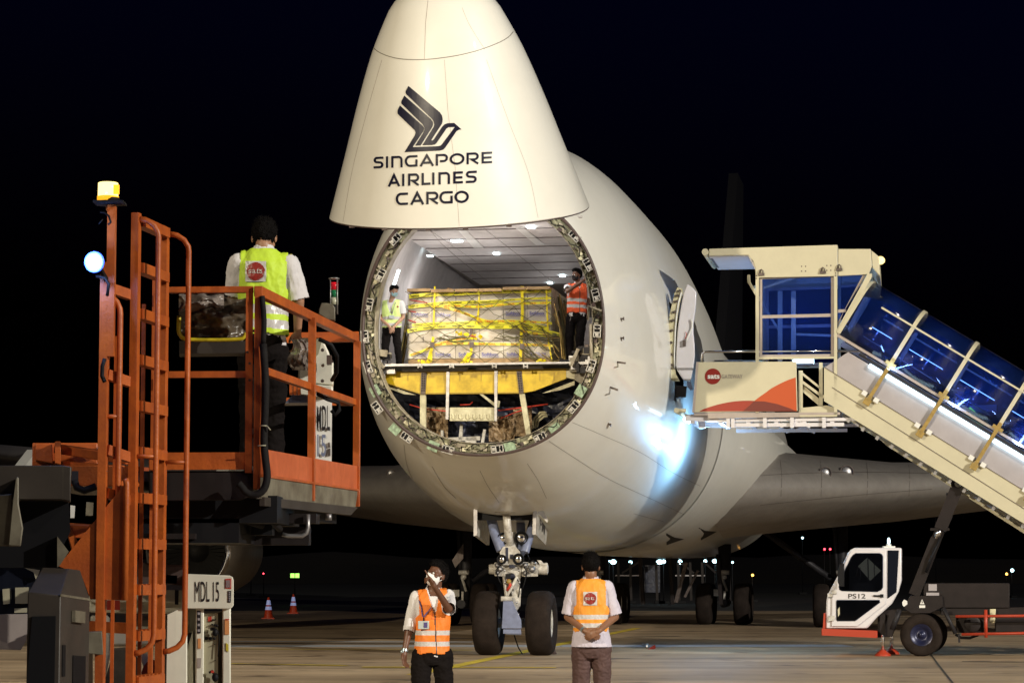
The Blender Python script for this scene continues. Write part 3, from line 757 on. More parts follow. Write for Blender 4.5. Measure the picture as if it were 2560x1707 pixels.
# wheel well and doors
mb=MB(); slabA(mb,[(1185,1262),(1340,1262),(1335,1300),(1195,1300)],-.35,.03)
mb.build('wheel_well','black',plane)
mb=MB(); slabA(mb,[(1236,1263),(1287,1263),(1287,1281),(1237,1281)],-.62,.04); mb.build('well_panel','gear_white',plane)
def geardoor(pts,thv,nm):
    mb=MB(); mb.prism(pts,thv,0); return mb.build(nm,'gear_white',plane)
pL=[W(-.80,-.55,2.95),W(-.80,-.55,1.95),W(-.98,.75,1.62),W(-.90,.85,2.75)]
geardoor([UA(1184,1266,-.5),UA(1184,1338,-.5),UA(1216,1362,1.6),UA(1218,1300,1.6)],LAT*.06,'gear_door')
dr=geardoor([UA(1340,1268,-.5),UA(1338,1334,-.5),UA(1365,1362,1.6),UA(1372,1298,1.6)],LAT*-.06,'gear_door')
a1,a2,a3,a4=[UA(x,y,a_)+LAT*.012 for x,y,a_ in((1340,1268,-.5),(1338,1334,-.5),(1365,1362,1.6),(1372,1298,1.6))]
def bl(u,v): return (a2*(1-u)+a3*u)*(1-v)+(a1*(1-u)+a4*u)*v
mb=MB(); vs,fs=text2d('FM',.02); mb.faces([bl(.30+.45*x,.30+.45*y) for x,y in vs],fs); mb.build('door_lettering','decal_dark',dr)
mb=MB()
for x0,x1 in((1186,1190),): slabA(mb,[(1184,1266),(1193,1266),(1193,1337),(1184,1340)],-.56,.05)
slabA(mb,[(1333,1266),(1342,1266),(1340,1336),(1332,1336)],-.56,.05); slabA(mb,[(1340,1262),(1352,1264),(1370,1300),(1368,1306),(1344,1280)],-.50,.05)
mb.build('door_edge','silver',plane)
# main gear: two wing trucks, two body trucks
def truck(l,a_,parent,ztop,lean=0,body=False):
    leg=MB(); leg.tube([W(l+lean,a_,ztop),W(l,a_,1.2),W(l,a_,.75)],[.2,.17,.14],16); leg.tube([W(l,a_-.75,.64),W(l,a_+.75,.64)],.13,12)
    if not body: leg.tube([W(l-math.copysign(2.6,l),a_+.3,3.0),W(l-math.copysign(.2,l),a_,1.3)],.09,10)
    leg.tube([W(l-.2,a_-.2,ztop-.3),W(l-.12,a_-.15,1.3)],.05,8)
    lo=leg.build('main_leg','dark_steel',parent)
    mb=MB(); mb.tube([W(l-.15,a_-.3,1.55),W(l+.15,a_-.3,1.55)],.07,10); mb.ball(W(l,a_-.32,1.42),.09); mb.bar(W(l-.05,a_-.35,1.4),W(l+.1,a_-.45,1.0),.05,.05); mb.box(W(l-.2,a_-.5,.95),(.2,.15,.2)); mb.bar(W(l+.05,a_-.8,1.0),W(l+.05,a_-.8,.75),.06,.06); mb.build('torque_link','gear_white',lo)
    for da in(-.74,.74):
        for s_ in(-1,1): wheel(W(l+s_*.56,a_+da,.615),LAT,.62,.46,lo)
truck(5.5,25.6,plane,3.3); truck(-5.5,25.6,plane,3.3)
truck(1.9,28.7,plane,2.4,body=True); truck(-1.9,28.7,plane,2.4,body=True)
mb=MB()
mb.bar(UA(1716,1405,25),UA(1690,1505,25),.16,.10); mb.bar(UA(1745,1425,25),UA(1712,1492,25),.07,.07)
for x in(1600,1675,1795): mb.bar(UA(x,1395,26),UA(x+8,1510,26),.3,.1,mi=1)
mb.prism([UA(1130,1400,24),UA(1158,1358,24),UA(1158,1395,24),UA(1138,1418,24)],AFT*.05)
mb.build('gear_brace',['bracket_brown','truck_dark'],plane)
# ---------------------------------------------------------------- belly fairing, wings, engines, tail
mb=MB(); rings=[]
for a_,k in((10.5,.0),(12,.28),(13.5,.55),(15,.78),(17,.95),(20,1),(30,1),(34,.8),(38,.3),(40,0)):
    r=[]
    for i in range(41):
        ph=R(84)+R(192)*i/40
        l,z=sec(a_,ph,-.02)
        cx=abs(math.sin(ph)); sg=math.copysign(1,math.sin(ph))
        bul=k*(.95*max(0,cx**3)*(1 if z<5.0 else max(0,1-(z-5.0)/.9)))
        z2=z-k*.05*max(0,-math.cos(ph))**.5*(1) ; l2=l+sg*bul+sg*k*.25*max(0,-math.cos(ph))*cx
        r.append(mb.bm.verts.new(W(l2,a_,max(1.99,z2))))
    rings.append(r)
for r0,r1 in zip(rings,rings[1:]):
    for k in range(40):
        f=mb.bm.faces.new((r0[k],r0[k+1],r1[k+1],r1[k])); f.smooth=True
bf2=mb.bm.copy(); bf2.normal_update(); BVB=BVHTree.FromBMesh(bf2)
mb.build('belly_fairing','skin_paint',plane)
# air-conditioning inlets
def onb(x,y,off):
    p=hit(BVB,x,y,off) or hit(BVF,x,y,off); return p
mb=MB()
for pts in ([(1665,1331),(1686,1342),(1710,1346),(1666,1361)],[(1746,1317),(1762,1325),(1791,1328),(1752,1349)]):
    P=[onb(x,y,.012) for x,y in pts]
    if all(P): mb.faces(P,[(0,1,2,3)])
mb.build('air_inlet','black',plane)
AF=[(0,0),(.01,.030),(.03,.05),(.08,.078),(.15,.1),(.3,.12),(.5,.105),(.75,.055),(1,.002)]
def airfoil(le,chord,th,tw=0):
    up=[(x,y*th) for x,y in AF]; lo=[(x,-y*th*.8) for x,y in AF[1:-1]][::-1]
    return up+lo
def wing(sg):
    mb=MB(); rings=[]
    for y,ale,ch,z,th in((2.6,14.6,15.0,3.62,.74),(4.2,16.0,14.0,3.68,.70),(7,18.8,12.2,3.75,.62),(10,21.8,10.4,4.0,.58),(13.5,25.0,8.8,4.35,.58),(20,30.2,6.8,5.1,.6),(29,37.6,4.2,6.2,.6)):
        rings.append([mb.bm.verts.new(W(sg*y,ale+x*ch,z+yy*ch-.02*x*ch)) for x,yy in airfoil(0,ch,th)])
    n=len(rings[0])
    for r0,r1 in zip(rings,rings[1:]):
        for k in range(n):
            f=mb.bm.faces.new((r0[k],r0[(k+1)%n],r1[(k+1)%n],r1[k])); f.smooth=True
    mb.bm.faces.new(rings[-1]); 
    mb.bm.normal_update(); bv=BVHTree.FromBMesh(mb.bm)
    o=mb.build('wing','wing_metal',plane); return o,bv
wp,bvp=wing(1); ws,bvs=wing(-1)
decal(bvp,[seam(bvp,cat_([(1880,1190),(2000,1183),(2150,1180),(2330,1183)]),1.0,'',None),seam(bvp,cat_([(1900,1262),(2050,1246),(2200,1232),(2330,1222)]),1.0,'',None)]+[seam(bvp,cat_([(x,1150),(x+4,1190),(x+2,1240)]),.9,'',None) for x in(1950,2050,2165,2270)],'panel_seam','bracket_brown',wp,off=.006,step=0)
for bv,wg,pp in((bvp,wp,((2063,1182,.15),(2117,1180,.17))),(bvs,ws,((977,1183,.12),))):
    for x,y,r in pp:
        p=hit(bv,x,y,.0)
        if p: 
            mb=MB(); mb.lathe(p,(0,-1,0),[(-.06,r*1.1),(.02,r*1.1),(.03,r),(-.02,r*.9)],20); o=mb.build('landing_light','bracket_brown',wg)
            mb=MB(); mb.ball(p+Vector((0,.05,0)),(r*.9,.06,r*.9)); mb.build('lens','silver',o)
def engine(l,a_,z,ws_):
    mb=MB(); c=W(l,a_,z)
    mb.lathe(c,-AFT,[(-5.0,.62),(-3.6,1.12),(-2.2,1.30),(-1.0,1.36),(-.3,1.28),(-.05,1.16)],48)
    o=mb.build('engine','wing_metal',ws_)
    mb=MB(); mb.lathe(c,-AFT,[(-.05,1.16),(.02,1.10),(.03,1.04),(-.04,.99),(-.2,.98)],48); mb.build('inlet_lip','chrome',o)
    mb=MB(); mb.lathe(c,-AFT,[(-.2,.98),(-.9,1.05)],48); mb.build('inlet_duct','truck_dark',o)
    mb=MB(); mb.lathe(c,-AFT,[(-.95,1.04),(-.95,.05)],38); 
    mb.build('fan_back','black',o)
    mb=MB()
    for k in range(38):
        t=2*PI*k/38; x=LAT*math.cos(t)+ZU*math.sin(t); y=(-LAT*math.sin(t)+ZU*math.cos(t))
        cc=c+AFT*.85
        mb.faces([cc+x*.3-y*.02,cc+x*.3+y*.03+AFT*.05,cc+x*1.02+y*.09+AFT*.06,cc+x*1.02-y*.05-AFT*.05],[(0,1,2,3)])
    mb.build('fan_blades','fan_dark',o)
    mb=MB(); mb.lathe(c,-AFT,[(-.85,.32),(-.6,.22),(-.45,.10),(-.40,.002)],24); mb.build('spinner','fan_dark',o)
    mb=MB(); mb.prism([c+ZU*1.3+AFT*.8,c+ZU*1.2+AFT*4.5,c+ZU*2.7+AFT*7,c+ZU*2.4+AFT*3],LAT*.35); mb.build('pylon','skin_paint',o)
engine(-11.6,17.5,2.15,ws); engine(11.8,17.5,2.15,wp)
engine(-20.8,27.5,3.1,ws); engine(20.8,27.5,3.1,wp)
# tail surfaces
mb=MB(); mb.prism([W(-.2,50,8.5),W(-.2,60.5,18.6),W(-.2,64,18.6),W(-.2,61.5,8.0)],LAT*.4); mb.build('tail_fin','black',plane)
for sg in(1,-1):
    mb=MB(); mb.prism([W(sg*1.0,53,7.4),W(sg*11,61.5,8.3),W(sg*11,64,8.3),W(sg*1.0,61,7.4)],ZU*.3); mb.build('tailplane','skin_paint',plane)
# ---------------------------------------------------------------- port entry door, swung open
CR=lambda x,y:(1640+x/5.058,690+y/5.058)
def dp(x,y,a_=1.0): return UA(*CR(x,y),a_)
edge=[(270,145),(235,215),(205,340),(175,480),(158,640),(150,830),(150,1000),(158,1200),(170,1325)]
edge2=[(385,130),(345,205),(300,340),(275,480),(258,640),(245,830),(238,1000),(238,1130),(250,1190),(340,1310),(345,1375)]
mb=MB(); A1=1.0
outl=[(270,145),(235,215),(205,340),(175,480),(158,640),(150,830),(150,1000),(158,1200),(172,1325),(300,1330),(250,1240),(236,1130),(236,1000),(245,830),(256,640),(276,480),(300,340),(335,205),(330,160)]
mb.prism([dp(x,y,A1) for x,y in outl],AFT*.05)
pd=mb.build('entry_door','cream',plane)
mb=MB()
face=[(395,100),(455,140),(508,200),(505,330),(490,470),(470,600),(470,720),(485,860),(488,1000),(470,1160),(440,1300),(425,1330),(340,1310),(262,1190),(250,1130),(252,980),(262,800),(275,640),(300,480),(325,330),(350,210)]
mb.prism([dp(x,y,A1+.03) for x,y in face],AFT*.12)
mb.build('door_panel','truck_white',pd,bevel=.02)
mb=MB()
for y,x in((190,290),(250,260),(325,245),(458,225),(565,205),(692,190),(845,180),(995,180),(1128,185)):
    mb.box(dp(x,y,A1-.02),(.09,.03,.025),(LAT,AFT,ZU)); mb.box(dp(x+12,y-5,A1-.04),(.03,.04,.05),(LAT,AFT,ZU))
mb.build('door_stop','bracket_brown',pd)
mb=MB(); mb.tube([dp(x,y,A1-.02) for x,y in((320,205),(285,330),(262,480),(246,640),(238,830),(232,1000),(236,1170))],.014,6); mb.tube([dp(x,y,A1) for x,y in((445,545),(460,600),(455,660),(400,780),(375,840))],.02,6); mb.build('door_trim','plate_white',pd)
mb=MB(); mb.box(dp(358,850,A1),(.06,.05,.12),(LAT,AFT,ZU)); mb.tube([dp(x,y,A1) for x,y in((372,705),(385,730),(378,770),(362,800))],.006,5,mi=1); mb.build('door_handle',['bracket_brown','sticker_red'],pd)
mb=MB(); mb.prism([dp(x,y,A1-.02) for x,y in((250,1375),(385,1395),(375,1530),(245,1540))],AFT*.1); mb.build('hinge_box','dark_steel',pd)
mb=MB(); mb.prism([dp(x,y,A1+.02) for x,y in((390,1330),(440,1340),(470,1440),(430,1440),(400,1400))],AFT*.05); mb.build('slide_flap','gear_blue',pd)
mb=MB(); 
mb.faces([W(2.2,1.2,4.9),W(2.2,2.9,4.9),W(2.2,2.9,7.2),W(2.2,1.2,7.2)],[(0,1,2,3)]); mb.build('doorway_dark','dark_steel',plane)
# ================================================================ GROUND AND FAR SETTING
def ground_mat():
    m=bpy.data.materials.new('apron_concrete'); m.use_nodes=True; t=m.node_tree; b=t.nodes['Principled BSDF']; M['apron']=m
    L=t.links.new; N=t.nodes.new
    tc=N('ShaderNodeTexCoord')
    n1=N('ShaderNodeTexNoise'); n1.inputs['Scale'].default_value=.22; n1.inputs['Detail'].default_value=9; n1.inputs['Roughness'].default_value=.62
    L(tc.outputs['Object'],n1.inputs['Vector'])
    cr=N('ShaderNodeValToRGB'); e=cr.color_ramp.elements; e[0].position=.32; e[0].color=(.27,.19,.115,1); e[1].position=.72; e[1].color=(.58,.44,.29,1)
    L(n1.outputs[0],cr.inputs[0])
    mp=N('ShaderNodeMapping'); mp.inputs['Scale'].default_value=(.05,.9,1); L(tc.outputs['Object'],mp.inputs[0])
    n3=N('ShaderNodeTexNoise'); n3.inputs['Scale'].default_value=1.0; n3.inputs['Detail'].default_value=6; L(mp.outputs[0],n3.inputs['Vector'])
    mx=N('ShaderNodeMix'); mx.data_type='RGBA'; mx.blend_type='OVERLAY'; mx.inputs[0].default_value=.8
    L(cr.outputs[0],mx.inputs[6]); L(n3.outputs[0],mx.inputs[7])
    # slab joints
    bk=N('ShaderNodeTexBrick'); bk.offset=0; bk.inputs['Scale'].default_value=1; bk.inputs['Brick Width'].default_value=61; bk.inputs['Row Height'].default_value=5; bk.inputs['Mortar Size'].default_value=.035
    bk.inputs['Color1'].default_value=(1,1,1,1); bk.inputs['Color2'].default_value=(.86,.86,.86,1); bk.inputs['Mortar'].default_value=(.12,.11,.1,1)
    mp2=N('ShaderNodeMapping'); mp2.inputs['Location'].default_value=(19,1.3,0); mp2.inputs['Rotation'].default_value=(0,0,.01); L(tc.outputs['Object'],mp2.inputs[0]); L(mp2.outputs[0],bk.inputs['Vector'])
    m2=N('ShaderNodeMix'); m2.data_type='RGBA'; m2.blend_type='MULTIPLY'; m2.inputs[0].default_value=.9
    L(mx.outputs[2],m2.inputs[6]); L(bk.outputs[0],m2.inputs[7])
    # oil spots
    n4=N('ShaderNodeTexNoise'); n4.inputs['Scale'].default_value=.9; n4.inputs['Detail'].default_value=3; L(tc.outputs['Object'],n4.inputs['Vector'])
    c4=N('ShaderNodeValToRGB'); c4.color_ramp.elements[0].position=.30; c4.color_ramp.elements[0].color=(.35,.32,.3,1); c4.color_ramp.elements[1].position=.40; c4.color_ramp.elements[1].color=(1,1,1,1)
    L(n4.outputs[0],c4.inputs[0])
    m3=N('ShaderNodeMix'); m3.data_type='RGBA'; m3.blend_type='MULTIPLY'; m3.inputs[0].default_value=1
    L(m2.outputs[2],m3.inputs[6]); L(c4.outputs[0],m3.inputs[7]); L(m3.outputs[2],b.inputs['Base Color'])
    b.inputs['Roughness'].default_value=.62
    n5=N('ShaderNodeTexNoise'); n5.inputs['Scale'].default_value=30; L(tc.outputs['Object'],n5.inputs['Vector'])
    bp=N('ShaderNodeBump'); bp.inputs['Strength'].default_value=.25; bp.inputs['Distance'].default_value=.01; L(n5.outputs[0],bp.inputs['Height']); L(bp.outputs[0],b.inputs['Normal'])
ground_mat()
mat('grass_dark',(.020,.020,.012),.9,nz=.6,nscale=.06)
mat('asphalt',(.045,.043,.042),.75,nz=.35,nscale=.3)
mat('bank_dark',(.035,.030,.018),.9,nz=.7,nscale=.03)
def sheet(name,x0,x1,y0,y1,z,m,kind='structure',n=1):
    mb=MB(); mb.faces([(x0,y0,z),(x1,y0,z),(x1,y1,z),(x0,y1,z)],[(0,1,2,3)]); o=mb.build(name,m,None); o['kind']=kind; return o
sheet('ground',-1500,1500,-300,2500,-.02,'grass_dark')
sheet('taxiway',-600,600,-150,150,-.010,'asphalt')
sheet('apron',-200,200,-90,103,0,'apron')
def gline(name,pts,wd,m,z=.004,kind='structure'):
    mb=MB()
    for i,(a_,b_) in enumerate(zip(pts,pts[1:])):
        a_=Vector((a_[0],a_[1],z)); b_=Vector((b_[0],b_[1],z)); d=(b_-a_).normalized(); x=Vector((-d.y,d.x,0))*wd/2
        mb.faces([a_-x,b_-x,b_+x,a_+x],[(0,1,2,3)])
    o=mb.build(name,m,None,recalc=False); o['kind']=kind; return o
c0,c1=W(-.12,-9.5,0),W(-.12,23,0)
gline('yellow_guide_line',[(c0.x,c0.y),(c1.x,c1.y)],.26,'line_yellow',.008)
def gp(px,py): p=G(px,py); return (p.x,p.y)
gline('pale_strip',[gp(560,1614),gp(1400,1614),gp(2120,1613)],1.55,'pale_band',.004)  # flat pale blue-grey bands laid across the apron
gline('pale_strip',[gp(560,1602.5),gp(1180,1604)],.7,'pale_band',.0045)
gline('thin_yellow_line',[gp(905,1668),gp(1390,1669)],.30,'line_yellow',.012)
gline('thin_yellow_line',[gp(575,1659),gp(870,1664)],.22,'line_yellow',.012)
gline('thin_yellow_line',[gp(590,1622),gp(1180,1625)],.16,'line_yellow',.009)
gline('slab_joint',[gp(575,1593),gp(700,1594),gp(1190,1596)],.5,'joint_dark',.006)
gline('slab_joint',[gp(575,1608),gp(1180,1609)],.35,'joint_dark',.010)
gline('slab_joint',[gp(580,1660.5),gp(760,1661),gp(905,1664)],.10,'joint_dark',.016)
gline('slab_joint',[gp(2327,1635),gp(2345,1660),gp(2382,1707)],.035,'joint_dark',.006)
gline('slab_joint',[gp(2405,1653),gp(2700,1656)],.22,'joint_dark',.006)
gline('slab_joint',[gp(1560,1592),gp(1700,1590)],.3,'joint_dark',.006)
# far grassed bank that catches a little light, with an uneven top
mb=MB(); n=120
vs=[]
for i in range(n+1):
    x=-260+520*i/n; h=3.1+noise.noise(Vector((i*.21,0,0)))*1.0+noise.noise(Vector((i*.9,3,0)))*.4
    vs+=[(x,290,0),(x,300,h*.6),(x,312,h),(x,330,h)]
mb.faces(vs,[(4*i+k,4*i+4+k,4*i+5+k,4*i+1+k) for i in range(n) for k in range(3)])
o=mb.build('hills','bank_dark',None,smooth=True); o['kind']='structure'
# lamps on the far field
def far_lamp(px,py,Y,r,m,label,hd=None):
    p=U(px,py,Y); t=thing('field_lamp',(p.x,p.y,0),label,'lamp','lamps across the far airfield')
    mb=MB(); mb.tube([(p.x,p.y+.1,0),(p.x,p.y+.1,p.z+.05)],.03,8); mb.box((p.x,p.y+.1,.06),(.5,.5,.12)); mb.build('pole','black',t)
    mb=MB(); mb.ball(p-Vector((0,.08,0)),(r*(hd or 1),r*.6,r)); mb.build('lamp_head',m,t)
LB=['leftmost bright pale lamp in the row under the belly','second pale lamp from the left in the row under the belly, smaller','widest pale lamp in the row under the belly','pale lamp touching the right side of the widest one','pale lamp just left of the body gear struts','smaller pale lamp left of the close pair right of the belly gear','brighter pale lamp right of the close pair by the belly gear','faint rightmost pale lamp of the row under the belly','tiny pale lamp left of the whole row under the belly']
for (px,py,r,hd),lb in zip(((1533,1404,.115,1.25),(1576,1405,.08,1.1),(1649,1404,.11,1.5),(1659,1403,.09,1.1),(1700,1404,.11,.9),(1763,1402,.08,1),(1787,1402,.10,1.3),(1831,1405,.05,1),(1523,1402,.035,1)),LB): far_lamp(px,py,125,r,'far_lamp',lb,hd)
far_lamp(2061,1372,140,.06,'far_red','tiny red field lamp, left of the close pair beyond the wing gear'); far_lamp(2075,1372,140,.06,'far_red','tiny red field lamp, right of the close pair beyond the wing gear')
far_lamp(1881,1437,130,.065,'far_orange','small orange field lamp between the belly gear and wing gear')
far_lamp(2006,1344,170,.07,'far_lamp','single pale lamp high in the dark between wing and ground')
far_lamp(2530,1425,150,.10,'far_lamp','white field lamp above the stair truck deck at the far right'); far_lamp(2516,1434,150,.075,'far_orange','small orange field lamp just below the white one at far right')
far_lamp(628,1364,160,.06,'far_lamp','tiny blue-white lamp right of the engine at the left'); far_lamp(659,1433,150,.045,'far_red','tiny red lamp in the dark right of the white cabinet')
far_lamp(2338,1254,170,.07,'far_lamp','faint pale lamp high in the dark right of the lift arm')
p=U(737,1438,120); t=thing('guidance_sign',(p.x,p.y,0),'small lit green airfield sign standing in the dark grass','sign')
mb=MB(); mb.box(p+Vector((0,.1,0)),(.50,.12,.30)); mb.box((p.x,p.y+.1,p.z/2-.05),(.06,.06,max(.1,p.z))); mb.build('sign_case','black',t,bevel=.02)
mb=MB(); 
for dx in(-.11,.11): mb.box(p+Vector((dx,.03,0)),(.185,.02,.20))
mb.build('sign_face','exit_green',t)
# dark equipment stand far behind the belly gear
p=U(1640,1440,105); t=thing('equipment_stand',(p.x,p.y,0),'dark railed equipment stand in the gloom behind the belly gear','equipment stand')
mb=MB()
for a_,b_ in(((1538,1438),(1606,1438)),((1688,1438),(1762,1438))): mb.bar(U(*a_,105),U(*b_,105),.06,.05)
mb.build('rail','stair_grey',t)
mb=MB()
for x in(1545,1575,1600,1640,1695,1725,1755,1800,1822): mb.bar(U(x,1405,105),U(x+3,1500,105),.10,.10)
for x0,x1 in((1555,1597),(1790,1760),(1735,1700)): mb.bar(U(x0,1432,105),U(x1,1404,105),.08,.08)
mb.build('frame_member','truck_dark',t)
mb=MB(); 
for x0,x1,y0,y1 in((1610,1650,1412,1480),(1795,1825,1410,1470)): fr_=[U(x0,y0,106),U(x1,y0,106),U(x1,y1,106),U(x0,y1,106)]; mb.prism(fr_,(0,1.2,0))
mb.build('cabinet','blanket_navy',t)
# traffic cones
def cone(px,pyb,label):
    g=G(px,pyb); t=thing('traffic_cone',g,label,'traffic cone','traffic cones on the far apron')
    mb=MB(); mb.box(g+Vector((0,0,.02)),(.42,.42,.04)); mb.lathe(g,(0,0,1),[(.04,.155),(.08,.15),(.70,.035),(.72,.02),(.72,.001)],24); mb.build('cone_body','cone_orange',t)
    for z0,z1 in((.30,.41),(.46,.62)):
        r=lambda z:.15-(z-.08)*(.115/.62)+.004
        mb=MB(); mb.lathe(g,(0,0,1),[(z0,r(z0)),(z1,r(z1))],24); mb.build('reflective_band','reflective_glow',t)
    return t
cone(671,1546,'orange cone with two white bands, left of the pair on the dark apron'); cone(733,1533,'orange cone with two white bands, farther and right of the pair')
# chocks and cable by the nose wheel
g=G(1632,1622)
t=tag(MB(g).prism([g+Vector((-.10,0,0)),g+Vector((.0,0,.07)),g+Vector((.05,0,.09)),g+Vector((.06,0,.02)),g+Vector((.02,0,0))],(0,.10,0)).build('marker_chock','logo_red',None),'small red chock lying on the apron right of the nose wheels','chock')
g2=G(1607,1612); mb=MB(g2); mb.tube([g+Vector((-.12,.05,.06)),(g+g2)/2+Vector((0,0,.06)),g2+Vector((0,0,.03))],.02,6); tag(mb.build('tow_rod','plate_white',None),'thin pale rod leading to the small red chock','rod')
g=G(1358,1634); mb=MB(g); mb.prism([g+Vector((-.27,-.1,0)),g+Vector((-.2,-.1,.17)),g+Vector((.2,-.1,.17)),g+Vector((.27,-.1,0))],(0,.22,0)); tag(mb.build('wheel_chock','seal_brown',None,bevel=.02),'dark chock set in front of the right nose wheel','chock')
# ================================================================ PASSENGER STAIR TRUCK
AN=.35; WD=2.3
def N_(x,y,da=0): return UA(x,y,AN)+AFT*da
base=N_(2303,1636); base.z=0
st=thing('stair_truck',base,'cream passenger stair truck with blue glazed canopy raised beside the aircraft door','stair truck')
def npr(mb,pts,th,da=0,mi=0): mb.prism([N_(x,y,da) for x,y in pts],AFT*th,mi); return mb
def cr1(x,y): return (1640+x/3.136,580+y/3.136)
# canopy roof
mb=MB()
roof=[(1772,622),(2094,612),(2094,690),(1889,694),(1888,672),(1882,652),(1870,638),(1772,640)]
npr(mb,roof,.05); npr(mb,roof,.05,WD-.05)
def strip(mb,a_,b_,da0,da1,th=.04,mi=0):
    p,q_=N_(*a_),N_(*b_); mb.prism([p+AFT*da0,q_+AFT*da0,q_+AFT*da1,p+AFT*da1],(0,0,-th),mi)
strip(mb,(1772,622),(2094,612),.05,WD-.05)
npr(mb,[(2095,622),(2177,622),(2180,665),(2172,686),(2095,690)],.045,.01); npr(mb,[(2095,622),(2177,622),(2180,665),(2172,686),(2095,690)],.05,WD-.06)
strip(mb,(2095,622.5),(2177,622.5),.055,WD-.06)
p=N_(2177,622); mb.prism([N_(2177,624)+AFT*.06,N_(2197,640)+AFT*.06,N_(2200,690)+AFT*.06,N_(2180,668)+AFT*.06],AFT*(WD-.12))
mb.build('canopy_roof','stair_cream',st,bevel=.015)
mb=MB(); strip(mb,(1773,638),(1869,636),.055,WD-.055,.03); mb.prism([N_(1869,638,.055),N_(1869,638,WD-.055),N_(1887,672,WD-.055),N_(1887,672,.055)],LAT*.03)
mb.build('roof_lining','truck_white',st)
mb=MB(); mb.tube([N_(1763,630,-.02),N_(1763,630,WD)],.065,18); mb.build('front_roller','stair_cream',st)
mb=MB()
for i in range(10): mb.box(N_(1776,641,.35+i*.16),(.05,.08,.02),(LAT,AFT,ZU))
mb.build('roof_vent','dark_steel',st)
# posts and window frames, near and far side
for da in(0,WD-.06):
    mb=MB()
    for pts in ([(1889,690),(1897,690),(1897,1042),(1889,1042)],[(2085,686),(2093,686),(2093,1040),(2085,1040)],[(1889,1036),(2093,1034),(2093,1041),(1889,1043)],[(1897,892),(2085,891),(2085,896),(1897,898)],
       [(2169,684),(2180,684),(2180,692),(2097,836),(2090,828)]): npr(mb,pts,.06,da+(.0 if pts[0][0]!=1889 or pts[1][0]!=2093 else .004))
    mb.build('canopy_post','stair_cream',st)
    mb=MB()
    for pts in ([(1898,690),(1905,690),(1905,892),(1898,892)],[(2077,688),(2084,688),(2084,890),(2077,890)],[(1905,690),(2077,684),(2077,691),(1905,697)],[(1905,787),(2077,783),(2077,791),(1905,795)],[(1905,886),(2077,884),(2077,890),(1905,892)],
       [(2094,682),(2166,678),(2166,684),(2094,688)],[(2094,773),(2115,772),(2115,779),(2094,781)]): npr(mb,pts,.03,da+.07 if da==0 else da-.04)
    npr(mb,[(2157,686),(2165,685),(2108,780),(2096,812),(2094,805)],.03,da+.075 if da==0 else da-.035)
    mb.build('window_frame','stair_pink',st)
    mb=MB(); npr(mb,[(1905,694),(2077,688),(2077,887),(1905,889)],.012,da+.085 if da==0 else da-.03); npr(mb,[(2094,686),(2160,683),(2094,806)],.012,da+.085 if da==0 else da-.03)
    mb.build('window_pane','blue_glass',st)
mb=MB()
for x,y in((1903,680),(2057,675),(2098,668)): mb.tube([N_(x-4,y+4,-.03),N_(x-4,y-3,-.03),N_(x,y-6,-.03),N_(x+4,y-3,-.03),N_(x+4,y+4,-.03)],.012,6); mb.box(N_(x,y+6,-.02),(.12,.03,.05),(LAT,AFT,ZU))
for x,y in((2004,666),(2014,666),(2004,678),(2014,678),(2067,664),(2077,664),(2067,676),(2077,676),(1891,690),(1891,696),(2089,683),(2089,689)): mb.disc(N_(x,y,-.004),-AFT,.014,8)
mb.build('latch_hook','bracket_brown',st)
mb=MB() # front inner braces and far frame members
npr(mb,[(1867,685),(1874,685),(1875,702),(1895,738),(1892,745),(1867,703)],.05,.15); npr(mb,[(1867,685),(1874,685),(1875,702),(1935,800),(1932,806),(1867,703)],.05,WD-.25)
for x in(1930,1965): npr(mb,[(x,700),(x+12,700),(x+12,892),(x,892)],.06,WD-.3)
npr(mb,[(1975,808),(2085,812),(2085,818),(1975,814)],.05,WD-.2)
mb.build('brace','stair_cream',st)
# signboard
mb=MB(); npr(mb,[(1745,905),(1991,904),(1994,1027),(1735,1031)],.05,-.03); sg_=mb.build('side_panel','stair_cream',st,bevel=.006)
mb=MB(); npr(mb,[(1741,905),(1747,905),(1737,1031),(1731,1031)],.12,-.05); mb.build('panel_edge','stair_pink',st)
sc=lambda pts,mb,d,mi=0: mb.prism([N_(*cr1(x,y),da=-.03-d) for x,y in pts],AFT*.002,mi)
mb=MB(); sc([(340,1406)]+[(340+755*t,1406-84*math.sin(PI*min(1,t*1.0))**.8) for t in [i/24 for i in range(1,24)]]+[(1100,1404)],mb,.004); mb.build('painted_arc','red_sign',sg_)
cv=cat_([(868,1254),(900,1230),(960,1196),(1030,1163),(1096,1140)],4)
mb=MB(); sc([(680,1405),(740,1350),(800,1302)]+cv+[(1104,1404)],mb,.007); mb.build('painted_arc','orange_sign',sg_)
mb=MB(); sc([(682,1404),(770,1326),(850,1328),(950,1348),(1050,1382),(1098,1403)],mb,.010); mb.build('painted_arc','maroon_sign',sg_)
mb=MB(); c=N_(1782.5,941,-.033); mb.disc(c-AFT*.004,-AFT,.154,36); mb.build('logo_disc','logo_red',sg_)
def ntext(body,x0,y0,x1,y1,da,m,parent,bold=.0,name='lettering'):
    mb=MB(); addtext(mb,body,N_(x0,y1,da),N_(x1,y1,da),N_(x0,y0,da),bold); return mb.build(name,m,parent,recalc=False)
ntext('sats',1769.5,935.5,1799.5,947,-.045,'plate_white',sg_,.03); ntext('GATEWAY',1804.5,936,1857,946.5,-.040,'grey_text',sg_)
mb=MB(); mb.tube([N_(1754,903),N_(1756,884),N_(1763,879.5),N_(1780,879.5),N_(1889,878)],.022,10); mb.tube([N_(1754,903,WD),N_(1756,884,WD),N_(1763,879.5,WD),N_(1889,878,WD)],.022,10); mb.tube([N_(1889,878,.1),N_(2085,876,.1),N_(2150,877,.1),N_(2175,900,.1)],.02,8)
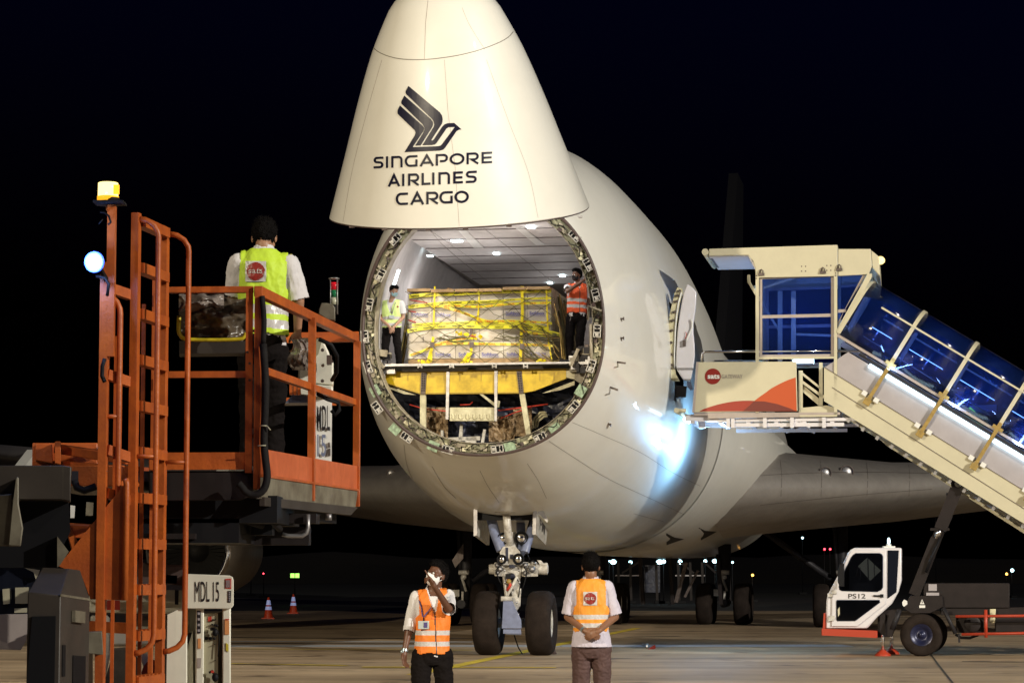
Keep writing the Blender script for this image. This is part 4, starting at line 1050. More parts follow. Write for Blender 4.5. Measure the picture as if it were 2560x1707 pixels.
mb.build('handrail','chrome',st)
# platform floor and its lit under-frame
mb=MB(); strip(mb,(1735,1032),(2100,1030),0,WD,.05); npr(mb,[(1770,1036),(1995,1032),(2000,1042),(1770,1046)],.1,-.01)
mb.build('platform_floor','stair_pink',st)
mb=MB()
for da in(.1,WD-.1):
    mb.bar(N_(1712,1043,da),N_(1800,1047,da),.06,.12); mb.bar(N_(1790,1050,da),N_(2140,1047,da),.05,.06); mb.bar(N_(1820,1062,da),N_(2110,1060,da),.05,.07)
    mb.bar(N_(1950,1066,da),N_(2000,1052,da),.04,.04); mb.bar(N_(1990,1050,da),N_(2025,1067,da),.04,.04)
for x in(1820,1832,1912,1980,2060): mb.box(N_(x,1056,.05),(.07,.08,.2),(LAT,AFT,ZU))
for x in(1730,1800,1870,1940,2010,2080): mb.bar(N_(x,1052,.1),N_(x,1052,WD-.1),.08,.08)
mb.box(N_(1752,1058,.3),(.14,.1,.14),(LAT,AFT,ZU))
mb.build('floor_frame','truck_white',st)
mb=MB(); mb.tube([N_(1692,1026,-.1),N_(1692,1026,WD)],.05,14); mb.tube([N_(1692,1026,0),N_(1715,1026,0)],.04,10); mb.build('bumper_roll','stair_cream',st)
# frames right of the signboard
mb=MB()
for pts in ([(1996,925),(2006,925),(2006,1022),(1996,1022)],[(2047,905),(2056,905),(2056,1012),(2047,1012)],[(2006,930),(2050,965),(2050,972),(2006,937)],[(2006,950),(2050,982),(2086,1000),(2086,1008),(2050,990),(2006,958)],[(1996,1019),(2066,1012),(2090,1018),(2090,1034),(1996,1035)]): npr(mb,pts,.06,.12)
npr(mb,[(2006,960),(2046,994),(2046,1012),(2006,978)],.02,.2)
mb.build('pivot_frame','stair_cream',st)
# ---- flight: local frame along the slope
g0=N_(2095,834); g1=N_(2560,1113); SD=(g1-g0).normalized(); SN=SD.cross(AFT).normalized()
if SN.z<0: SN=-SN
Lg=(g1-g0).length; LEN=Lg+4.1
def FL(s,n,q_): return g0+SD*s+SN*n+AFT*q_
def fs(x,y):  # pixel -> (s,n) in near side plane
    p=N_(x,y)-g0; return p.dot(SD),p.dot(SN)
mb=MB()
def nrun(pts,th,da,mi=0): mb.prism([N_(x,y,da) for x,y in pts],AFT*th,mi)
def ext(x,y,n=None):
    return FL(LEN,fs(x,y)[1],0)
def flight_poly(ta,tb,ba,bb,th,da):   # top edge a->b, bottom edge a->b, both prolonged to the foot
    mb.prism([N_(*ta,da=da),ext(*tb)+AFT*da,ext(*bb)+AFT*da,N_(*ba,da=da)],AFT*th)
for da in(0,WD-.08):
    flight_poly((2060,918),(2411,1141),(2060,1002),(2280,1141),.08,da)
flight_poly((2200,1095),(2400,1230),(2215,1110),(2400,1245),.05,.5)
mb.build('stringer','stair_cream',st)
mb=MB()
for a_,b_ in(((2080,968),(2470,1227)),): mb.bar(N_(*a_,da=-.005),ext(*b_)-AFT*.005,.008,.014,up=SN)
mb.bar(N_(2062,918.5,-.006),ext(2411,1141.5)-AFT*.006,.012,.012,up=SN)
mb.build('stringer_seam','bracket_brown',st)
mb=MB()
for da in(.03,WD-.08): mb.prism([FL(.35,-.20,da),FL(LEN,-.20,da),ext(2411,1142)+AFT*da,N_(2060,919,da)],AFT*.05)
mb.build('side_sheet','stair_grey',st)
mb=MB(); npts=[]
sA,nA=fs(2120,1040); sB=LEN
k=int((sB-sA)/.32)
for i in range(k):
    mb=MB(); s=sA+.32*i; mb.box(FL(s,-1.02,WD/2),(.30,WD-.2,.04),(LAT,AFT,ZU)); mb.box(FL(s+.05,-1.32,.1),(.06,.1,.08),(SD,AFT,SN)); mb.build('step','silver',st,split=False)
mb=MB()
for da in(.04,WD-.04): 
    mb.bar(FL(0.0,0,da),FL(LEN,0,da),.06,.11,up=SN)
mb.build('sill_rail','stair_pink',st)
mb=MB(); 
for da in(.02,WD-.02): mb.bar(FL(0.55,-.13,da),FL(LEN,-.13,da),.05,.05,up=SN)
mb.build('lamp_housing','dark_steel',st)
s0,n0=fs(2173,901); ribs=[fs(2226,911)[0],fs(2358,991)[0],fs(2492,1074)[0]]; dr_=ribs[1]-ribs[0]; ribs+= [ribs[2]+dr_,ribs[2]+2*dr_,ribs[2]+3*dr_]
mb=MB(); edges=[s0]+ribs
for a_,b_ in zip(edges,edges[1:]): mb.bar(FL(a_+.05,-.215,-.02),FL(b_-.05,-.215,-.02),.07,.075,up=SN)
for a_,b_ in zip([.3]+ribs,ribs): mb.bar(FL(a_+.05,.60,WD-.08),FL(b_-.35,.60,WD-.08),.012,.014,up=SN)  # far thin lines: added glow for the LED reflection in the far pane
tb=mb.build('led_line','led',st)
mb=MB(); mb.box(N_(2008,903,.03),(.40,.05,.07),(LAT,AFT,ZU)); mb.box(N_(2034,903,.03),(.01,.06,.09),(LAT,AFT,ZU)); mb.build('led_line','led',st)
# canopy cross-section and glazing
H1=.86;H2=1.30
prof=[(0,0),(0,H1*.5),(0,H1)]+[(WD/2-WD/2*math.cos(R(t)),H1+(H2-H1)*math.sin(R(t))) for t in(12,25,40,55,70,90,110,125,140,155,168)]+[(WD,H1),(WD,H1*.5),(WD,0)]
def sheet_run(s0,s1,inset=0):
    vs=[FL(s,n,q_) for s in(s0,s1) for q_,n in prof]; n=len(prof); return vs,[(i,i+1,n+i+1,n+i) for i in range(n-1)]
ss=[.02]+ribs
for a_,b_ in zip(ss,ss[1:]):
    mb=MB(); vs,f_=sheet_run(a_,b_); mb.faces(vs,f_); 
    for f in mb.bm.faces: f.smooth=True
    o=mb.build('canopy_pane','blue_glass',st); so=o.modifiers.new('s','SOLIDIFY'); so.thickness=.008
for i,s in enumerate([.0]+ribs):
    mb=MB(); pts=[FL(s,n+.015,q_) for q_,n in prof]
    for a_,b_ in zip(pts,pts[1:]): mb.bar(a_,b_,.075,.03,up=(a_+b_)/2-FL(s,.3,WD/2))
    mb.build('canopy_rib','stair_cream',st)
    if i:
        mb=MB(); mb.box(FL(s,.02,-.02),(.22,.03,.07),(SD,AFT,SN)); mb.box(FL(s,.02,-.02),(.08,.035,.24),(SD,AFT,SN)); mb.bar(FL(s,-.08,-.05),FL(s,-.80,-.06),.07,.07,up=SD); mb.box(FL(s,-.84,-.08),(.14,.09,.12),(SD,AFT,SN)); mb.box(FL(s-.13,-.72,-.03),(.10,.05,.09),(SD,AFT,SN),mi=1); mb.box(FL(s+.13,-.72,-.03),(.10,.05,.09),(SD,AFT,SN),mi=1)
        mb.build('rib_clamp',['clamp_ochre','plate_white'],st)
mb=MB()
for q_,n_ in((0,H1),(WD,H1)): mb.bar(FL(.45,n_,q_-.02),FL(LEN,n_,q_-.02),.03,.035,up=SN)
mb.bar(FL(0,H2,WD/2),FL(LEN,H2,WD/2),.02,.02,up=SN,mi=1)
mb.build('canopy_rail',['stair_cream','dark_steel'],st)
mb=MB(); mb.tube([FL(.3,.35,WD-.12),FL(LEN,.22,WD-.12)],.018,6); mb.build('inner_handrail','chrome',st)
mb=MB(); p=fs(2440,1010); mb.prism([FL(p[0]-.15,.12,WD-.1),FL(p[0]+.3,.08,WD-.1),FL(p[0]+.25,.16,WD-.1),FL(p[0]-.1,.24,WD-.1)],AFT*.01); mb.build('exit_sticker','exit_green',st)
# real lamps inside: tubes light the canopy and the fuselage
def lit(n,p,e,c,**k):
    o=lamp(n,'AREA',(0,0,0),e,c,**k); o.parent=st; o.location=p-st.location; return o
for s in(1.2,2.6,4.0,5.4):
    o=lit('tube_light',FL(s,-.10,.25),26,(.25,.45,1),shape='RECTANGLE',size=1.1,size_y=.06); o.rotation_euler=(SN).to_track_quat('-Z','Y').to_euler()
o=lit('tube_light',N_(1990,860,1.2),22,(.3,.5,1),shape='RECTANGLE',size=.8,size_y=.3); o.rotation_euler=Vector((0,0,1)).to_track_quat('-Z','Y').to_euler()
# spot of blue-white light thrown from the platform edge on to the fuselage flank
o=lamp('platform_light','POINT',(0,0,0),120,(.26,.58,1),shadow_soft_size=.10); o.parent=st; o.location=N_(1745,1105,2.6)-st.location; tgt=W(3.1,2.2,3.9)-st.location
o.rotation_euler=(tgt-o.location).to_track_quat('-Z','Y').to_euler()
o=lamp('platform_light','POINT',(0,0,0),110,(.26,.58,1),shadow_soft_size=.10); o.parent=st; o.location=N_(1740,1150,3.4)-st.location
o=lamp('platform_light','POINT',(0,0,0),35,(.45,.7,1),shadow_soft_size=.1); o.parent=st; o.location=N_(1800,1075,1.0)-st.location
mb=MB(); mb.tube([N_(1706,1044,.5),N_(1706,1044,1.4)],.04,8); mb.build('edge_lamp','led',st)
# amber lamp on the canopy
p=N_(2200,645,.4); mb=MB(); mb.ball(p,(.09,.09,.08)); mb.build('amber_lamp','amber',st); mb=MB(); mb.box(p-LAT*.08,(.12,.05,.04)); mb.build('lamp_bracket','dark_steel',st)
# lift arm
mb=MB(); e=N_(2396,1207,.3); 
mb.lathe(e,AFT,[(-.08,.14),(.08,.14),(.08,.07),(-.08,.07),(-.08,.14)],24)
mb.bar(N_(2391,1222,.3),N_(2351,1322,.3),.24,.24,up=LAT)
mb.box(N_(2350,1322,.3),(.36,.2,.05),(LAT,AFT,ZU)); mb.bar(N_(2341,1345,.3),N_(2285,1487,.3),.20,.21,up=LAT)
mb.build('lift_arm','truck_dark',st)
mb=MB(); mb.tube([N_(2352,1318,.25),N_(2340,1345,.25)],.055,12); mb.build('lift_rod','chrome',st)
mb=MB(); mb.tube([N_(2350,1345,.15),N_(2330,1390,.12),N_(2315,1430,.15)],.025,6); mb.tube([N_(2368,1230,.5),N_(2380,1290,.5),N_(2362,1330,.5)],.02,6); mb.build('hose','black',st)
mb=MB(); mb.bar(N_(2390,1222,WD-.4),N_(2290,1480,WD-.4),.22,.2,up=LAT); mb.build('lift_arm','truck_dark',st)
# cab
c3=lambda x,y:(1980+x/2.766,1140+y/2.766)
cab=[c3(*p) for p in ((320,815),(352,740),(385,668),(405,645),(432,632),(758,632),(757,860),(735,940),(690,1020),(590,1110),(520,1190),(230,1190),(236,1000),(243,960))]
mb=MB(); npr(mb,cab,1.15,.12); cb=mb.build('cab_body','truck_white',st,bevel=.03)
door=[c3(*p) for p in ((330,812),(360,745),(392,680),(412,655),(436,648),(648,648),(648,1020),(452,1176),(272,1176),(275,960))]
mb=MB(); npr(mb,door,.04,.085); dr2=mb.build('cab_door','truck_white',cb,bevel=.012)
def nglass(pts,da,nm,par,m='cab_glass'): mb=MB(); npr(mb,[c3(*p) for p in pts],.004,da); return mb.build(nm,m,par,bevel=.004)
nglass([(322,900),(330,860),(370,775),(405,700),(420,680),(440,668),(605,668),(622,675),(630,690),(630,905),(618,925),(590,938),(345,932),(326,922)],.075,'door_window',dr2)
nglass([(312,992),(605,992),(610,1010),(448,1132),(435,1140),(312,1140),(304,1130),(304,1000)],.075,'door_window',dr2)
nglass([(660,650),(738,650),(722,940),(658,985)],.108,'rear_window',cb,'dark_glass')
ntext('PS12',c3(388,0)[0],c3(0,950)[1],c3(508,0)[0],c3(0,983)[1],.079,'decal_dark',dr2,.012)
mb=MB(); mb.bar(N_(*c3(562,963),da=.07),N_(*c3(620,966),da=.07),.03,.03); mb.box(N_(*c3(620,964),da=.07),(.06,.04,.06)); mb.build('door_handle','black',dr2)
mb=MB()
for x,y in((288,940),(262,960),(275,1115),(268,1125)): mb.box(N_(*c3(x,y),da=.08),(.10,.06,.07))
mb.build('door_hinge','gear_white',dr2)
mb=MB(); npr(mb,[c3(*p) for p in ((326,922),(326,900),(334,860),(374,778),(408,704),(422,684),(440,672),(603,672),(618,679),(626,692),(626,903),(616,921),(590,934),(345,928))],.001,.084); npr(mb,[c3(*p) for p in((316,996),(603,996),(606,1010),(446,1128),(435,1136),(314,1136),(308,1128),(308,1004))],.001,.084); mb.build('cabin_interior','black',dr2)
mb=MB(); mb.prism([N_(*c3(455,760),da=.081),N_(*c3(520,700),da=.081),N_(*c3(615,790),da=.081),N_(*c3(540,860),da=.081)],AFT*.002); mb.prism([N_(*c3(315,1060),da=.068),N_(*c3(328,1040),da=.068),N_(*c3(330,1090),da=.068),N_(*c3(318,1110),da=.068)],AFT*.004)
mb.build('seat_back','stair_cream',cb)
mb=MB(); mb.bar(N_(*c3(524,690),da=.0805),N_(*c3(528,925),da=.0805),.02,.002,up=AFT); mb.bar(N_(*c3(568,735),da=.0805),N_(*c3(570,925),da=.0805),.015,.002,up=AFT); mb.tube([N_(*c3(x,y),da=.0805) for x,y in((440,830),(455,775),(470,770),(474,820),(462,880))],.006,6); mb.prism([N_(*c3(430,880),da=.0812),N_(*c3(560,870),da=.0812),N_(*c3(575,925),da=.0812),N_(*c3(420,925),da=.0812)],AFT*.001); mb.build('cab_seat','dark_steel',cb,split=False)
mb=MB(); npr(mb,[c3(*p) for p in((318,800),(330,745),(362,742),(362,900),(330,900),(318,870))],.12,-.15); mb.bar(N_(*c3(340,770),da=-.1),N_(*c3(360,700),da=.1),.03,.03); mb.build('mirror','black',cb,bevel=.01)
mb=MB(); npr(mb,[c3(*p) for p in((203,1190),(590,1206),(590,1256),(203,1238))],1.3,.04); mb.build('bumper','truck_red',st,bevel=.01)
mb=MB(); npr(mb,[c3(*p) for p in((218,1085),(230,1085),(230,1190),(212,1190))],1.2,.08); mb.build('bumper_end','truck_red',st)
mb=MB(); mb.tube([N_(*c3(668,628),da=.3),N_(*c3(668,606),da=.3)],.05,10); mb.box(N_(*c3(668,626),da=.3),(.22,.2,.03)); mb.build('beacon_base','plate_white',st)
mb=MB(); mb.ball(N_(*c3(668,585),da=.3),(.028,.03,.065)); mb.build('beacon','led',st)
# chassis
mb=MB()
npr(mb,[c3(*p) for p in((590,1075),(760,1050),(745,1120),(690,1250),(590,1256))],.7,.3)
npr(mb,[c3(*p) for p in((815,965),(1040,965),(1045,1040),(1010,1060),(960,1085),(820,1085),(770,1050))],1.6,.15)
npr(mb,[c3(*p) for p in((1030,1048),(2560,1040),(2560,1100),(1030,1100))],1.6,.3)
mb.build('chassis','truck_dark',st,bevel=.01)
mb=MB(); npr(mb,[c3(*p) for p in((910,878),(1508,878),(1508,1047),(1040,1047),(1036,965),(910,965))],1.5,.25); tk=mb.build('equipment_box','truck_dark',st,bevel=.012)
mb=MB(); npr(mb,[c3(*p) for p in((944,884),(1002,884),(1002,930),(944,930))],.01,.235); npr(mb,[c3(*p) for p in((928,943),(1018,943),(1018,963),(928,963))],.01,.235); mb.build('plate','stair_grey',tk)
mb=MB(); npr(mb,[c3(*p) for p in((884,1022),(899,988),(916,1022))],.01,.135); npr(mb,[c3(*p) for p in((880,1030),(921,1030),(921,1048),(880,1048))],.01,.135); npr(mb,[c3(*p) for p in((762,1008),(775,990),(796,1000),(798,1022),(775,1040),(764,1030))],.01,.14); mb.build('warning_sticker','plate_white',tk)
mb=MB(); mb.bar(N_(*c3(899,1000),da=.13),N_(*c3(903,1014),da=.13),.01,.01); mb.build('warning_mark','black',tk)
mb=MB()
for i,(x,r) in enumerate(((1250,.13),(1600,.0))):
    if r: mb.lathe(N_(*c3(x,1160),da=.25),AFT,[(0,.001),(0,.12),(.02,.16),(1.2,.16)],20)
npr(mb,[c3(*p) for p in((1140,1110),(1330,1110),(1330,1225),(1140,1225))],.9,.5); npr(mb,[c3(*p) for p in((1410,1105),(1800,1105),(1800,1210),(1410,1215))],.5,.25)
mb.build('engine_unit','truck_dark',st,bevel=.01)
mb=MB(); npr(mb,[c3(*p) for p in((1370,1056),(1412,1056),(1405,1150),(1385,1158),(1368,1140))],.1,.18); mb.build('filter_can','cream',st,bevel=.01)
mb=MB()
mb.tube([N_(*c3(1045,1045),da=.0),N_(*c3(1130,1225),da=.0)],.04,10); mb.tube([N_(*c3(745,1060),da=.05),N_(*c3(690,1200),da=.05)],.05,10); mb.bar(N_(*c3(1155,1225),da=.1),N_(*c3(1157,1288),da=.1),.06,.04)
mb.build('fender_stay','dark_steel',st)
mb=MB(); mb.tube([N_(*c3(1130,1230),da=.1),N_(*c3(1170,1255),da=.1),N_(*c3(1230,1257),da=.1),N_(*c3(1290,1235),da=.1)],.025,8); mb.build('hose','black',st)
mb=MB()
mb.tube([N_(*c3(1130,1106),da=-.05),N_(*c3(1650,1102),da=-.05),N_(2820,1538,-.05)],.028,10); mb.tube([N_(*c3(1172,1230),da=-.05),N_(*c3(1650,1221),da=-.05),N_(2820,1580,-.05)],.028,10); mb.tube([N_(*c3(1339,1060),da=-.05),N_(*c3(1341,1252),da=-.05)],.033,10)
mb.build('side_guard','truck_red',st)
g=N_(2303,1636); g.z=0; zc=.405
for x,da in((2303.6,.25),(2317,1.75)):
    c=N_(x,1588,da); c.z=zc; t=wheel(c,AFT,.405,.28,st,hm='rim_blue',hub=.52)
c=N_(2850,1588,.25); c.z=zc; wheel(c,AFT,.405,.28,st,hm='rim_blue',hub=.52)
mb=MB()
for x,da in((625,.25),(680,1.3)):
    a_=N_(*c3(x,1150),da=da); b_=a_.copy(); b_.z=.08; mb.tube([a_,b_],.035,12)
so=mb.build('outrigger_rod','chrome',st)
mb=MB()
for x,da in((625,.25),(680,1.3)):
    a_=N_(*c3(x,1150),da=da); a_.z=0; mb.lathe(a_,ZU,[(0,.001),(0,.16),(.03,.15),(.10,.07),(.12,.05),(.12,.001)],16)
mb.build('outrigger_foot','truck_red',so)
mb=MB(); 
for x,da in((625,.25),(680,1.3)): mb.bar(N_(*c3(x,1090),da=da),N_(*c3(x,1235),da=da),.1,.1)
mb.build('outrigger_leg','truck_dark',st)
# ================================================================ MAIN DECK LOADER (foreground left)
LD=14.3
ld=thing('cargo_loader',Vector((U(420,1400,15).x,16,0)),'orange and white cargo loader with ladder, railed work platform and beacon in the left foreground','cargo loader')
XA=Vector((1,0,0)); YA=Vector((0,1,0))
def vpost(mb,x0,x1,ytop,ybot,Y,dep=.06,mi=0,zb=None):   # true vertical box between two heights
    a_=U((x0+x1)/2,(ytop+ybot)/2,Y); zt=U((x0+x1)/2,ytop,Y).z; z0=U((x0+x1)/2,ybot,Y).z if zb is None else zb
    wd=(x1-x0)/F*Y; mb.box((a_.x,Y+dep/2,(zt+z0)/2),(wd,dep,zt-z0),mi=mi); return mb
def fr(mb,pts,Y,th=.05,mi=0): P=[U(x,y,Y) for x,y in pts]; c=sum(P,Vector())/len(P); d=Vector((c.x,c.y,0)).normalized(); mb.prism(P,d*th,mi); return mb
# ladder: two rails set almost in line with the view, treads between them
Yl,Yr=14.3,14.85
XL=U(335,1000,Yl).x; XR=U(407,1000,Yr).x
zt_l=U(335,533,Yl).z; zt_r=U(407,570,Yr).z
ldir=Vector((XR-XL,Yr-Yl,0)).normalized(); lnor=Vector((ldir.y,-ldir.x,0))
mb=MB(); mb.box((XL,Yl,(zt_l+.35)/2),(.042,.055,zt_l-.35),(lnor,ldir,ZU)); mb.build('ladder_rail','orange_steel',ld)
mb=MB(); mb.box((XR,Yr,(zt_r+.35)/2),(.042,.055,zt_r-.35),(lnor,ldir,ZU)); mb.build('ladder_rail','orange_steel',ld)
y=553
for i in range(11):
    z=U(335,553+115.2*i,Yl).z
    if z<.3: break
    mb=MB(); a_=Vector((XL,Yl+.03,z)); b_=Vector((XR,Yr-.03,z)); mb.box((a_+b_)/2-ZU*.0,(.05,(b_-a_).length,.052),(lnor,ldir,ZU))
    mb.box((a_+b_)/2+lnor*.035-ZU*.0,(.012,(b_-a_).length,.056),(lnor,ldir,ZU))
    for k in range(7):
        p=a_.lerp(b_,(k+.5)/7); mb.box(p+ZU*.029,(.05,.03,.008),(lnor,ldir,ZU))
    mb.build('rung','orange_steel',ld)
def grab(X,Y,zt,zb,o=.105,name='grab_rail'):
    mb=MB(); p=Vector((X,Y,0)); n=Vector((1,.15,0)).normalized()
    pts=[p+ZU*zt]+[p+n*(o*math.sin(R(t)))+ZU*(zt-.10+.10*math.cos(R(t))) for t in(25,50,75,90)]+[p+n*o+ZU*(zb+.1)]+[p+n*(o*math.cos(R(t)))+ZU*(zb+.1-.10*math.sin(R(t))) for t in(25,50,75)]+[p+ZU*zb]
    mb.tube(pts,.0165,10)
    for zz in((zt*.45+zb*.55),): mb.tube([p+ZU*zz,p+n*o+ZU*zz],.012,8)
    return mb.build(name,'orange_steel',ld)
grab(XL+.02,Yl,U(340,548,Yl).z,U(340,1632,Yl).z); grab(XR+.02,Yr,U(410,584,Yr).z,U(410,1628,Yr).z,.12)
grab(U(266,740,14.2).x,14.15,U(266,738,14.15).z,U(266,1290,14.15).z,.085)
# second frame with the beacon mast
mb=MB(); vpost(mb,245,265,655,1500,14.1,.10,zb=.2); mb.build('mast_post','orange_steel',ld)
mb=MB(); vpost(mb,266,286,512,890,14.1,.05); mb.build('mast_pole','orange_steel',ld)
mb=MB(); 
for yy in(722,940,1128,1236): mb.bar(U(266,yy-4,14.15),U(325,yy+16,14.3),.04,.055)
for yy in(1320,1562): mb.bar(U(175,yy,14.7),U(325,yy+8,14.6),.05,.06)
mb.build('mast_crossbar','orange_steel',ld)
mb=MB(); vpost(mb,283,291,840,1300,14.2,.02,zb=.3); vpost(mb,352,361,760,1150,14.9,.03,zb=.4); vpost(mb,378,388,700,1210,15.1,.05,zb=.5); mb.build('inner_rail','orange_steel',ld)
c=U(272,480,14.15)
mb=MB(); mb.lathe(U(272,513,14.15),ZU,[(0,.001),(0,.07),(.012,.085),(.02,.06),(.04,.058)],20); mb.box(U(275,508,14.15),(.165,.16,.012)); bb=mb.build('beacon_base','black',ld)
mb=MB(); mb.lathe(U(270,492,14.15),ZU,[(0,.001),(0,.056),(.075,.055),(.078,.05),(.08,.001)],24); mb.build('amber_beacon','amber',ld)
mb=MB(); mb.lathe(U(270,498,14.15),ZU,[(-.012,.001),(-.012,.06),(.014,.06),(.016,.001)],24); mb.box(U(291,474,14.06),(.03,.02,.05)); mb.build('beacon_collar','amber_lens',ld)
mb=MB(); mb.tube([U(278,527,14.15),U(278,512,14.15)],.028,12); mb.build('mast_collar','orange_steel',ld)
mb=MB(); mb.tube([U(250,530,14.1),U(262,532,14.1),U(272,540,14.05),U(277,556,14.05),U(270,562,14.05)],.006,6); mb.tube([U(257,548,14.1),U(247,560,14.1)],.004,5)
mb.tube([U(240,690,14.0),U(262,695,14.0),U(272,710,14.0),U(268,740,14.0)],.009,6); mb.tube([U(262,896,14.0),U(256,915,14.0),U(255,940,14.0),U(262,955,14.0)],.012,6)
mb.build('wire','black',ld)
# round blue work lamp (lit), facing the camera side
lc=U(234,655,13.95); nl=Vector((-.35,-1,-.1)).normalized()
mb=MB(); mb.lathe(lc-nl*.03,nl,[(-.03,.001),(-.03,.03),(0,.052),(.02,.055)],24); mb.bar(lc-nl*.03,U(266,700,14.1),.02,.02); mb.build('lamp_housing','black',ld)
mb=MB(); mb.lathe(lc,nl,[(-.01,.048),(.004,.046),(.012,.03),(.016,.001)],24); mb.build('work_lamp','blue_lamp',ld)
mb=MB(); mb.lathe(lc-nl*.004,nl,[(-.005,.046),(.006,.056),(-.01,.058)],24); mb.build('lamp_rim','blue_ring',ld)
o=lamp('work_light','POINT',(0,0,0),14,(.25,.42,1),shadow_soft_size=.05); o.parent=ld; o.location=lc+nl*.1-ld.location
# gusset and beams
mb=MB(); fr(mb,[(314,1206),(316,1500),(226,1497),(205,1440),(146,1414)],14.12,.03); mb.build('gusset_plate','orange_steel',ld)
mb=MB(); mb.tube([U(314,1196,14.1),U(317,1210,14.1),U(312,1500,14.1)],.018,8); mb.build('gusset_edge','orange_steel',ld)
mb=MB()
fr(mb,[(88,1107),(130,1110),(133,1159),(88,1150)],15.6,.3); fr(mb,[(137,1103),(152,1102),(152,1161),(137,1159)],15.5,.3); mb.bar(U(150,1122,15.7),U(330,1150,15.3),.10,.055); mb.bar(U(150,1158,15.7),U(330,1172,15.3),.12,.03)
mb.box(U(165,1140,15.9),(.4,.1,.16)); mb.bar(U(175,1190,15.2),U(330,1190,15),.2,.12); mb.bar(U(195,1206,15.1),U(300,1210,15.1),.04,.03)
fr(mb,[(172,1309),(226,1311),(205,1344),(188,1344)],14.6,.05); fr(mb,[(160,1308),(172,1310),(190,1345),(205,1372),(180,1380)],14.55,.05,mi=0)
mb.build('cross_beam','orange_steel',ld,bevel=.006)
mb=MB(); mb.tube([U(186,1200,14.9),U(192,1218,14.9),U(210,1226,14.9),U(240,1215,14.9)],.022,8); mb.build('hose','black',ld)
mb=MB(); fr(mb,[(262,1165),(372,1168),(372,1190),(262,1190)],15.2,.3); mb.build('roller','orange_panel',ld)
# platform ------------------------------------------------------
D1,D2=15.0,17.9
def RS(x,y,t=None):   # point on the receding right side of the platform
    # plane through (645,15.0) and (895,17.9)
    xa=(645-1280)/F*D1; xb=(895-1280)/F*D2
    d=ray(x,y); # solve CAM.xy + d*t on line
    ux,uy=xb-xa,D2-D1
    tt=(xa*uy-ux*D1)/(d.x*uy-d.y*ux); return CAM+d*tt
RSd=Vector(((895-1280)/F*D2-(645-1280)/F*D1,D2-D1,0)).normalized(); RSn=Vector((RSd.y,-RSd.x,0))
def rsq(mb,pts,th,o=0,mi=0): mb.prism([RS(x,y)+RSn*o for x,y in pts],RSn*-th,mi)
mb=MB()
fr(mb,[(400,717),(634,715),(634,731),(400,732)],D1,.05); mb.build('top_rail','orange_steel',ld,bevel=.004)
mb=MB(); fr(mb,[(400,928),(614,927),(614,943),(400,944)],D1+.01,.04); mb.build('mid_rail','orange_steel',ld)
mb=MB(); fr(mb,[(372,1131),(614,1130),(614,1173),(372,1174)],D1+.01,.02); mb.build('toe_board','orange_steel',ld)
mb=MB(); fr(mb,[(615,731),(633,731),(630,1182),(612,1181)],D1,.05); mb.build('post','orange_steel',ld)
mb=MB(); fr(mb,[(384,733),(397,733),(395,1130),(382,1130)],D1+.02,.04); mb.build('post','orange_steel',ld)
mb=MB(); fr(mb,[(637,715),(655,715),(651,1222),(633,1222)],D1-.02,.05); cpx=mb.build('corner_post','orange_steel',ld)
mb=MB()
for x,y in((624,908),(624,950),(618,880)): mb.disc(U(x,y,D1-.003),(0,-1,0),.008,8)
mb.tube([U(634.5,1000,D1-.01),U(636,1014,D1-.01),U(634,1030,D1-.01),U(636,1052,D1-.01)],.006,5); mb.build('bolt','seal_brown',ld)
mb=MB(); rsq(mb,[(655,715),(898,836),(898,856),(655,741)],.05,.001); mb.build('side_top_rail','orange_steel',ld,bevel=.004)
mb=MB(); rsq(mb,[(655,913),(893,998),(893,1013),(655,932)],.04,.0); mb.build('side_mid_rail','orange_steel',ld)
mb=MB(); rsq(mb,[(655,1122),(891,1165),(891,1224),(655,1187)],.02,.01); mb.build('side_toe_board','orange_panel',ld)
mb=MB(); rsq(mb,[(655,1185),(891,1222),(891,1227),(655,1192)],.06,.02); mb.build('toe_lip','orange_steel',ld)
for x0,x1,yt,yb in((772,790,792,1252),(885,901,850,1266)):
    mb=MB(); pt=RS((x0+x1)/2,yt+3); zb_=RS((x0+x1)/2,yb).z; mb.box((pt.x,pt.y,(pt.z+zb_)/2),(.042,.046,pt.z-zb_),(RSn,RSd,ZU)); o=mb.build('post','orange_steel',ld)
    mb=MB(); 
    for yy in(1215,1243): p=RS((x0+x1)/2,yy)+RSn*.022; mb.disc(p,RSn,.010,8)
    mb.build('bolt','seal_brown',o)
mb=MB(); mb.bar(RS(897,842),U(705,845,D2),.05,.07); mb.build('rear_rail','orange_steel',ld); mb=MB(); mb.bar(RS(897,1005),U(705,1003,D2),.04,.05); mb.build('rear_rail','orange_steel',ld)
mb=MB(); rsq(mb,[(655,1193),(891,1228),(884,1268),(865,1285),(655,1247),(648,1246)],.03,.012); sk=mb.build('side_skirt','grey_trim',ld)
mb=MB(); rsq(mb,[(649,1242),(884,1268),(866,1287),(649,1264)],.03,.03); mb.build('skirt_lip','grey_hood',sk)
P0=U(385,1178,D1+.02); 
mb=MB(); fr(mb,[(372,1178),(629,1178),(633,1184),(633,1238),(600,1250),(372,1252)],D1+.03,.05); mb.build('front_skirt','truck_dark',ld,bevel=.01)
mb=MB(); z=U(500,1176,D1).z; mb.prism([Vector((P0.x-.9,D1+.05,z)),Vector((U(630,1176,D1).x,D1+.05,z)),Vector((U(890,1222,D2).x-.03,D2,z)),Vector((P0.x-.9,D2,z))],(0,0,-.06)); mb.build('platform_deck','dark_steel',ld)
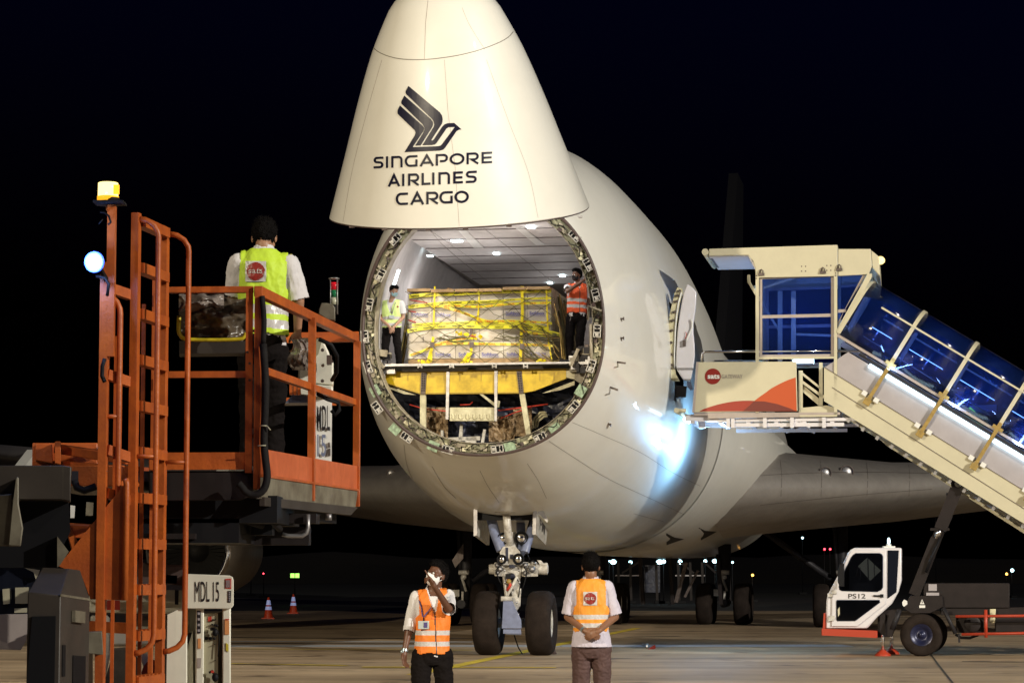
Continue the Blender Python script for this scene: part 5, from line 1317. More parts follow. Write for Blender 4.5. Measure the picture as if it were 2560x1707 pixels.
# hose running down the corner
mb=MB(); pts=[(658,860),(664,960),(662,1040),(660,1100),(664,1150),(668,1190),(660,1222),(640,1236),(618,1232),(604,1216),(596,1208)]
mb.tube([U(x,y,D1-.06) for x,y in cat_(pts,3)],.022,10); 
mb.tube([U(x,y,D1-.03) for x,y in cat_([(655,740),(660,800),(658,860)],3)],.016,8); mb.build('hose','rubber',ld)
mb=MB()
for (x0,y0),(x1,y1) in(((650,1064),(667,1064)),((667,1064),(676,1075)),((643,1114),(665,1113))): mb.tube([U(x0,y0,D1-.09),U(x1,y1,D1-.09)],.004,5)
mb.build('cable_tie','panel_beige',ld)
mb=MB(); mb.tube([RS(798,848)+RSn*.0,U(828,862,16.6),U(843,890,16.7),U(842,930,16.8),U(830,950,16.9)],.014,8); mb.tube([RS(795,985),U(820,998,16.5),U(845,1006,16.8),U(848,1025,16.8),U(838,1038,16.8),U(829,1025,16.8)],.014,8)
mb.build('hose','black',ld)
# machinery slung beneath the platform
mb=MB(); rnd=random.Random(5)
for k in range(46):
    x=380+rnd.random()*330; y=1258+rnd.random()*85; Y=15.3+rnd.random()*1.8; L=.1+.5*rnd.random()
    mb.box(U(x,y,Y),(L,.1+.4*rnd.random(),.03+.10*rnd.random()),mi=rnd.choice([0,0,0,1]))
mb.box(U(520,1280,16),(1.0,1.6,.16)); mb.box(U(470,1330,15.8),(.75,1.2,.14)); mb.bar(U(620,1262,15.6),U(820,1290,17.5),.12,.10)
mb.build('underframe',['black','truck_dark'],ld)
mb=MB(); mb.tube([U(x,y,16) for x,y in((770,1285),(770,1318),(766,1332),(756,1339),(720,1339),(706,1335))],.014,8); mb.tube([U(822,1284,16.5),U(822,1300,16.5)],.02,8); mb.build('step_bar','silver',ld)
mb=MB()
for k in range(5): mb.tube([U(400+k*50,1275+k*6,15.5),U(450+k*55,1300+9*math.sin(k),15.4),U(520+k*45,1290+k*8,15.6)],.02,8)
mb.build('hose','rubber',ld)
# control console on the platform
mb=MB(); fr(mb,[(745,844),(805,844),(822,880),(829,900),(834,905),(834,962),(745,955)],17.2,.45); fr(mb,[(745,955),(833,965),(833,998),(745,985)],17.18,.4); cs=mb.build('console','loader_white',ld,bevel=.012)
mb=MB(); fr(mb,[(790,846),(806,846),(796,885),(789,892)],17.17,.02); mb.build('console_edge','panel_beige',cs)
mb=MB()
for x,y in((806,875),(806,952),(829,903)): mb.disc(U(x,y,17.165),(0,-1,0),.012,10)
mb.box(U(823,900,17.1),(.03,.08,.06)); mb.build('console_fitting','seal_brown',cs)
mb=MB(); fr(mb,[(789,1000),(830,997),(829,1156),(788,1156)],17.0,.03); np_=mb.build('number_plate','plate_white',ld,bevel=.004)
def ftext(body,x0,y0,x1,y1,Y,m,par,bold=0,name='lettering'):
    mb=MB(); addtext(mb,body,U(x0,y1,Y),U(x1,y1,Y),U(x0,y0,Y),bold); return mb.build(name,m,par,recalc=False)
ftext('MDL',791.5,1014,825,1076,16.99,'decal_dark',np_,.01); ftext('15',793,1086,815,1141,16.99,'gear_blue',np_,.01)
mb=MB(); fr(mb,[(819,1122),(826,1120),(826,1139),(819,1140)],16.99,.004); fr(mb,[(820,1106),(824,1105),(826,1118),(820,1119)],16.99,.004); mb.build('padlock','bracket_brown',np_)
mb=MB(); fr(mb,[(733,985),(789,985),(789,1006),(712,1007)],17.25,.3); mb.build('console_base','gear_blue',ld)
# signal tower on the console
tb=U(835,795,17.2)
def sy(y): return U(835,y,17.2)
mb=MB(); fr(mb,[(797,772),(803,757),(818,757),(833,762),(838,770),(838,800),(820,800),(796,785)],17.1,.12); mb.build('tower_box','grey_trim',ld,bevel=.01)
tr=.027
for y0,y1,m_ in((706,725,'lens_red'),(725,744,'lens_green'),(744,762,'lens_clear'),(762,778,'black')):
    mb=MB(); b0=sy(y1); mb.lathe(b0,ZU,[(0,.001),(0,tr),((y1-y0)/F*17.2*1.0,tr),((y1-y0)/F*17.2,.001)],18); mb.build('tower_lens',m_,ld)
mb=MB(); mb.lathe(sy(698),ZU,[(0,.001),(0,.036),(.008,.036),(.008,.001)],18)
for a_ in range(4): t=R(45+90*a_); mb.tube([sy(698)+Vector((math.cos(t)*.032,math.sin(t)*.032,0)),sy(785)+Vector((math.cos(t)*.032,math.sin(t)*.032,0))],.004,6)
mb.build('tower_cage','silver',ld)
# small joystick and draped film at the man's hand
mb=MB(); 
for k in range(3): mb.box(U(728+k*10,968,16.6),(.02,.04,.10))
mb.build('lever','orange_steel',ld)
# ---- chassis body with number, control cabinet
YB=15.2
mb=MB(); fr(mb,[(464,1434),(575,1438),(582,1442),(584,1450),(584,1512),(579,1519),(572,1521),(458,1521),(458,1440)],YB,.5); bd=mb.build('cabinet_head','loader_white',ld,bevel=.015)
mb=MB()
fr(mb,[(418,1536),(448,1521),(468,1521),(468,1790),(414,1790)],YB+.02,.3); fr(mb,[(490,1518),(510,1518),(509,1790),(488,1790)],YB+.03,.08); fr(mb,[(556,1518),(577,1518),(577,1790),(555,1790)],YB+.03,.45); fr(mb,[(462,1640),(482,1575),(484,1790),(462,1790)],YB+.10,.3)
fr(mb,[(467,1540),(473,1540),(473,1574),(484,1574),(484,1610),(467,1608)],YB+.2,.02)
mb.build('cabinet_frame','loader_white',ld,bevel=.008)
mb=MB(); fr(mb,[(509,1533),(545,1531),(545,1790),(507,1790)],YB+.06,.2); pn=mb.build('control_panel','panel_beige',ld)
mb=MB(); fr(mb,[(545,1531),(556,1528),(556,1790),(545,1790)],YB+.34,.03); mb.build('recess','grey_trim',ld)
mb=MB(); fr(mb,[(468,1521),(490,1521),(488,1790),(468,1790)],YB+.22,.02); mb.build('cabinet_back','loader_white',ld)
ftext('MDL',487,1453,524,1503,YB-.003,'decal_dark',bd,-.0); ftext('15',533,1454,548,1503,YB-.003,'decal_dark',bd,0)
mb=MB(); fr(mb,[(563,1446),(578,1445),(578,1471),(563,1470)],YB-.004,.003); mb.build('warning_sticker','sticker_red',bd)
mb=MB(); fr(mb,[(570,1476),(578,1476),(577,1505),(570,1505)],YB-.004,.003); mb.build('data_plate','decal_dark',bd)
mb=MB(); fr(mb,[(492,1526),(502,1526),(502,1582),(492,1582)],YB+.024,.004); fr(mb,[(493,1644),(503,1644),(502,1668),(493,1668)],YB+.024,.004,mi=1); mb.build('data_plate',['decal_dark','stair_pink'],bd)
mb=MB()
for i in range(4): fr(mb,[(494,1530+i*14),(500,1530+i*14),(500,1536+i*14),(494,1536+i*14)],YB+.020,.002)
for i in range(4): fr(mb,[(565+i*3,1449),(566.5+i*3,1449),(566.5+i*3,1468),(565+i*3,1468)],YB-.007,.002)
for i in range(5): fr(mb,[(572,1479+i*5),(575.5,1479+i*5),(575.5,1482+i*5),(572,1482+i*5)],YB-.007,.002)
mb.build('fine_print','stair_grey',bd)
mb=MB(); fr(mb,[(495,1595),(502,1595),(502,1620),(495,1620)],YB+.024,.004); fr(mb,[(562,1550),(573,1550),(573,1585),(562,1585)],YB+.024,.004); mb.build('sticker','sticker_orange',bd)
mb=MB(); fr(mb,[(562,1546),(573,1546),(573,1549),(562,1549)],YB+.022,.004); fr(mb,[(565,1606),(571,1610),(571,1628),(565,1625)],YB+.024,.004,mi=1); mb.build('sticker',['sticker_red','sticker_yellow'],bd)
mb=MB(); fr(mb,[(520,1541),(529,1540),(529,1553),(520,1553)],YB+.055,.004); mb.build('sticker',['sticker_red'],pn)
mb=MB()
for x,y,r in((516,1595,.010),(526,1595,.010),(536,1595,.008),(533,1548,.004),(538,1548,.004),(531,1560,.005),(538,1562,.007),(543,1563,.008),(537,1610,.003),(538,1650,.003),(511,1580,.002),(518,1579,.002)): mb.lathe(U(x,y,YB+.06),(0,-1,0),[(0,r),(.012,r),(.02,r*.7),(.02,.001)],14)
for x,y,r in((538,1580,.018),(538,1692,.020)): mb.ball(U(x,y,YB+.02),(r,r,r*1.3))
mb.tube([U(528,1572,YB+.04),U(534,1571,YB+.03),U(540,1580,YB+.02)],.010,8); mb.tube([U(524,1680,YB+.04),U(530,1676,YB+.03),U(538,1688,YB+.02)],.008,8); mb.tube([U(545,1575,YB+.04),U(549,1595,YB+.04),U(546,1620,YB+.04),U(545,1640,YB+.04)],.003,5)
mb.build('knob','black',pn)
mb=MB(); mb.box(U(531,1678,YB+.01),(.016,.012,.014)); mb.build('red_tab','sticker_red',pn)
mb=MB(); fr(mb,[(467,1582),(481,1581),(480,1607),(467,1607)],YB+.18,.01); mb.build('gauge_plate','bracket_brown',ld)
# long white side frame behind the ladder, with grey cap
mb=MB(); fr(mb,[(222,1500),(455,1500),(458,1524),(440,1534),(222,1530)],YB+.6,.4); fr(mb,[(222,1462),(460,1462),(460,1505),(222,1505)],YB+.55,.4); fr(mb,[(250,1538),(268,1536),(275,1545),(275,1640),(262,1707),(250,1790)],YB+.5,.1)
fr(mb,[(280,1566),(412,1565),(418,1575),(418,1605),(410,1612),(280,1612)],YB+.4,.1); fr(mb,[(350,1616),(385,1615),(380,1650),(362,1680),(350,1640)],YB+.45,.1); fr(mb,[(226,1538),(250,1538),(250,1560),(226,1560)],YB+.5,.1)
mb.build('side_frame','loader_white',ld,bevel=.012)
mb=MB(); fr(mb,[(324,1456),(462,1452),(467,1460),(466,1475),(324,1472)],YB+.45,.2); mb.build('frame_cap','gear_blue',ld)
mb=MB(); fr(mb,[(412,1550),(434,1534),(432,1790),(402,1790),(404,1600)],YB+.35,.05); fr(mb,[(262,1700),(285,1620),(335,1615),(385,1790),(262,1790)],YB+.38,.05); mb.build('mudguard','grey_trim',ld)
mb=MB(); mb.disc(U(382,1690,YB+.38),(0,-1,0),.07,24,ry=.10); mb.build('logo_disc','logo_red',ld)
ftext('sats',370,1688,384,1700,YB+.374,'plate_white',ld,.02)
mb=MB(); fr(mb,[(267,1500),(300,1500),(300,1524),(267,1524)],YB+.53,.005); mb.build('warning_sticker','sticker_red',ld)
mb=MB(); fr(mb,[(324,1494),(342,1494),(342,1508),(324,1508)],YB+.53,.005); fr(mb,[(437,1468),(447,1468),(446,1511),(437,1510)],YB+.53,.005); fr(mb,[(290,1535),(340,1538),(338,1560),(288,1558)],YB+.5,.01); mb.build('data_plate','decal_dark',ld)
mb=MB(); mb.bar(U(340,1430,YB+.3),U(460,1438,YB+.3),.1,.12); mb.bar(U(400,1446,YB+.3),U(445,1448,YB+.3),.1,.05); mb.build('pivot_bar','seal_brown',ld)
# wheels of the loader
for x in(-2.3,): pass
# grey housings at the far left
mb=MB(); fr(mb,[(-40,1163),(157,1163),(178,1166),(176,1252),(172,1252),(157,1248),(-40,1248)],13.6,.6); gh=mb.build('upper_housing','grey_hood',ld,bevel=.012)
mb=MB(); mb.prism([U(157,1165,13.6),U(179,1168,14.6),U(176,1254,14.6),U(157,1248,13.6)],(0.002,0,0)); mb.build('housing_side','grey_trim',gh)
mb=MB(); fr(mb,[(40,1192),(47,1192),(47,1260),(58,1320),(52,1365),(20,1365),(26,1300)],13.45,.15); fr(mb,[(6,1236),(32,1234),(30,1290),(24,1364),(-40,1364),(-40,1236)],13.5,.15,); mb.build('side_arm','grey_trim',ld,bevel=.012)
mb=MB(); fr(mb,[(46,1250),(172,1252),(176,1330),(150,1380),(142,1418),(-40,1418),(-40,1365),(50,1365)],13.9,.4); mb.build('lower_housing','black',ld)
mb=MB(); fr(mb,[(143,1340),(172,1378),(150,1412),(143,1418)],13.8,.1); fr(mb,[(176,1262),(188,1264),(186,1294),(176,1294)],14.9,.1,mi=1); fr(mb,[(216,1254),(234,1256),(232,1288),(214,1288)],15,.1)
mb.build('bracket',['grey_trim','loader_white'],ld)
# hood with sloped top (lower left)
YH=13.2
def hd(x,y,d=0): return U(x,y,YH+d)
A_=hd(69,1480);B_=hd(152,1487);C_=hd(105,1418,.35);Dd=hd(172,1421,.35);E_=hd(200,1425,.45);F_=hd(224,1498,.62);
mb=MB()
bot=-.2
def dn(p): return Vector((p.x,p.y,0.15))
vs=[A_,B_,C_,Dd,E_,F_,dn(A_),dn(B_),dn(F_),dn(C_)]
mb.faces(vs,[(0,1,3,2),(1,5,4,3),(0,6,7,1),(1,7,8,5),(0,2,9,6)])
ho=mb.build('engine_hood','grey_hood',ld,bevel=.006)
mb=MB(); mb.prism([hd(80,1540,-.012),hd(139,1539,-.012),hd(134,1790,-.012),hd(60,1790,-.012)],(0,.01,0)); mb.build('grille_recess','black',ho)
mb=MB(); mb.bar(B_+Vector((.0,-.005,.0)),F_+Vector((0,-.005,0)),.006,.012); q0=B_.lerp(F_,.35)-ZU*.07; q1=B_.lerp(F_,.70)-ZU*.07; nn=(F_-B_).cross(ZU).normalized(); nn=nn if nn.y<0 else -nn
mb.prism([q0+nn*.004,q1+nn*.004,q1+nn*.004-ZU*.06,q0+nn*.004-ZU*.06],nn*.02); mb.build('hood_latch','grey_trim',ho)
q0=B_.lerp(F_,.06)-ZU*.25; q1=B_.lerp(F_,.16)-ZU*.25
mb=MB(); mb.prism([q0+nn*.003,q1+nn*.003,q1+nn*.003-ZU*.16,q0+nn*.003-ZU*.16],nn*.002)
q0=B_.lerp(F_,.42)-ZU*.30; q1=B_.lerp(F_,.86)-ZU*.30; mb.prism([q0+nn*.003,q1+nn*.003,q1+nn*.003-ZU*.3,q0+nn*.003-ZU*.3],nn*.002); mb.build('slot','black',ho)
mb=MB(); fr(mb,[(215,1580),(255,1578),(258,1635),(250,1636),(212,1632)],13.9,.2); mb.build('tow_bracket','grey_trim',ld,bevel=.01)
mb=MB(); fr(mb,[(207,1650),(232,1620),(232,1790),(207,1790)],14.2,.1); mb.build('side_frame','loader_white',ld)
# driver's cab glass and side at the far left
mb=MB(); fr(mb,[(-40,1419),(80,1420),(92,1430),(92,1450),(70,1536),(-40,1535)],14.9,.04); mb.build('cab_window','dark_glass',ld)
mb=MB(); fr(mb,[(6,1472),(24,1470),(25,1508),(8,1510)],14.88,.01); fr(mb,[(38,1468),(72,1467),(70,1508),(38,1508)],14.88,.01); fr(mb,[(36,1520),(68,1519),(68,1530),(36,1531)],14.88,.01); fr(mb,[(62,1419),(100,1424),(90,1450),(84,1430)],14.86,.01); mb.build('window_frame','panel_beige',ld)
mb=MB(); fr(mb,[(-40,1536),(72,1534),(66,1600),(52,1624),(-40,1622)],14.8,.4); mb.build('cab_side','stair_pink',ld)
mb=MB(); wheel_c=U(14,1680,14.6); mb.build('spare','black',ld) if False else mb.bm.free()
wheel(Vector((wheel_c.x,14.6,.42)),YA,.42,.3,ld,hm='rim_blue',hub=.5); wheel(Vector((wheel_c.x+3.0,15.9,.42)),YA,.42,.3,ld,hm='rim_blue',hub=.5)
# bag on the platform rail
bp=U(530,850,15.4); 
bag=thing('plastic_bag',(bp.x,bp.y,bp.z),'crumpled dark brown plastic sheet bundle with yellow hem behind the orange platform rail','bag')
def cloth(name,x0,y0,x1,y1,Y,m,amp,seed,nx=30,ny=22,par=None,edge=None):
    mb=MB(); vs=[]
    for j in range(ny+1):
        for i in range(nx+1):
            u,v=i/nx,j/ny; x=x0+(x1-x0)*u; y=y0+(y1-y0)*v
            if edge: x,y=edge(u,v,x,y)
            n1=noise.noise(Vector((u*3+seed,v*3,seed)))+.5*abs(noise.noise(Vector((u*8,v*8+seed,seed))))
            vs.append(U(x,y,Y-n1*amp-.12*math.sin(PI*u)*math.sin(PI*min(1,v*1.1))))
    mb.faces(vs,[(j*(nx+1)+i,j*(nx+1)+i+1,(j+1)*(nx+1)+i+1,(j+1)*(nx+1)+i) for j in range(ny) for i in range(nx)])
    return mb.build(name,m,par,recalc=False,smooth=True)
ed=lambda u,v,x,y:(x+(8 if v>.85 else 0)*(0.5-u)*4*(v-.85)*6, y+6*math.sin(u*9)*(1-v))
cloth('dark_sheet',447,742,616,846,15.4,'bag_brown',.10,3.3,par=bag,edge=ed)
cloth('grey_film',447,736,560,778,15.3,'bag_clear',.12,8.1,nx=22,ny=12,par=bag,edge=lambda u,v,x,y:(x,y+10*noise.noise(Vector((u*5,v*2,2)))))
mb=MB(); mb.tube([U(x,y,15.28) for x,y in cat_([(448,790),(447,825),(452,840),(468,848),(530,850),(595,848),(610,842),(614,832)],4)],.012,8); mb.build('yellow_hem','bag_yellow',bag)
mb=MB(); fr(mb,[(448,852),(614,852),(612,882),(448,884)],15.55,.25); mb.build('shelf_board','grey_hood',ld)
hf=U(738,880,16.5); fm=tag(None or cloth('plastic_film',726,848,772,925,16.55,'bag_clear',.13,5.5,nx=18,ny=22,edge=lambda u,v,x,y:(x+8*math.sin(v*7)*(1-u),y)),'crumpled clear plastic film hanging by the console under the man\'s hand','plastic film')
# ================================================================ CARGO PALLET IN THE DOORWAY
PA=A0+1.35
def UP(x,y,d=0): return UA(x,y,PA+d)
pc=UP(1200,905); 
pal=thing('cargo_pallet',W(LZ(pc)[0],PA+1.2,FZ),'netted pallet of white cartons bound with yellow tape just inside the nose opening','cargo pallet')
xl,xr=1019,1378
ptop,pbot=722,905
pl_l,pl_r=LZ(UP(xl,905))[0],LZ(UP(xr,905))[0]; z0=FZ+.0; z1=UP(1200,ptop).z; PDEP=2.9
def C_(l,d,z): return W(l,PA+d,z)
mb=MB(); mb.box(C_((pl_l+pl_r)/2,PDEP/2,FZ+.02),(pl_r-pl_l+.5,PDEP+.3,.05),(LAT,AFT,ZU)); mb.build('pallet_base','silver',pal)
mb=MB(); mb.box(C_((pl_l+pl_r)/2,PDEP/2,FZ+.10),(pl_r-pl_l-.02,PDEP,.10),(LAT,AFT,ZU)); mb.build('skid','kraft',pal)
cols=6; rowz=[FZ+.155]; hs_=[.345,.215,.345,.19,.0]
rws=[(FZ+.155,FZ+.47),(FZ+.475,FZ+.73),(FZ+.735,FZ+1.06),(FZ+1.065,z1-.06)]
cw=(pl_r-pl_l)/cols
rnd=random.Random(2)
proto=None
for zi,(za,zb) in enumerate(rws):
    for ci in range(cols):
        for dd in range(3):
            l0=pl_l+cw*ci+.006+rnd.random()*.008; j=(rnd.random()*.015)
            mb=MB(); mb.box(C_(l0+cw/2-.006,PDEP*(dd+.5)/3+(.0 if dd else j),(za+zb)/2),(cw-.012,PDEP/3-.02,zb-za-.004),(LAT,AFT,ZU))
            mb.build('carton','carton',pal,bevel=.008)
mb=MB()
for ci in range(cols):
    l0=pl_l+cw*ci
    mb.box(C_(l0+cw*.5,.02,z1-.035+(.02 if ci in(0,4,5) else 0)),(cw-.02,.28,.055),(LAT,AFT,ZU))
mb.prism([C_(pl_l+.75,-.02,z1+.03),C_(pl_l+1.15,-.04,z1-.06),C_(pl_l+1.15,-.02,z1-.1),C_(pl_l+.75,0,z1)],AFT*.3)
mb.build('kraft_edge','kraft',pal)
def ptext(body,x0,y0,x1,y1,d,m,bold=0,sl=0):
    mb=MB(); addtext(mb,body,UP(x0,y1,d),UP(x1,y1+sl,d),UP(x0,y0,d),bold); return mb
for i,(x0,y0,x1) in enumerate(((1028,781,1070),(1088,782,1128),(1264,779,1302),(1324,778,1362),(1036,880,1070),(1088,881,1128),(1146,881,1188),(1204,881,1247),(1266,880,1304),(1326,879,1366))):
    ptext('Softbox',x0,y0,x1,y0+9,-.004,'blue_ink',.035).build('carton_print','blue_ink',pal,recalc=False)
    mb=MB(); mb.bar(UP(x0+1,y0+11,-.003),UP(x1,y0+11,-.003),.004,.008); mb.build('carton_print','blue_ink',pal)
mb=MB()
for x0,x1 in((1058,1060),(1100,1103),(1110,1112),(1262,1265),(1290,1292),(1335,1337)): mb.box(UP(x0,848,-.003),(.02,.006,.10),(LAT,AFT,ZU))
ptext('AVTUN',1024,728,1084,740,-.004,'blue_ink').build('carton_print','blue_ink',pal,recalc=False)
mb.build('carton_seam','bracket_brown',pal)
# clear wrapping film with wrinkles
def filmgrid(name,x0,y0,x1,y1,seed):
    mb=MB(); nx,ny=60,30; vs=[]
    for j in range(ny+1):
        for i in range(nx+1):
            u,v=i/nx,j/ny; n1=noise.noise(Vector((u*9+seed,v*5,seed)))*.02+abs(noise.noise(Vector((u*20,v*14,seed))))*.012
            vs.append(UP(x0+(x1-x0)*u,y0+(y1-y0)*v,-.03-n1))
    mb.faces(vs,[(j*(nx+1)+i,j*(nx+1)+i+1,(j+1)*(nx+1)+i+1,(j+1)*(nx+1)+i) for j in range(ny) for i in range(nx)])
    return mb.build(name,'film',pal,recalc=False,smooth=True)
filmgrid('wrapping_film',1018,722,1380,896,2.2)
mb=MB(); vs=[];nx,ny=20,20
for j in range(ny+1):
    for i in range(nx+1):
        vs.append(C_(pl_r+.02+noise.noise(Vector((i*.7,j*.6,4)))*.03+.10*(1-j/ny)*.8*(i/nx),PDEP*i/nx,FZ+.1+(z1-FZ-.1)*j/ny))
mb.faces(vs,[(j*(nx+1)+i,j*(nx+1)+i+1,(j+1)*(nx+1)+i+1,(j+1)*(nx+1)+i) for j in range(ny) for i in range(nx)])
mb.build('side_film','side_wrap',pal,recalc=False,smooth=True)
# tape bands
def band(pts,hpx,word,m_ink,step,th,tilt=0,name='tape',d=-.06):
    mb=MB(); P=cat_(pts,5); n=len(P)
    vs,fs_=ribbon(P,hpx/2); vv=[UP(x,y,d-.01*math.sin(x*.05)) for x,y in vs]; mb.faces(vv,fs_)
    o=mb.build(name,'tape_yellow',pal,recalc=False)
    tot=[0]
    for a_,b_ in zip(P,P[1:]): tot.append(tot[-1]+math.hypot(b_[0]-a_[0],b_[1]-a_[1]))
    def at(s):
        for i in range(n-1):
            if tot[i+1]>=s: 
                t=(s-tot[i])/(tot[i+1]-tot[i]); return (P[i][0]+(P[i+1][0]-P[i][0])*t,P[i][1]+(P[i+1][1]-P[i][1])*t)
        return P[-1]
    mb=MB(); s=4
    while s+step*.62<tot[-1]:
        a_,b_=at(s),at(s+step*.62); dx,dy=b_[0]-a_[0],b_[1]-a_[1]; L=math.hypot(dx,dy); nx_,ny_=dy/L,-dx/L; h=th
        bl=(a_[0]-nx_*h/2,a_[1]-ny_*h/2); br=(b_[0]-nx_*h/2,b_[1]-ny_*h/2); tl=(a_[0]+nx_*h/2,a_[1]+ny_*h/2)
        addtext(mb,word,UP(*bl,d-.016),UP(*br,d-.016),UP(*tl,d-.016),.02); s+=step
    if len(mb.bm.verts): mb.build('tape_print',m_ink,o,recalc=False)
    return o
band([(1023,741),(1080,736),(1150,733),(1260,728),(1378,727)],9.5,'THERMONET','decal_dark',36,4.2)
band([(1021,767),(1060,763),(1110,758),(1180,756),(1260,753)],8.5,'THERMONET','decal_dark',36,4.0)
band([(1250,752),(1300,748),(1378,744)],5,'','decal_dark',9999,1) if False else None
band([(1180,756),(1260,751),(1320,747),(1378,745)],5.5,'THERMONET','decal_dark',40,2.6,d=-.07)
band([(1018,828),(1060,820),(1130,815),(1230,817),(1300,817),(1340,822),(1402,838)],9.5,'THERMONET','decal_dark',36,4.2,d=-.075)
band([(1030,813),(1090,809),(1180,807),(1280,808),(1330,812),(1372,822)],7,'THERMONET','decal_dark',38,3,d=-.065)
band([(1078,766),(1130,764),(1200,767),(1270,760),(1378,757)],6.5,'DHL','tape_red',27,3.6)
band([(1106,766),(1150,779),(1200,798),(1240,808)],6.5,'DHL','tape_red',27,4,d=-.065)
band([(1160,806),(1230,803),(1300,803),(1380,808)],6,'DHL','tape_red',27,3.6,d=-.055)
band([(1085,862),(1140,858),(1230,860),(1310,861),(1384,864)],6.5,'DHL','tape_red',27,3.8)
band([(1024,888),(1060,876),(1100,858),(1160,846),(1190,845)],6,'DHL','tape_red',40,3.4,d=-.065)
band([(1300,826),(1340,834),(1385,842)],8,'DHL','tape_red',27,4,d=-.07)
# webbing straps
mb=MB()
for pts,wd in ((((1305,716),(1306,775),(1303,850),(1301,902)),.055),(((1087,716),(1086,760),(1084,812)),.03),(((1196,778),(1192,812)),.035),(((1198,735),(1196,778)),.02),(((1083,842),(1080,870),(1068,908)),.05),(((1078,862),(1078,905)),.04),(((1178,858),(1178,880),(1168,905)),.05),(((1172,882),(1152,910)),.045),(((1366,722),(1368,790),(1372,860),(1380,903)),.03)):
    for a_,b_ in zip(pts,pts[1:]): mb.bar(UP(*a_,-.085),UP(*b_,-.085),wd,.006,up=AFT)
mb.build('strap','strap_yellow',pal)
mb=MB()
for x,y in((1081,862),(1179,862),(1305,866)): mb.box(UP(x,y,-.10),(.08,.03,.10),(LAT,AFT,ZU)); 
mb.box(UP(1178,828,-.11),(.05,.05,.10),(LAT,AFT,ZU))
mb.build('buckle','bracket_brown',pal)
mb=MB()
for x0,y0,w0,n0 in((1152,836,13,9),(1190,843,12,9),(1058,904,14,7),(1165,904,16,8),(1347,903,16,9)):
    for k in range(n0):
        xa=x0+rnd.uniform(-w0,w0); ya=y0+rnd.uniform(-4,3); t_=rnd.uniform(-1,1)
        mb.bar(UP(xa,ya,-.09-.04*rnd.random()),UP(xa+9*math.cos(t_*2),ya+4*math.sin(t_*2),-.09-.04*rnd.random()),.045,.006,up=AFT+LAT*rnd.uniform(-.8,.8)+ZU*rnd.uniform(-.5,.5))
mb.build('folded_strap','strap_yellow',pal)
mb=MB(); mb.bar(UP(1176,839,-.12),UP(1189,842,-.13),.03,.02); mb.build('red_tag','net_red',pal)
# rope net with sagging meshes
mb=MB(); rnd=random.Random(8)
GX,GY=11,8
def knot(i,j):
    x=1016+(1384-1016)*i/GX+rnd.uniform(-5,5); y=724+(906-724)*j/GY+rnd.uniform(-5,5); return (x,y)
kn={(i,j):knot(i,j) for i in range(GX+1) for j in range(GY+1)}
def rope(a_,b_,r=.0058,mi=0):
    m_=((a_[0]+b_[0])/2+rnd.uniform(-3,3),(a_[1]+b_[1])/2+rnd.uniform(0,6)); mb.tube([UP(*a_,-.095),UP(*m_,-.10),UP(*b_,-.095)],r,5,mi,cap=False)
for i in range(GX):
    for j in range(GY):
        if (i+j)%2==0:
            rope(kn[i,j],kn[i+1,j+1])
        else: rope(kn[i+1,j],kn[i,j+1])
for k in range(38):
    x=1335+rnd.uniform(-50,50); y=860+rnd.uniform(-60,35); rope((x,y),(min(1398,x+rnd.uniform(10,45)),min(905,y+rnd.uniform(5,45))),.008,rnd.choice([0,0,2]))
for k in range(9): x=1150+rnd.uniform(-100,200); rope((x,842+rnd.uniform(-5,5)),(x+60,845+rnd.uniform(-8,8)),.010)
for pts in (((1024,750),(1050,754),(1068,757)),((1022,778),(1040,780)),((1020,800),(1040,806))): 
    mb.tube([UP(x,y,-.10) for x,y in pts],.011,5,1)
for k in range(46):   # ropes and folds down the port side
    l=pl_r+.05; d0=rnd.uniform(0,PDEP); d1=d0+rnd.uniform(-.5,.5); mb.tube([C_(l,d0,z1-rnd.uniform(0,.7)),C_(l+.12,(d0+d1)/2,FZ+.7),C_(l+.18,d1,FZ+.12)],.014,5,rnd.choice([0,0,2]),cap=False)
for k in range(9): d0=rnd.uniform(0,.5); mb.tube([C_(pl_l-.03,d0,z1-rnd.uniform(.2,.8)),C_(pl_l-.09,d0,FZ+.6),C_(pl_l-.2,d0+.1,FZ+.08)],.014,5,rnd.choice([0,2]),cap=False)
mb.build('cargo_net',['net_rope','net_red','clamp_ochre'],pal)
# a second wrapped load further in, seen past the first on the port side
pc2=UA(1500,880,2.5)
p2=thing('wrapped_cargo',W(2.0,2.2,FZ),'pale film-wrapped load further inside the hold behind the man in orange','cargo')
mb=MB(); vs=[];nx,ny=16,20
mb.box(W(1.75,2.6,FZ+.62),(1.3,1.6,1.2),(LAT,AFT,ZU)); mb.build('carton','kraft',p2)
for j in range(ny+1):
    for i in range(nx+1): vs.append(W(1.05+1.35*i/nx,1.74+noise.noise(Vector((i*.6,j*.5,9)))*.09,FZ+.08+1.22*j/ny))
mb=MB(); mb.faces(vs,[(j*(nx+1)+i,j*(nx+1)+i+1,(j+1)*(nx+1)+i+1,(j+1)*(nx+1)+i) for j in range(ny) for i in range(nx)]); mb.build('wrapping_film','liner_white',p2,recalc=False,smooth=True)
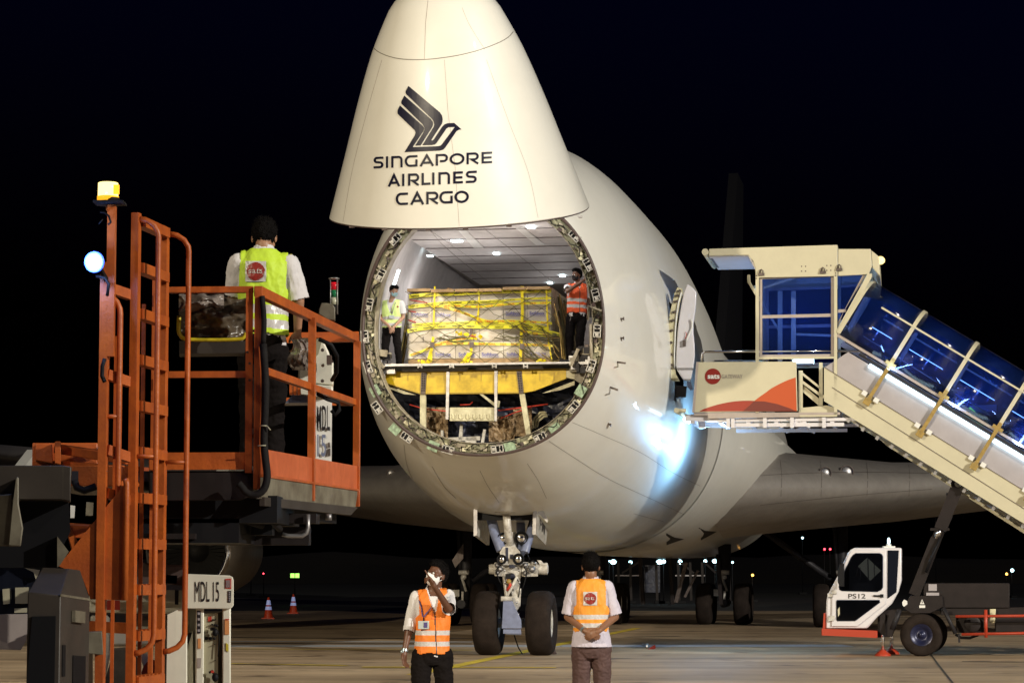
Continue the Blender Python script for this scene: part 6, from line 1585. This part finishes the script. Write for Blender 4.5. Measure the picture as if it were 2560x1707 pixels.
# ================================================================ PEOPLE
for n_,c_ in (('skin_dark',(.13,.055,.030)),('skin_brown',(.24,.115,.065)),('skin_mid',(.40,.21,.125)),('skin_light',(.48,.27,.18))): mat(n_,c_,.45,nz=.12,nscale=20)
mat('hair_black',(.004,.003,.003),.75,bump=.6,bscale=160,spec=.12); mat('shirt_white',(.70,.68,.70),.75,nz=.05,nscale=8); mat('shirt_lilac',(.56,.52,.62),.75,nz=.06,nscale=8)
mat('vest_orange',(.88,.22,.02),.6,nz=.10,nscale=9); mat('vest_amber',(.88,.33,.03),.6,nz=.08,nscale=9); mat('vest_red',(.85,.12,.03),.6,nz=.1,nscale=9); mat('vest_lime',(.58,.82,.05),.6,nz=.07,nscale=9); mat('vest_pale',(.68,.85,.30),.6,nz=.07,nscale=9)
mat('silver_tape',(.62,.60,.60),.28,nz=.2,nscale=60); mat('trouser_black',(.008,.006,.006),.9,bump=.3,bscale=30,spec=.12); mat('trouser_brown',(.085,.045,.042),.8,nz=.2,nscale=7)
mat('mask_white',(.80,.80,.80),.7); mat('mask_blue',(.45,.72,.85),.7); mat('mask_black',(.012,.010,.012),.7); mat('lanyard',(.08,.06,.20),.5); mat('eye_white',(.7,.68,.65),.3); mat('badge',(.45,.5,.5),.25); mat('shoe',(.015,.013,.012),.35); mat('watch',(.5,.6,.65),.2,metal=.7)
class BL:
    def __init__(s): s.mb=MB()
    def cap(s,a_,b_,r0,r1,n=14):
        a_,b_=Vector(a_),Vector(b_); d=b_-a_; L=d.length
        if L<1e-5: return s
        d/=L; pts=[];rs=[]
        for t in(80,55,28): pts.append(a_-d*r0*math.sin(R(t))); rs.append(r0*math.cos(R(t)))
        pts+= [a_,b_]; rs+=[r0,r1]
        for t in(28,55,80): pts.append(b_+d*r1*math.sin(R(t))); rs.append(r1*math.cos(R(t)))
        s.mb.tube(pts,rs,n); return s
    def ell(s,c,r,ax=None):
        ax=ax or (XA,YA,ZU); m=Matrix(((ax[0].x,ax[1].x,ax[2].x,0),(ax[0].y,ax[1].y,ax[2].y,0),(ax[0].z,ax[1].z,ax[2].z,0),(0,0,0,1)))
        bmesh.ops.create_icosphere(s.mb.bm,subdivisions=3,radius=1,matrix=Matrix.Translation(Vector(c))@m@Matrix.Diagonal((*r,1))); return s
    def loft(s,rings,n=28):   # rings: (centre, x axis, rx, y axis, ry, exponent)
        R_=[]
        for c,x,rx,y,ry,e in rings:
            row=[]
            for k in range(n):
                t=2*PI*k/n; cx,cy=math.cos(t),math.sin(t)
                row.append(s.mb.bm.verts.new(Vector(c)+x*(rx*math.copysign(abs(cx)**e,cx))+y*(ry*math.copysign(abs(cy)**e,cy))))
            R_.append(row)
        for a_,b_ in zip(R_,R_[1:]):
            for k in range(n): s.mb.bm.faces.new((a_[k],a_[(k+1)%n],b_[(k+1)%n],b_[k]))
        s.mb.bm.faces.new(R_[0][::-1]); s.mb.bm.faces.new(R_[-1]); return s
    def fuse(s,vox,smooth=2):
        bm=s.mb.bm; bmesh.ops.recalc_face_normals(bm,faces=bm.faces)
        me=bpy.data.meshes.new('tmp'); bm.to_mesh(me); bm.free(); ob=bpy.data.objects.new('tmp',me); COL.objects.link(ob)
        md=ob.modifiers.new('r','REMESH'); md.mode='VOXEL'; md.voxel_size=vox
        dg=bpy.context.evaluated_depsgraph_get(); m2=bpy.data.meshes.new_from_object(ob.evaluated_get(dg))
        out=MB(); out.bm.from_mesh(m2); bpy.data.objects.remove(ob); bpy.data.meshes.remove(me); bpy.data.meshes.remove(m2)
        for _ in range(smooth): bmesh.ops.smooth_vert(out.bm,verts=out.bm.verts,factor=.5,use_axis_x=True,use_axis_y=True,use_axis_z=True)
        out.bm.normal_update()
        for f in out.bm.faces: f.smooth=True
        return out
def wrinkle(mb,amp,sc,seed=0,st=(1,1,.5)):
    for v in mb.bm.verts:
        p=Vector((v.co.x*sc*st[0],v.co.y*sc*st[1],v.co.z*sc*st[2]+seed))
        n_=noise.noise(p)*1.0+(.5-abs(noise.noise(p*2.3)))*.8
        v.co+=v.normal*n_*amp
    mb.bm.normal_update()
def hand(bl,w_,d,pn,s=1,mode='relax',k=1.0):
    """w_ wrist, d direction of the fingers, pn palm normal, s side on which the thumb leaves (+/-)"""
    d=d.normalized(); pn=(pn-d*pn.dot(d)).normalized(); a_=d.cross(pn)*s
    bl.cap(w_,w_+d*.03*k,.026*k,.028*k,10)
    bl.ell(w_+d*.052*k,(.046*k,.040*k,.017*k),(d,a_,pn))
    for i,(off,L) in enumerate(((.027,.070),(.009,.078),(-.009,.073),(-.026,.058))):
        b0=w_+d*.088*k+a_*off*k; c=.35+.15*i
        if mode=='relax': t1,t2=.35+.1*i,.9
        elif mode=='flat': t1,t2=.12,.25
        elif mode=='point': t1,t2=(0.02,.05) if i==0 else (1.35,2.6)
        else: t1,t2=1.1,2.3
        e1=b0+(d*math.cos(t1)+pn*math.sin(t1))*L*.52*k; e2=e1+(d*math.cos(t2)+pn*math.sin(t2))*L*.5*k
        bl.cap(b0-d*.02*k,b0,.0100*k,.0095*k,8); bl.cap(b0,e1,.0095*k,.0085*k,8); bl.cap(e1,e2,.0085*k,.0070*k,8)
    t0=w_+d*.022*k+a_*.028*k; t1_=t0+(d*.7+a_*.6+pn*.25).normalized()*.036*k; t2_=t1_+(d*.9+a_*.15+pn*.3).normalized()*.030*k
    bl.cap(t0,t1_,.013*k,.011*k,8); bl.cap(t1_,t2_,.011*k,.008*k,8)
def person(loc,D,label,J,fw_,hf,hu,cfg):
    """J: joints as world points; fw_ chest facing; hf, hu head facing and up"""
    g=cfg.get; vox=g('vox',.008); hk=g('hk',1.0)
    root=thing('person',loc,label,'person')
    fw_=fw_.normalized(); rt=fw_.cross(ZU).normalized()*-1; rt=ZU.cross(fw_).normalized()
    hipc=(J['hipL']+J['hipR'])/2; shc=(J['shL']+J['shR'])/2; nk=J['neck']; hd_=J['head']
    lat=(J['shR']-J['shL']); sw=lat.length; lat.normalize(); dep=lat.cross(ZU).normalized(); dep=dep if dep.dot(fw_)>0 else -dep
    hl=(J['hipR']-J['hipL']).normalized(); k=sw/.37*g('wide',1)
    hf=hf.normalized(); hr=hf.cross(hu).normalized(); hu=hr.cross(hf).normalized()
    def torso(bl,ex,ey,t0=-.08,t1=1.0,belly=g('belly',0),flare=0):
        P=((-.12,.150,.105),(-.02,.165,.115),(.18,.158,.115),(.36,.155,.115),(.55,.165,.120),(.74,.180,.122),(.88,.176,.110),(.96,.135,.092),(1.04,.075,.070))
        rs=[]
        for t,rx,ry in P:
            if t<t0 or t>t1+.05: continue
            c=hipc.lerp(nk,max(-.15,t)) if t>=0 else hipc-(nk-hipc)*(-t)
            f=max(0,min(1,t)); x=hl.lerp(lat,f).normalized(); y=x.cross(ZU).normalized(); y=y if y.dot(fw_)>0 else -y
            bb=belly*math.exp(-((t-.3)/.28)**2); fl_=flare*max(0,min(1,(.35-t)/.3))
            rs.append((c+y*bb*.5,x,rx*k+ex+fl_,y,ry*math.sqrt(k)+ey+bb*.5+fl_,.86))
        bl.loft(rs)
    # ---- body, one continuous surface
    b_=BL(); torso(b_,-.012,-.012)
    ax=(hr,hf,hu); H=hd_; q=hk
    b_.ell(H+hu*.022*q-hf*.010*q,(.076*q,.097*q,.096*q),ax).ell(H+hf*.022*q-hu*.045*q,(.058*q,.070*q,.068*q),ax).ell(H+hf*.062*q-hu*.088*q,(.026*q,.024*q,.018*q),ax)
    b_.ell(H+hf*.098*q-hu*.022*q,(.012*q,.018*q,.024*q),ax).ell(H+hf*.078*q+hu*.018*q,(.050*q,.018*q,.012*q),ax).ell(H+hf*.086*q-hu*.060*q,(.024*q,.011*q,.010*q),ax)
    for s in(-1,1): b_.ell(H+hr*s*.078*q-hu*.012*q-hf*.008*q,(.010*q,.020*q,.033*q),ax); b_.ell(H+hr*s*.042*q+hf*.058*q-hu*.028*q,(.024*q,.022*q,.022*q),ax)
    b_.cap(nk-ZU*.03,H-hu*.075*q-hf*.02*q,.060*q,.055*q)
    for s in('L','R'):
        r1=g('arm',1.0)
        b_.cap(J['sh'+s],J['el'+s],.050*r1,.040*r1); b_.cap(J['el'+s],J['wr'+s],.040*r1,.026*r1)
        hd=g('hand'+s)
        if hd: hand(b_,J['wr'+s],hd[0],hd[1],hd[2],hd[3],hk*g('handk',1.0))
        b_.cap(J['hip'+s],J['kn'+s],.068,.050); b_.cap(J['kn'+s],J['an'+s],.048,.036)
    body=b_.fuse(vox*.8,1); bo=body.build('body',g('skin','skin_mid'),root,recalc=False)
    # ---- hair
    b_=BL(); b_.ell(H+hu*.030*q-hf*.014*q,(.084*q,.104*q,.100*q),ax).ell(H+hu*.085*q+hf*.018*q,(.066*q,.075*q,.046*q),ax); m=b_.fuse(vox*.8,1); kill=[]
    for f in m.bm.faces:
        c=f.calc_center_median()-H; u,v,w_=c.dot(hf)/q,c.dot(hu)/q,abs(c.dot(hr))/q
        lim=.068-.30*max(0,.062-u)*1.0 if u>-.01 else -.045-.18*max(0,-u-.02)
        if u>-.01: lim=.066 if u>.055 else -.01+ (u+.01)*1.1
        if v<lim: kill.append(f)
    bmesh.ops.delete(m.bm,geom=kill,context='FACES'); wrinkle(m,.006*q,45); wrinkle(m,.004*q,110,5); hs_rnd=random.Random(4); fcs=[f for f in m.bm.faces]
    st_=MB()
    for _ in range(1500):
        f=hs_rnd.choice(fcs); c=f.calc_center_median(); n_=f.normal; dn_=(c-H).dot(hu)/q
        d=(n_*hs_rnd.uniform(.35,.9)+hu*(hs_rnd.uniform(-.1,.7) if dn_>.06 else -hs_rnd.uniform(.3,.9))-hf*.15+Vector((hs_rnd.uniform(-.4,.4),hs_rnd.uniform(-.4,.4),hs_rnd.uniform(-.3,.3)))).normalized()
        s_=d.orthogonal().normalized()*.0016*q; L_=hs_rnd.uniform(.010,.026)*q*(1 if dn_>.05 else .55)
        st_.faces([c-s_,c+s_,c+d*L_],[(0,1,2)])
    ho_=m.build('hair','hair_black',root,recalc=False); st_.build('hair_strands','hair_black',ho_,recalc=False,split=False)
    # eyes
    for s in(-1,1):
        c=H+hf*.083*q+hr*s*.031*q-hu*.004*q
        e=MB(); e.ball(c,.0115*q,n=12); eo=e.build('eye','eye_white',root); e=MB(); e.ball(c+hf*.0075*q,.006*q,n=8); e.build('pupil','black',eo)
    if g('mask'):
        b_=BL(); b_.ell(H+hf*.028*q-hu*.050*q,(.068*q,.080*q,.066*q),ax).ell(H+hf*.085*q-hu*.030*q,(.030*q,.038*q,.040*q),ax); m=b_.fuse(vox*.7,2); kill=[]
        for f in m.bm.faces:
            c=f.calc_center_median()-H; 
            if c.dot(hf)/q<.018 or c.dot(hu)/q>-.018+.25*max(0,c.dot(hf)/q-.08) : kill.append(f)
        bmesh.ops.delete(m.bm,geom=kill,context='FACES'); mo=m.build('face_mask',g('mask'),root,recalc=False)
        e=MB()
        for s in(-1,1): e.tube([H+hr*s*.062*q+hf*.03*q-hu*.025*q,H+hr*s*.080*q-hf*.0*q-hu*.0*q],.003*q,5); e.tube([H+hr*s*.060*q+hf*.03*q-hu*.07*q,H+hr*s*.080*q-hf*.01*q-hu*.03*q],.003*q,5)
        e.build('mask_strap',g('mask'),mo)
    # ---- shirt
    b_=BL(); torso(b_,.006,.006,t0=-.15,flare=g('flare',0))
    sl=g('sleeve',{'L':.8,'R':.8})
    cuts=[]
    for s in('L','R'):
        t=sl[s]; sr=g('slr',1.0)
        if t<=1: e=J['sh'+s].lerp(J['el'+s],t); b_.cap(J['sh'+s],e,.066*sr,.066*sr); cuts.append((e,(J['el'+s]-J['sh'+s]).normalized(),J['sh'+s]))
        else: e=J['el'+s].lerp(J['wr'+s],t-1); b_.cap(J['sh'+s],J['el'+s],.066*sr,.058*sr); b_.cap(J['el'+s],e,.058*sr,.050*sr); cuts.append((e,(J['wr'+s]-J['el'+s]).normalized(),J['el'+s]))
    b_.cap(nk-ZU*.01,nk.lerp(H,.30)-hf*.012,.072*hk,.066*hk)
    m=b_.fuse(vox,1); wrinkle(m,.009,11,1); wrinkle(m,.004,24,5)
    kill=[]
    hem=hipc.z+g('shirt_hem',-.05)
    ct=nk.lerp(H,.34)
    for f in m.bm.faces:
        c=f.calc_center_median()
        if c.z<hem: kill.append(f); continue
        if (c-ct).dot((H-nk).normalized())>0 and (c-nk).length<.2: kill.append(f); continue
        for e,d,s0 in cuts:
            if (c-e).dot(d)>0 and (c-e).length<.13: kill.append(f); break
        else:
            r_=c-nk; fz_=r_.dot(fw_)
            if g('collar',True) and fz_>.015 and r_.z>-.045 and abs(r_.dot(lat))<.035+.25*(r_.z+.045) and r_.length<.2: kill.append(f)
    bmesh.ops.delete(m.bm,geom=list(set(kill)),context='FACES'); so=m.build('shirt',g('shirt','shirt_white'),root,recalc=False)
    sm=so.modifiers.new('s','SOLIDIFY'); sm.thickness=.004
    # ---- vest
    b_=BL(); torso(b_,.022,.022,t0=-.15)
    for s in('L','R'): b_.cap(J['sh'+s].lerp(nk,.2)+ZU*.0,J['sh'+s].lerp(nk,-.02)-ZU*.03,.070,.070)
    m=b_.fuse(vox,1); wrinkle(m,.012,8,3); wrinkle(m,.005,19,9,(1,1,.7))
    vh=g('vest_hem'); z1,z2=g('bands'); bw=g('bandw',.05); kill=[]
    shz=shc.z
    for f in m.bm.faces:
        c=f.calc_center_median(); r_=c-shc; la=abs(r_.dot(lat)); fr_=(c-nk).dot(fw_)
        if c.z<vh+ .008*math.sin(c.x*30) : kill.append(f); continue
        if la>sw*.5-.012+.10*max(0,(shz-.16-c.z)/.1) and c.z>shz-.26: kill.append(f); continue
        if (c-nk).length<.085*g('vneckr',1) and c.z>nk.z-.03: kill.append(f); continue
        if fr_>-.02:
            vb=g('vbot',.27); dz=c.z-(nk.z-vb)
            if dz>0 and abs((c-nk).dot(lat))<dz*g('vsl',.30): kill.append(f); continue
        for zz in(z1,z2):
            if abs(c.z-zz-(g('bandtilt',0)*r_.dot(lat)))<bw/2: f.material_index=1
        if fr_>.03 and abs((c-nk).dot(lat))<.006 and g('front',True): f.material_index=2
    bmesh.ops.delete(m.bm,geom=list(set(kill)),context='FACES'); m.bm.normal_update(); bvv=BVHTree.FromBMesh(m.bm)
    vo=m.build('vest',[g('vest'),'silver_tape','seal_brown'],root,recalc=False); sm=vo.modifiers.new('s','SOLIDIFY'); sm.thickness=.005
    # ---- trousers and shoes
    b_=BL()
    x=hl; y=x.cross(ZU).normalized()
    b_.loft([(hipc+ZU*.10,x,.158*k,y,.118,.9),(hipc+ZU*.02,x,.172*k,y,.128,.9),(hipc-ZU*.06,x,.172*k,y,.125,.9),(hipc-ZU*.11,x,.15*k,y,.10,.9)])
    lg=g('leg',1.0)
    for s in('L','R'): b_.cap(J['hip'+s]-ZU*.02,J['kn'+s],.094*lg,.074*lg); b_.cap(J['kn'+s],J['an'+s]+ZU*.02,.073*lg,.062*lg)
    m=b_.fuse(vox,2); wrinkle(m,.012,9,7,(1,1,1.3)); wrinkle(m,.004,22,3,(1,1,1.6)); m.build('trousers',g('trouser','trouser_black'),root,recalc=False)
    for s in('L','R'):
        e=BL(); a_=J['an'+s]; e.ell(a_+fw_*.05-ZU*.045,(.045,.13,.042),(rt,fw_,ZU)).ell(a_-ZU*.02,(.042,.055,.05),(rt,fw_,ZU)); e.fuse(.012,1).build('shoe','shoe',root,recalc=False)
    return root,bvv,vo,so
def back_logo(bvv,cx,cy,s,par,tilt=0,patch='silver_tape'):
    def rc(x0,y0,x1,y1): return ([(x0,y0),(x1,y0),(x1,y1),(x0,y1)],[(0,1,2,3)])
    decal(bvv,[rc(cx-s*1.15,cy-s*1.15,cx+s*1.15,cy+s*1.15)],'logo_patch',patch,par,off=.008,step=3)
    n=28; c=[(cx+s*math.cos(2*PI*i/n),cy+s*math.sin(2*PI*i/n)) for i in range(n)]
    decal(bvv,[poly(c)],'logo_disc','logo_red',par,off=.013,step=2)
    vs,fs_=text2d('sats',.0); decal(bvv,[([(cx-s*.78+x*s*1.55,cy+s*.27-y*s*.52) for x,y in vs],fs_)],'logo_text','logo_grey',par,off=.017,step=1.5)
# -- man in the left foreground, pointing up
D=24.8
j=lambda x,y,dy=0: U(x,y,D+dy)
gz=0.0
def leg(x,z,dy=0): v=U(x,1500,D+dy); return Vector((v.x,v.y,z))
hl_=Vector((-.62,-.72,.28))
J=dict(head=j(1092,1437,-.02),neck=j(1082,1478,.0),shL=j(1042,1494,.0),shR=j(1120,1490,.03),
  elL=j(1022,1575,.0),wrL=j(1011,1628,-.06),elR=j(1122,1522,-.19),wrR=j(1085,1464,-.38),
  hipL=leg(1056,.86),hipR=leg(1106,.86),knL=leg(1052,.47,-.05),knR=leg(1112,.47,.02),anL=leg(1050,.09,-.02),anR=leg(1120,.09,.05))
r1,bv1,v1,s1=person(leg(1080,0),D,'person in orange vest, white mask and lanyard on the apron, pointing up',J,Vector((-.25,-1,0)),hl_,Vector((0,-.1,1)),
  dict(vox=.0075,hk=1.04,skin='skin_dark',mask='mask_white',vest='vest_orange',vest_hem=j(1080,1632).z,bands=(j(0,1581).z,j(0,1608).z),bandw=.046,sleeve=dict(L=1.05,R=.98),
   vbot=.24,vsl=.26,handL=(Vector((-.02,-.12,-1)),Vector((.5,-.3,0)),1,'relax'),handR=(Vector((-.52,-.2,1)),Vector((-1,-.2,-.3)),-1,'point'),wide=1.07,leg=1.08,slr=1.0,shirt_hem=-.06,arm=.96))
def lany(bvv,par,pts1,pts2,bx,name='lanyard',w_=2.4):
    decal(bvv,[ribbon(cat_(pts1,4),w_/2),ribbon(cat_(pts2,4),w_/2)],name,'lanyard',par,off=.014,step=0)
lany(bv1,r1,[(1050,1500),(1055,1522),(1058,1540)],[(1098,1492),(1078,1518),(1060,1541)],None)
p=hit(bv1,1060,1561,.022) or j(1060,1561,-.15)
mb=MB(); mb.box(p,(.105,.008,.078)); bdg=mb.build('badge','badge',r1,bevel=.004); mb=MB(); mb.box(p+Vector((.018,-.006,0)),(.034,.003,.05)); mb.build('badge_photo','lanyard',bdg)
mb=MB(); mb.box(p+Vector((0,.0,.055)),(.012,.006,.035)); mb.build('badge_clip','chrome',bdg)
decal(bv1,[poly([(1093,1490),(1102,1490),(1102,1499),(1093,1499)])],'chest_logo','logo_red',v1,off=.008,step=4)
decal(bv1,[ribbon([(1080,1520),(1080,1546),(1106,1546)],.4),ribbon([(1081,1519),(1112,1518)],.4)],'pocket_seam','vest_red',v1,off=.006,step=0)
w_=J['wrL']; d=(J['wrL']-J['elL']).normalized(); mb=MB(); mb.lathe(w_-d*.012,d,[(-.012,.0335),(.012,.033)],20); mb.ball(w_+Vector((-.02,-.028,0)),(.016,.006,.016)); mb.build('wristwatch','watch',r1)
# -- man seen from behind, hands clasped
D=25.6
J=dict(head=j(1477,1414,.0),neck=j(1477,1453,.02),shL=j(1437,1470,.02),shR=j(1517,1470,.02),
  elL=j(1420,1541,.03),wrL=j(1462,1576,-.19),elR=j(1537,1541,.03),wrR=j(1499,1575,-.21),
  hipL=leg(1455,.90),hipR=leg(1502,.90),knL=leg(1452,.49,.02),knR=leg(1505,.49,.02),anL=leg(1450,.09,0),anR=leg(1507,.09,0))
r2,bv2,v2,s2=person(leg(1478,0),D,'person in amber vest and brown trousers, hands clasped behind the back',J,Vector((0,1,0)),Vector((.03,1,-.05)),ZU,
  dict(vox=.0075,hk=1.05,skin='skin_brown',vest='vest_amber',vest_hem=j(1478,1578).z,bands=(j(0,1541).z,j(0,1562).z),bandw=.050,sleeve=dict(L=.93,R=.93),shirt='shirt_lilac',
   vbot=.2,handL=(Vector((.95,-.25,-.45)),Vector((0,1,-.2)),1,'relax'),handR=(Vector((-.9,-.15,-.5)),Vector((0,1,-.2)),-1,'relax'),wide=1.10,belly=.03,trouser='trouser_brown',leg=1.10,slr=1.12,flare=.038,shirt_hem=-.005,arm=1.05,front=False,collar=False))
back_logo(bv2,1475.5,1495.5,14.5,v2)
mb=MB(); d=(J['wrL']-J['elL']).normalized(); mb.lathe(J['wrL']-d*.02,d,[(-.014,.034),(.014,.033)],20); mb.build('wristwatch','watch',r2)
c=J['neck']; mb=MB(); mb.lathe(c-ZU*.0,ZU,[(-.015,.080),(.012,.078)],28); o=mb.build('lanyard','sticker_red',r2)
# -- loader operator on the platform, from behind
D=16.9
fz0=U(690,1192,D).z
def legp(x,z,dy=0): v=U(x,1000,D+dy); return Vector((v.x,v.y,z))
J=dict(head=j(661,593,.05),neck=j(660,634,.02),shL=j(598,660,.0),shR=j(724,664,.0),elL=j(584,745,.08),wrL=j(600,800,.30),elR=j(746,752,.02),wrR=j(744,826,.10),
  hipL=legp(628,fz0+.86),hipR=legp(684,fz0+.86),knL=legp(628,fz0+.47,.03),knR=legp(684,fz0+.47,.03),anL=legp(626,fz0+.09,0),anR=legp(688,fz0+.09,0))
r3,bv3,v3,s3=person(legp(655,fz0),D,'person in lime vest standing on the loader platform, seen from behind',J,Vector((.05,1,0)),Vector((.06,1,-.35)),ZU,
  dict(vox=.0065,hk=.98,skin='skin_mid',vest='vest_lime',vest_hem=j(660,838).z,bands=(j(0,776).z,j(0,812).z),bandw=.058,sleeve=dict(L=.9,R=.97),vbot=.2,
   handL=(Vector((.2,1,-.2)),Vector((0,0,-1)),1,'relax'),handR=(Vector((-.05,.2,-1)),Vector((-.6,.5,0)),-1,'relax'),wide=1.0,front=False,collar=False,slr=1.05,shirt_hem=0.0,bandtilt=-.05))
back_logo(bv3,640,679,22,v3)
mb=MB(); p=J['shR']+Vector((-.01,0,.062)); mb.box(p,(.09,.05,.012)); sb=mb.build('shoulder_board','black',r3); mb=MB(); mb.box(p+Vector((.02,0,.008)),(.012,.05,.006)); mb.build('gold_stripe','sticker_yellow',sb)
# -- two people inside the hold
D=47.9
fzl=U(975,905,D).z
J=dict(head=j(985,728,-.02),neck=j(981,752,.0),shL=j(957,762,.05),shR=j(1003,760,-.05),elL=j(951,795,.02),wrL=j(974,817,-.22),elR=j(1008,793,-.05),wrR=j(984,818,-.25),
  hipL=j(968,822),hipR=j(990,822),knL=j(964,864,-.03),knR=j(994,866,-.03),anL=j(962,906,0),anR=j(998,908,0))
r4,bv4,v4,s4=person(j(980,912),D,'person in pale lime vest and blue mask, hands folded, in the hold',J,Vector((.15,-1,0)),Vector((.62,-.75,-.28)),ZU,
  dict(vox=.011,hk=.90,skin='skin_light',mask='mask_blue',vest='vest_pale',vest_hem=j(980,819).z,bands=(j(0,797).z,j(0,812).z),bandw=.055,sleeve=dict(L=.75,R=.75),vbot=.26,vsl=.32,
   handL=(Vector((.6,-.3,-.7)),Vector((0,1,0)),-1,'relax'),handR=(Vector((-.5,-.3,-.8)),Vector((0,1,0)),1,'relax'),handk=.95,slr=.98,arm=.9,shirt_hem=0.02,leg=.95,front=False))
lany(bv4,r4,[(973,757),(977,770),(980,785)],[(989,757),(984,770),(980,785)],None,w_=1.2)
mb=MB(); p=hit(bv4,979,792,.03) or j(979,792,-.2); mb.box(p,(.09,.01,.06)); mb.build('badge','badge',r4)
decal(bv4,[poly([(994+2.6*math.cos(2*PI*i/12),767+2.8*math.sin(2*PI*i/12)) for i in range(12)])],'chest_logo','logo_red',v4,off=.008,step=0)
D=47.7
J=dict(head=j(1442,688,-.03),neck=j(1444,712,.0),shL=j(1419,719,-.05),shR=j(1465,721,.05),elL=j(1419,728,-.26),wrL=j(1462,699,-.34),elR=j(1471,752,.05),wrR=j(1468,780,-.02),
  hipL=j(1428,792),hipR=j(1455,792),knL=j(1424,840,-.03),knR=j(1450,842,-.1),anL=j(1425,898,0),anR=j(1450,880,-.05))
r5,bv5,v5,s5=person(j(1440,905),D,'person in bright orange vest and black mask in the hold, one hand raised',J,Vector((-.2,-1,0)),Vector((-.75,-.6,.0)),ZU,
  dict(vox=.011,hk=.98,skin='skin_dark',mask='mask_black',vest='vest_red',vest_hem=j(1440,782).z,bands=(j(0,752).z,j(0,767).z),bandw=.062,bandtilt=-.06,sleeve=dict(L=.62,R=.8),vbot=.10,vsl=.3,
   handL=(Vector((.4,-.1,1)),Vector((1,0,0)),-1,'flat'),handR=(Vector((0,-.1,-1)),Vector((-1,0,0)),1,'relax'),wide=1.04,leg=1.05,shirt_hem=.0))
mb=MB(); mb.tube([j(1423,786,-.2),j(1427,790,-.21),j(1426,796,-.21),j(1425,803,-.2)],.008,6); mb.build('key_ring','chrome',r5)
# people inside stand on side ledges of the hold
mb=MB(); mb.box(U(978,913,47.9)-ZU*.03,(.75,.8,.06)); mb.box(U(1445,903,47.8)-ZU*.03,(.7,.8,.06)); mb.build('side_ledge','dark_steel',plane)
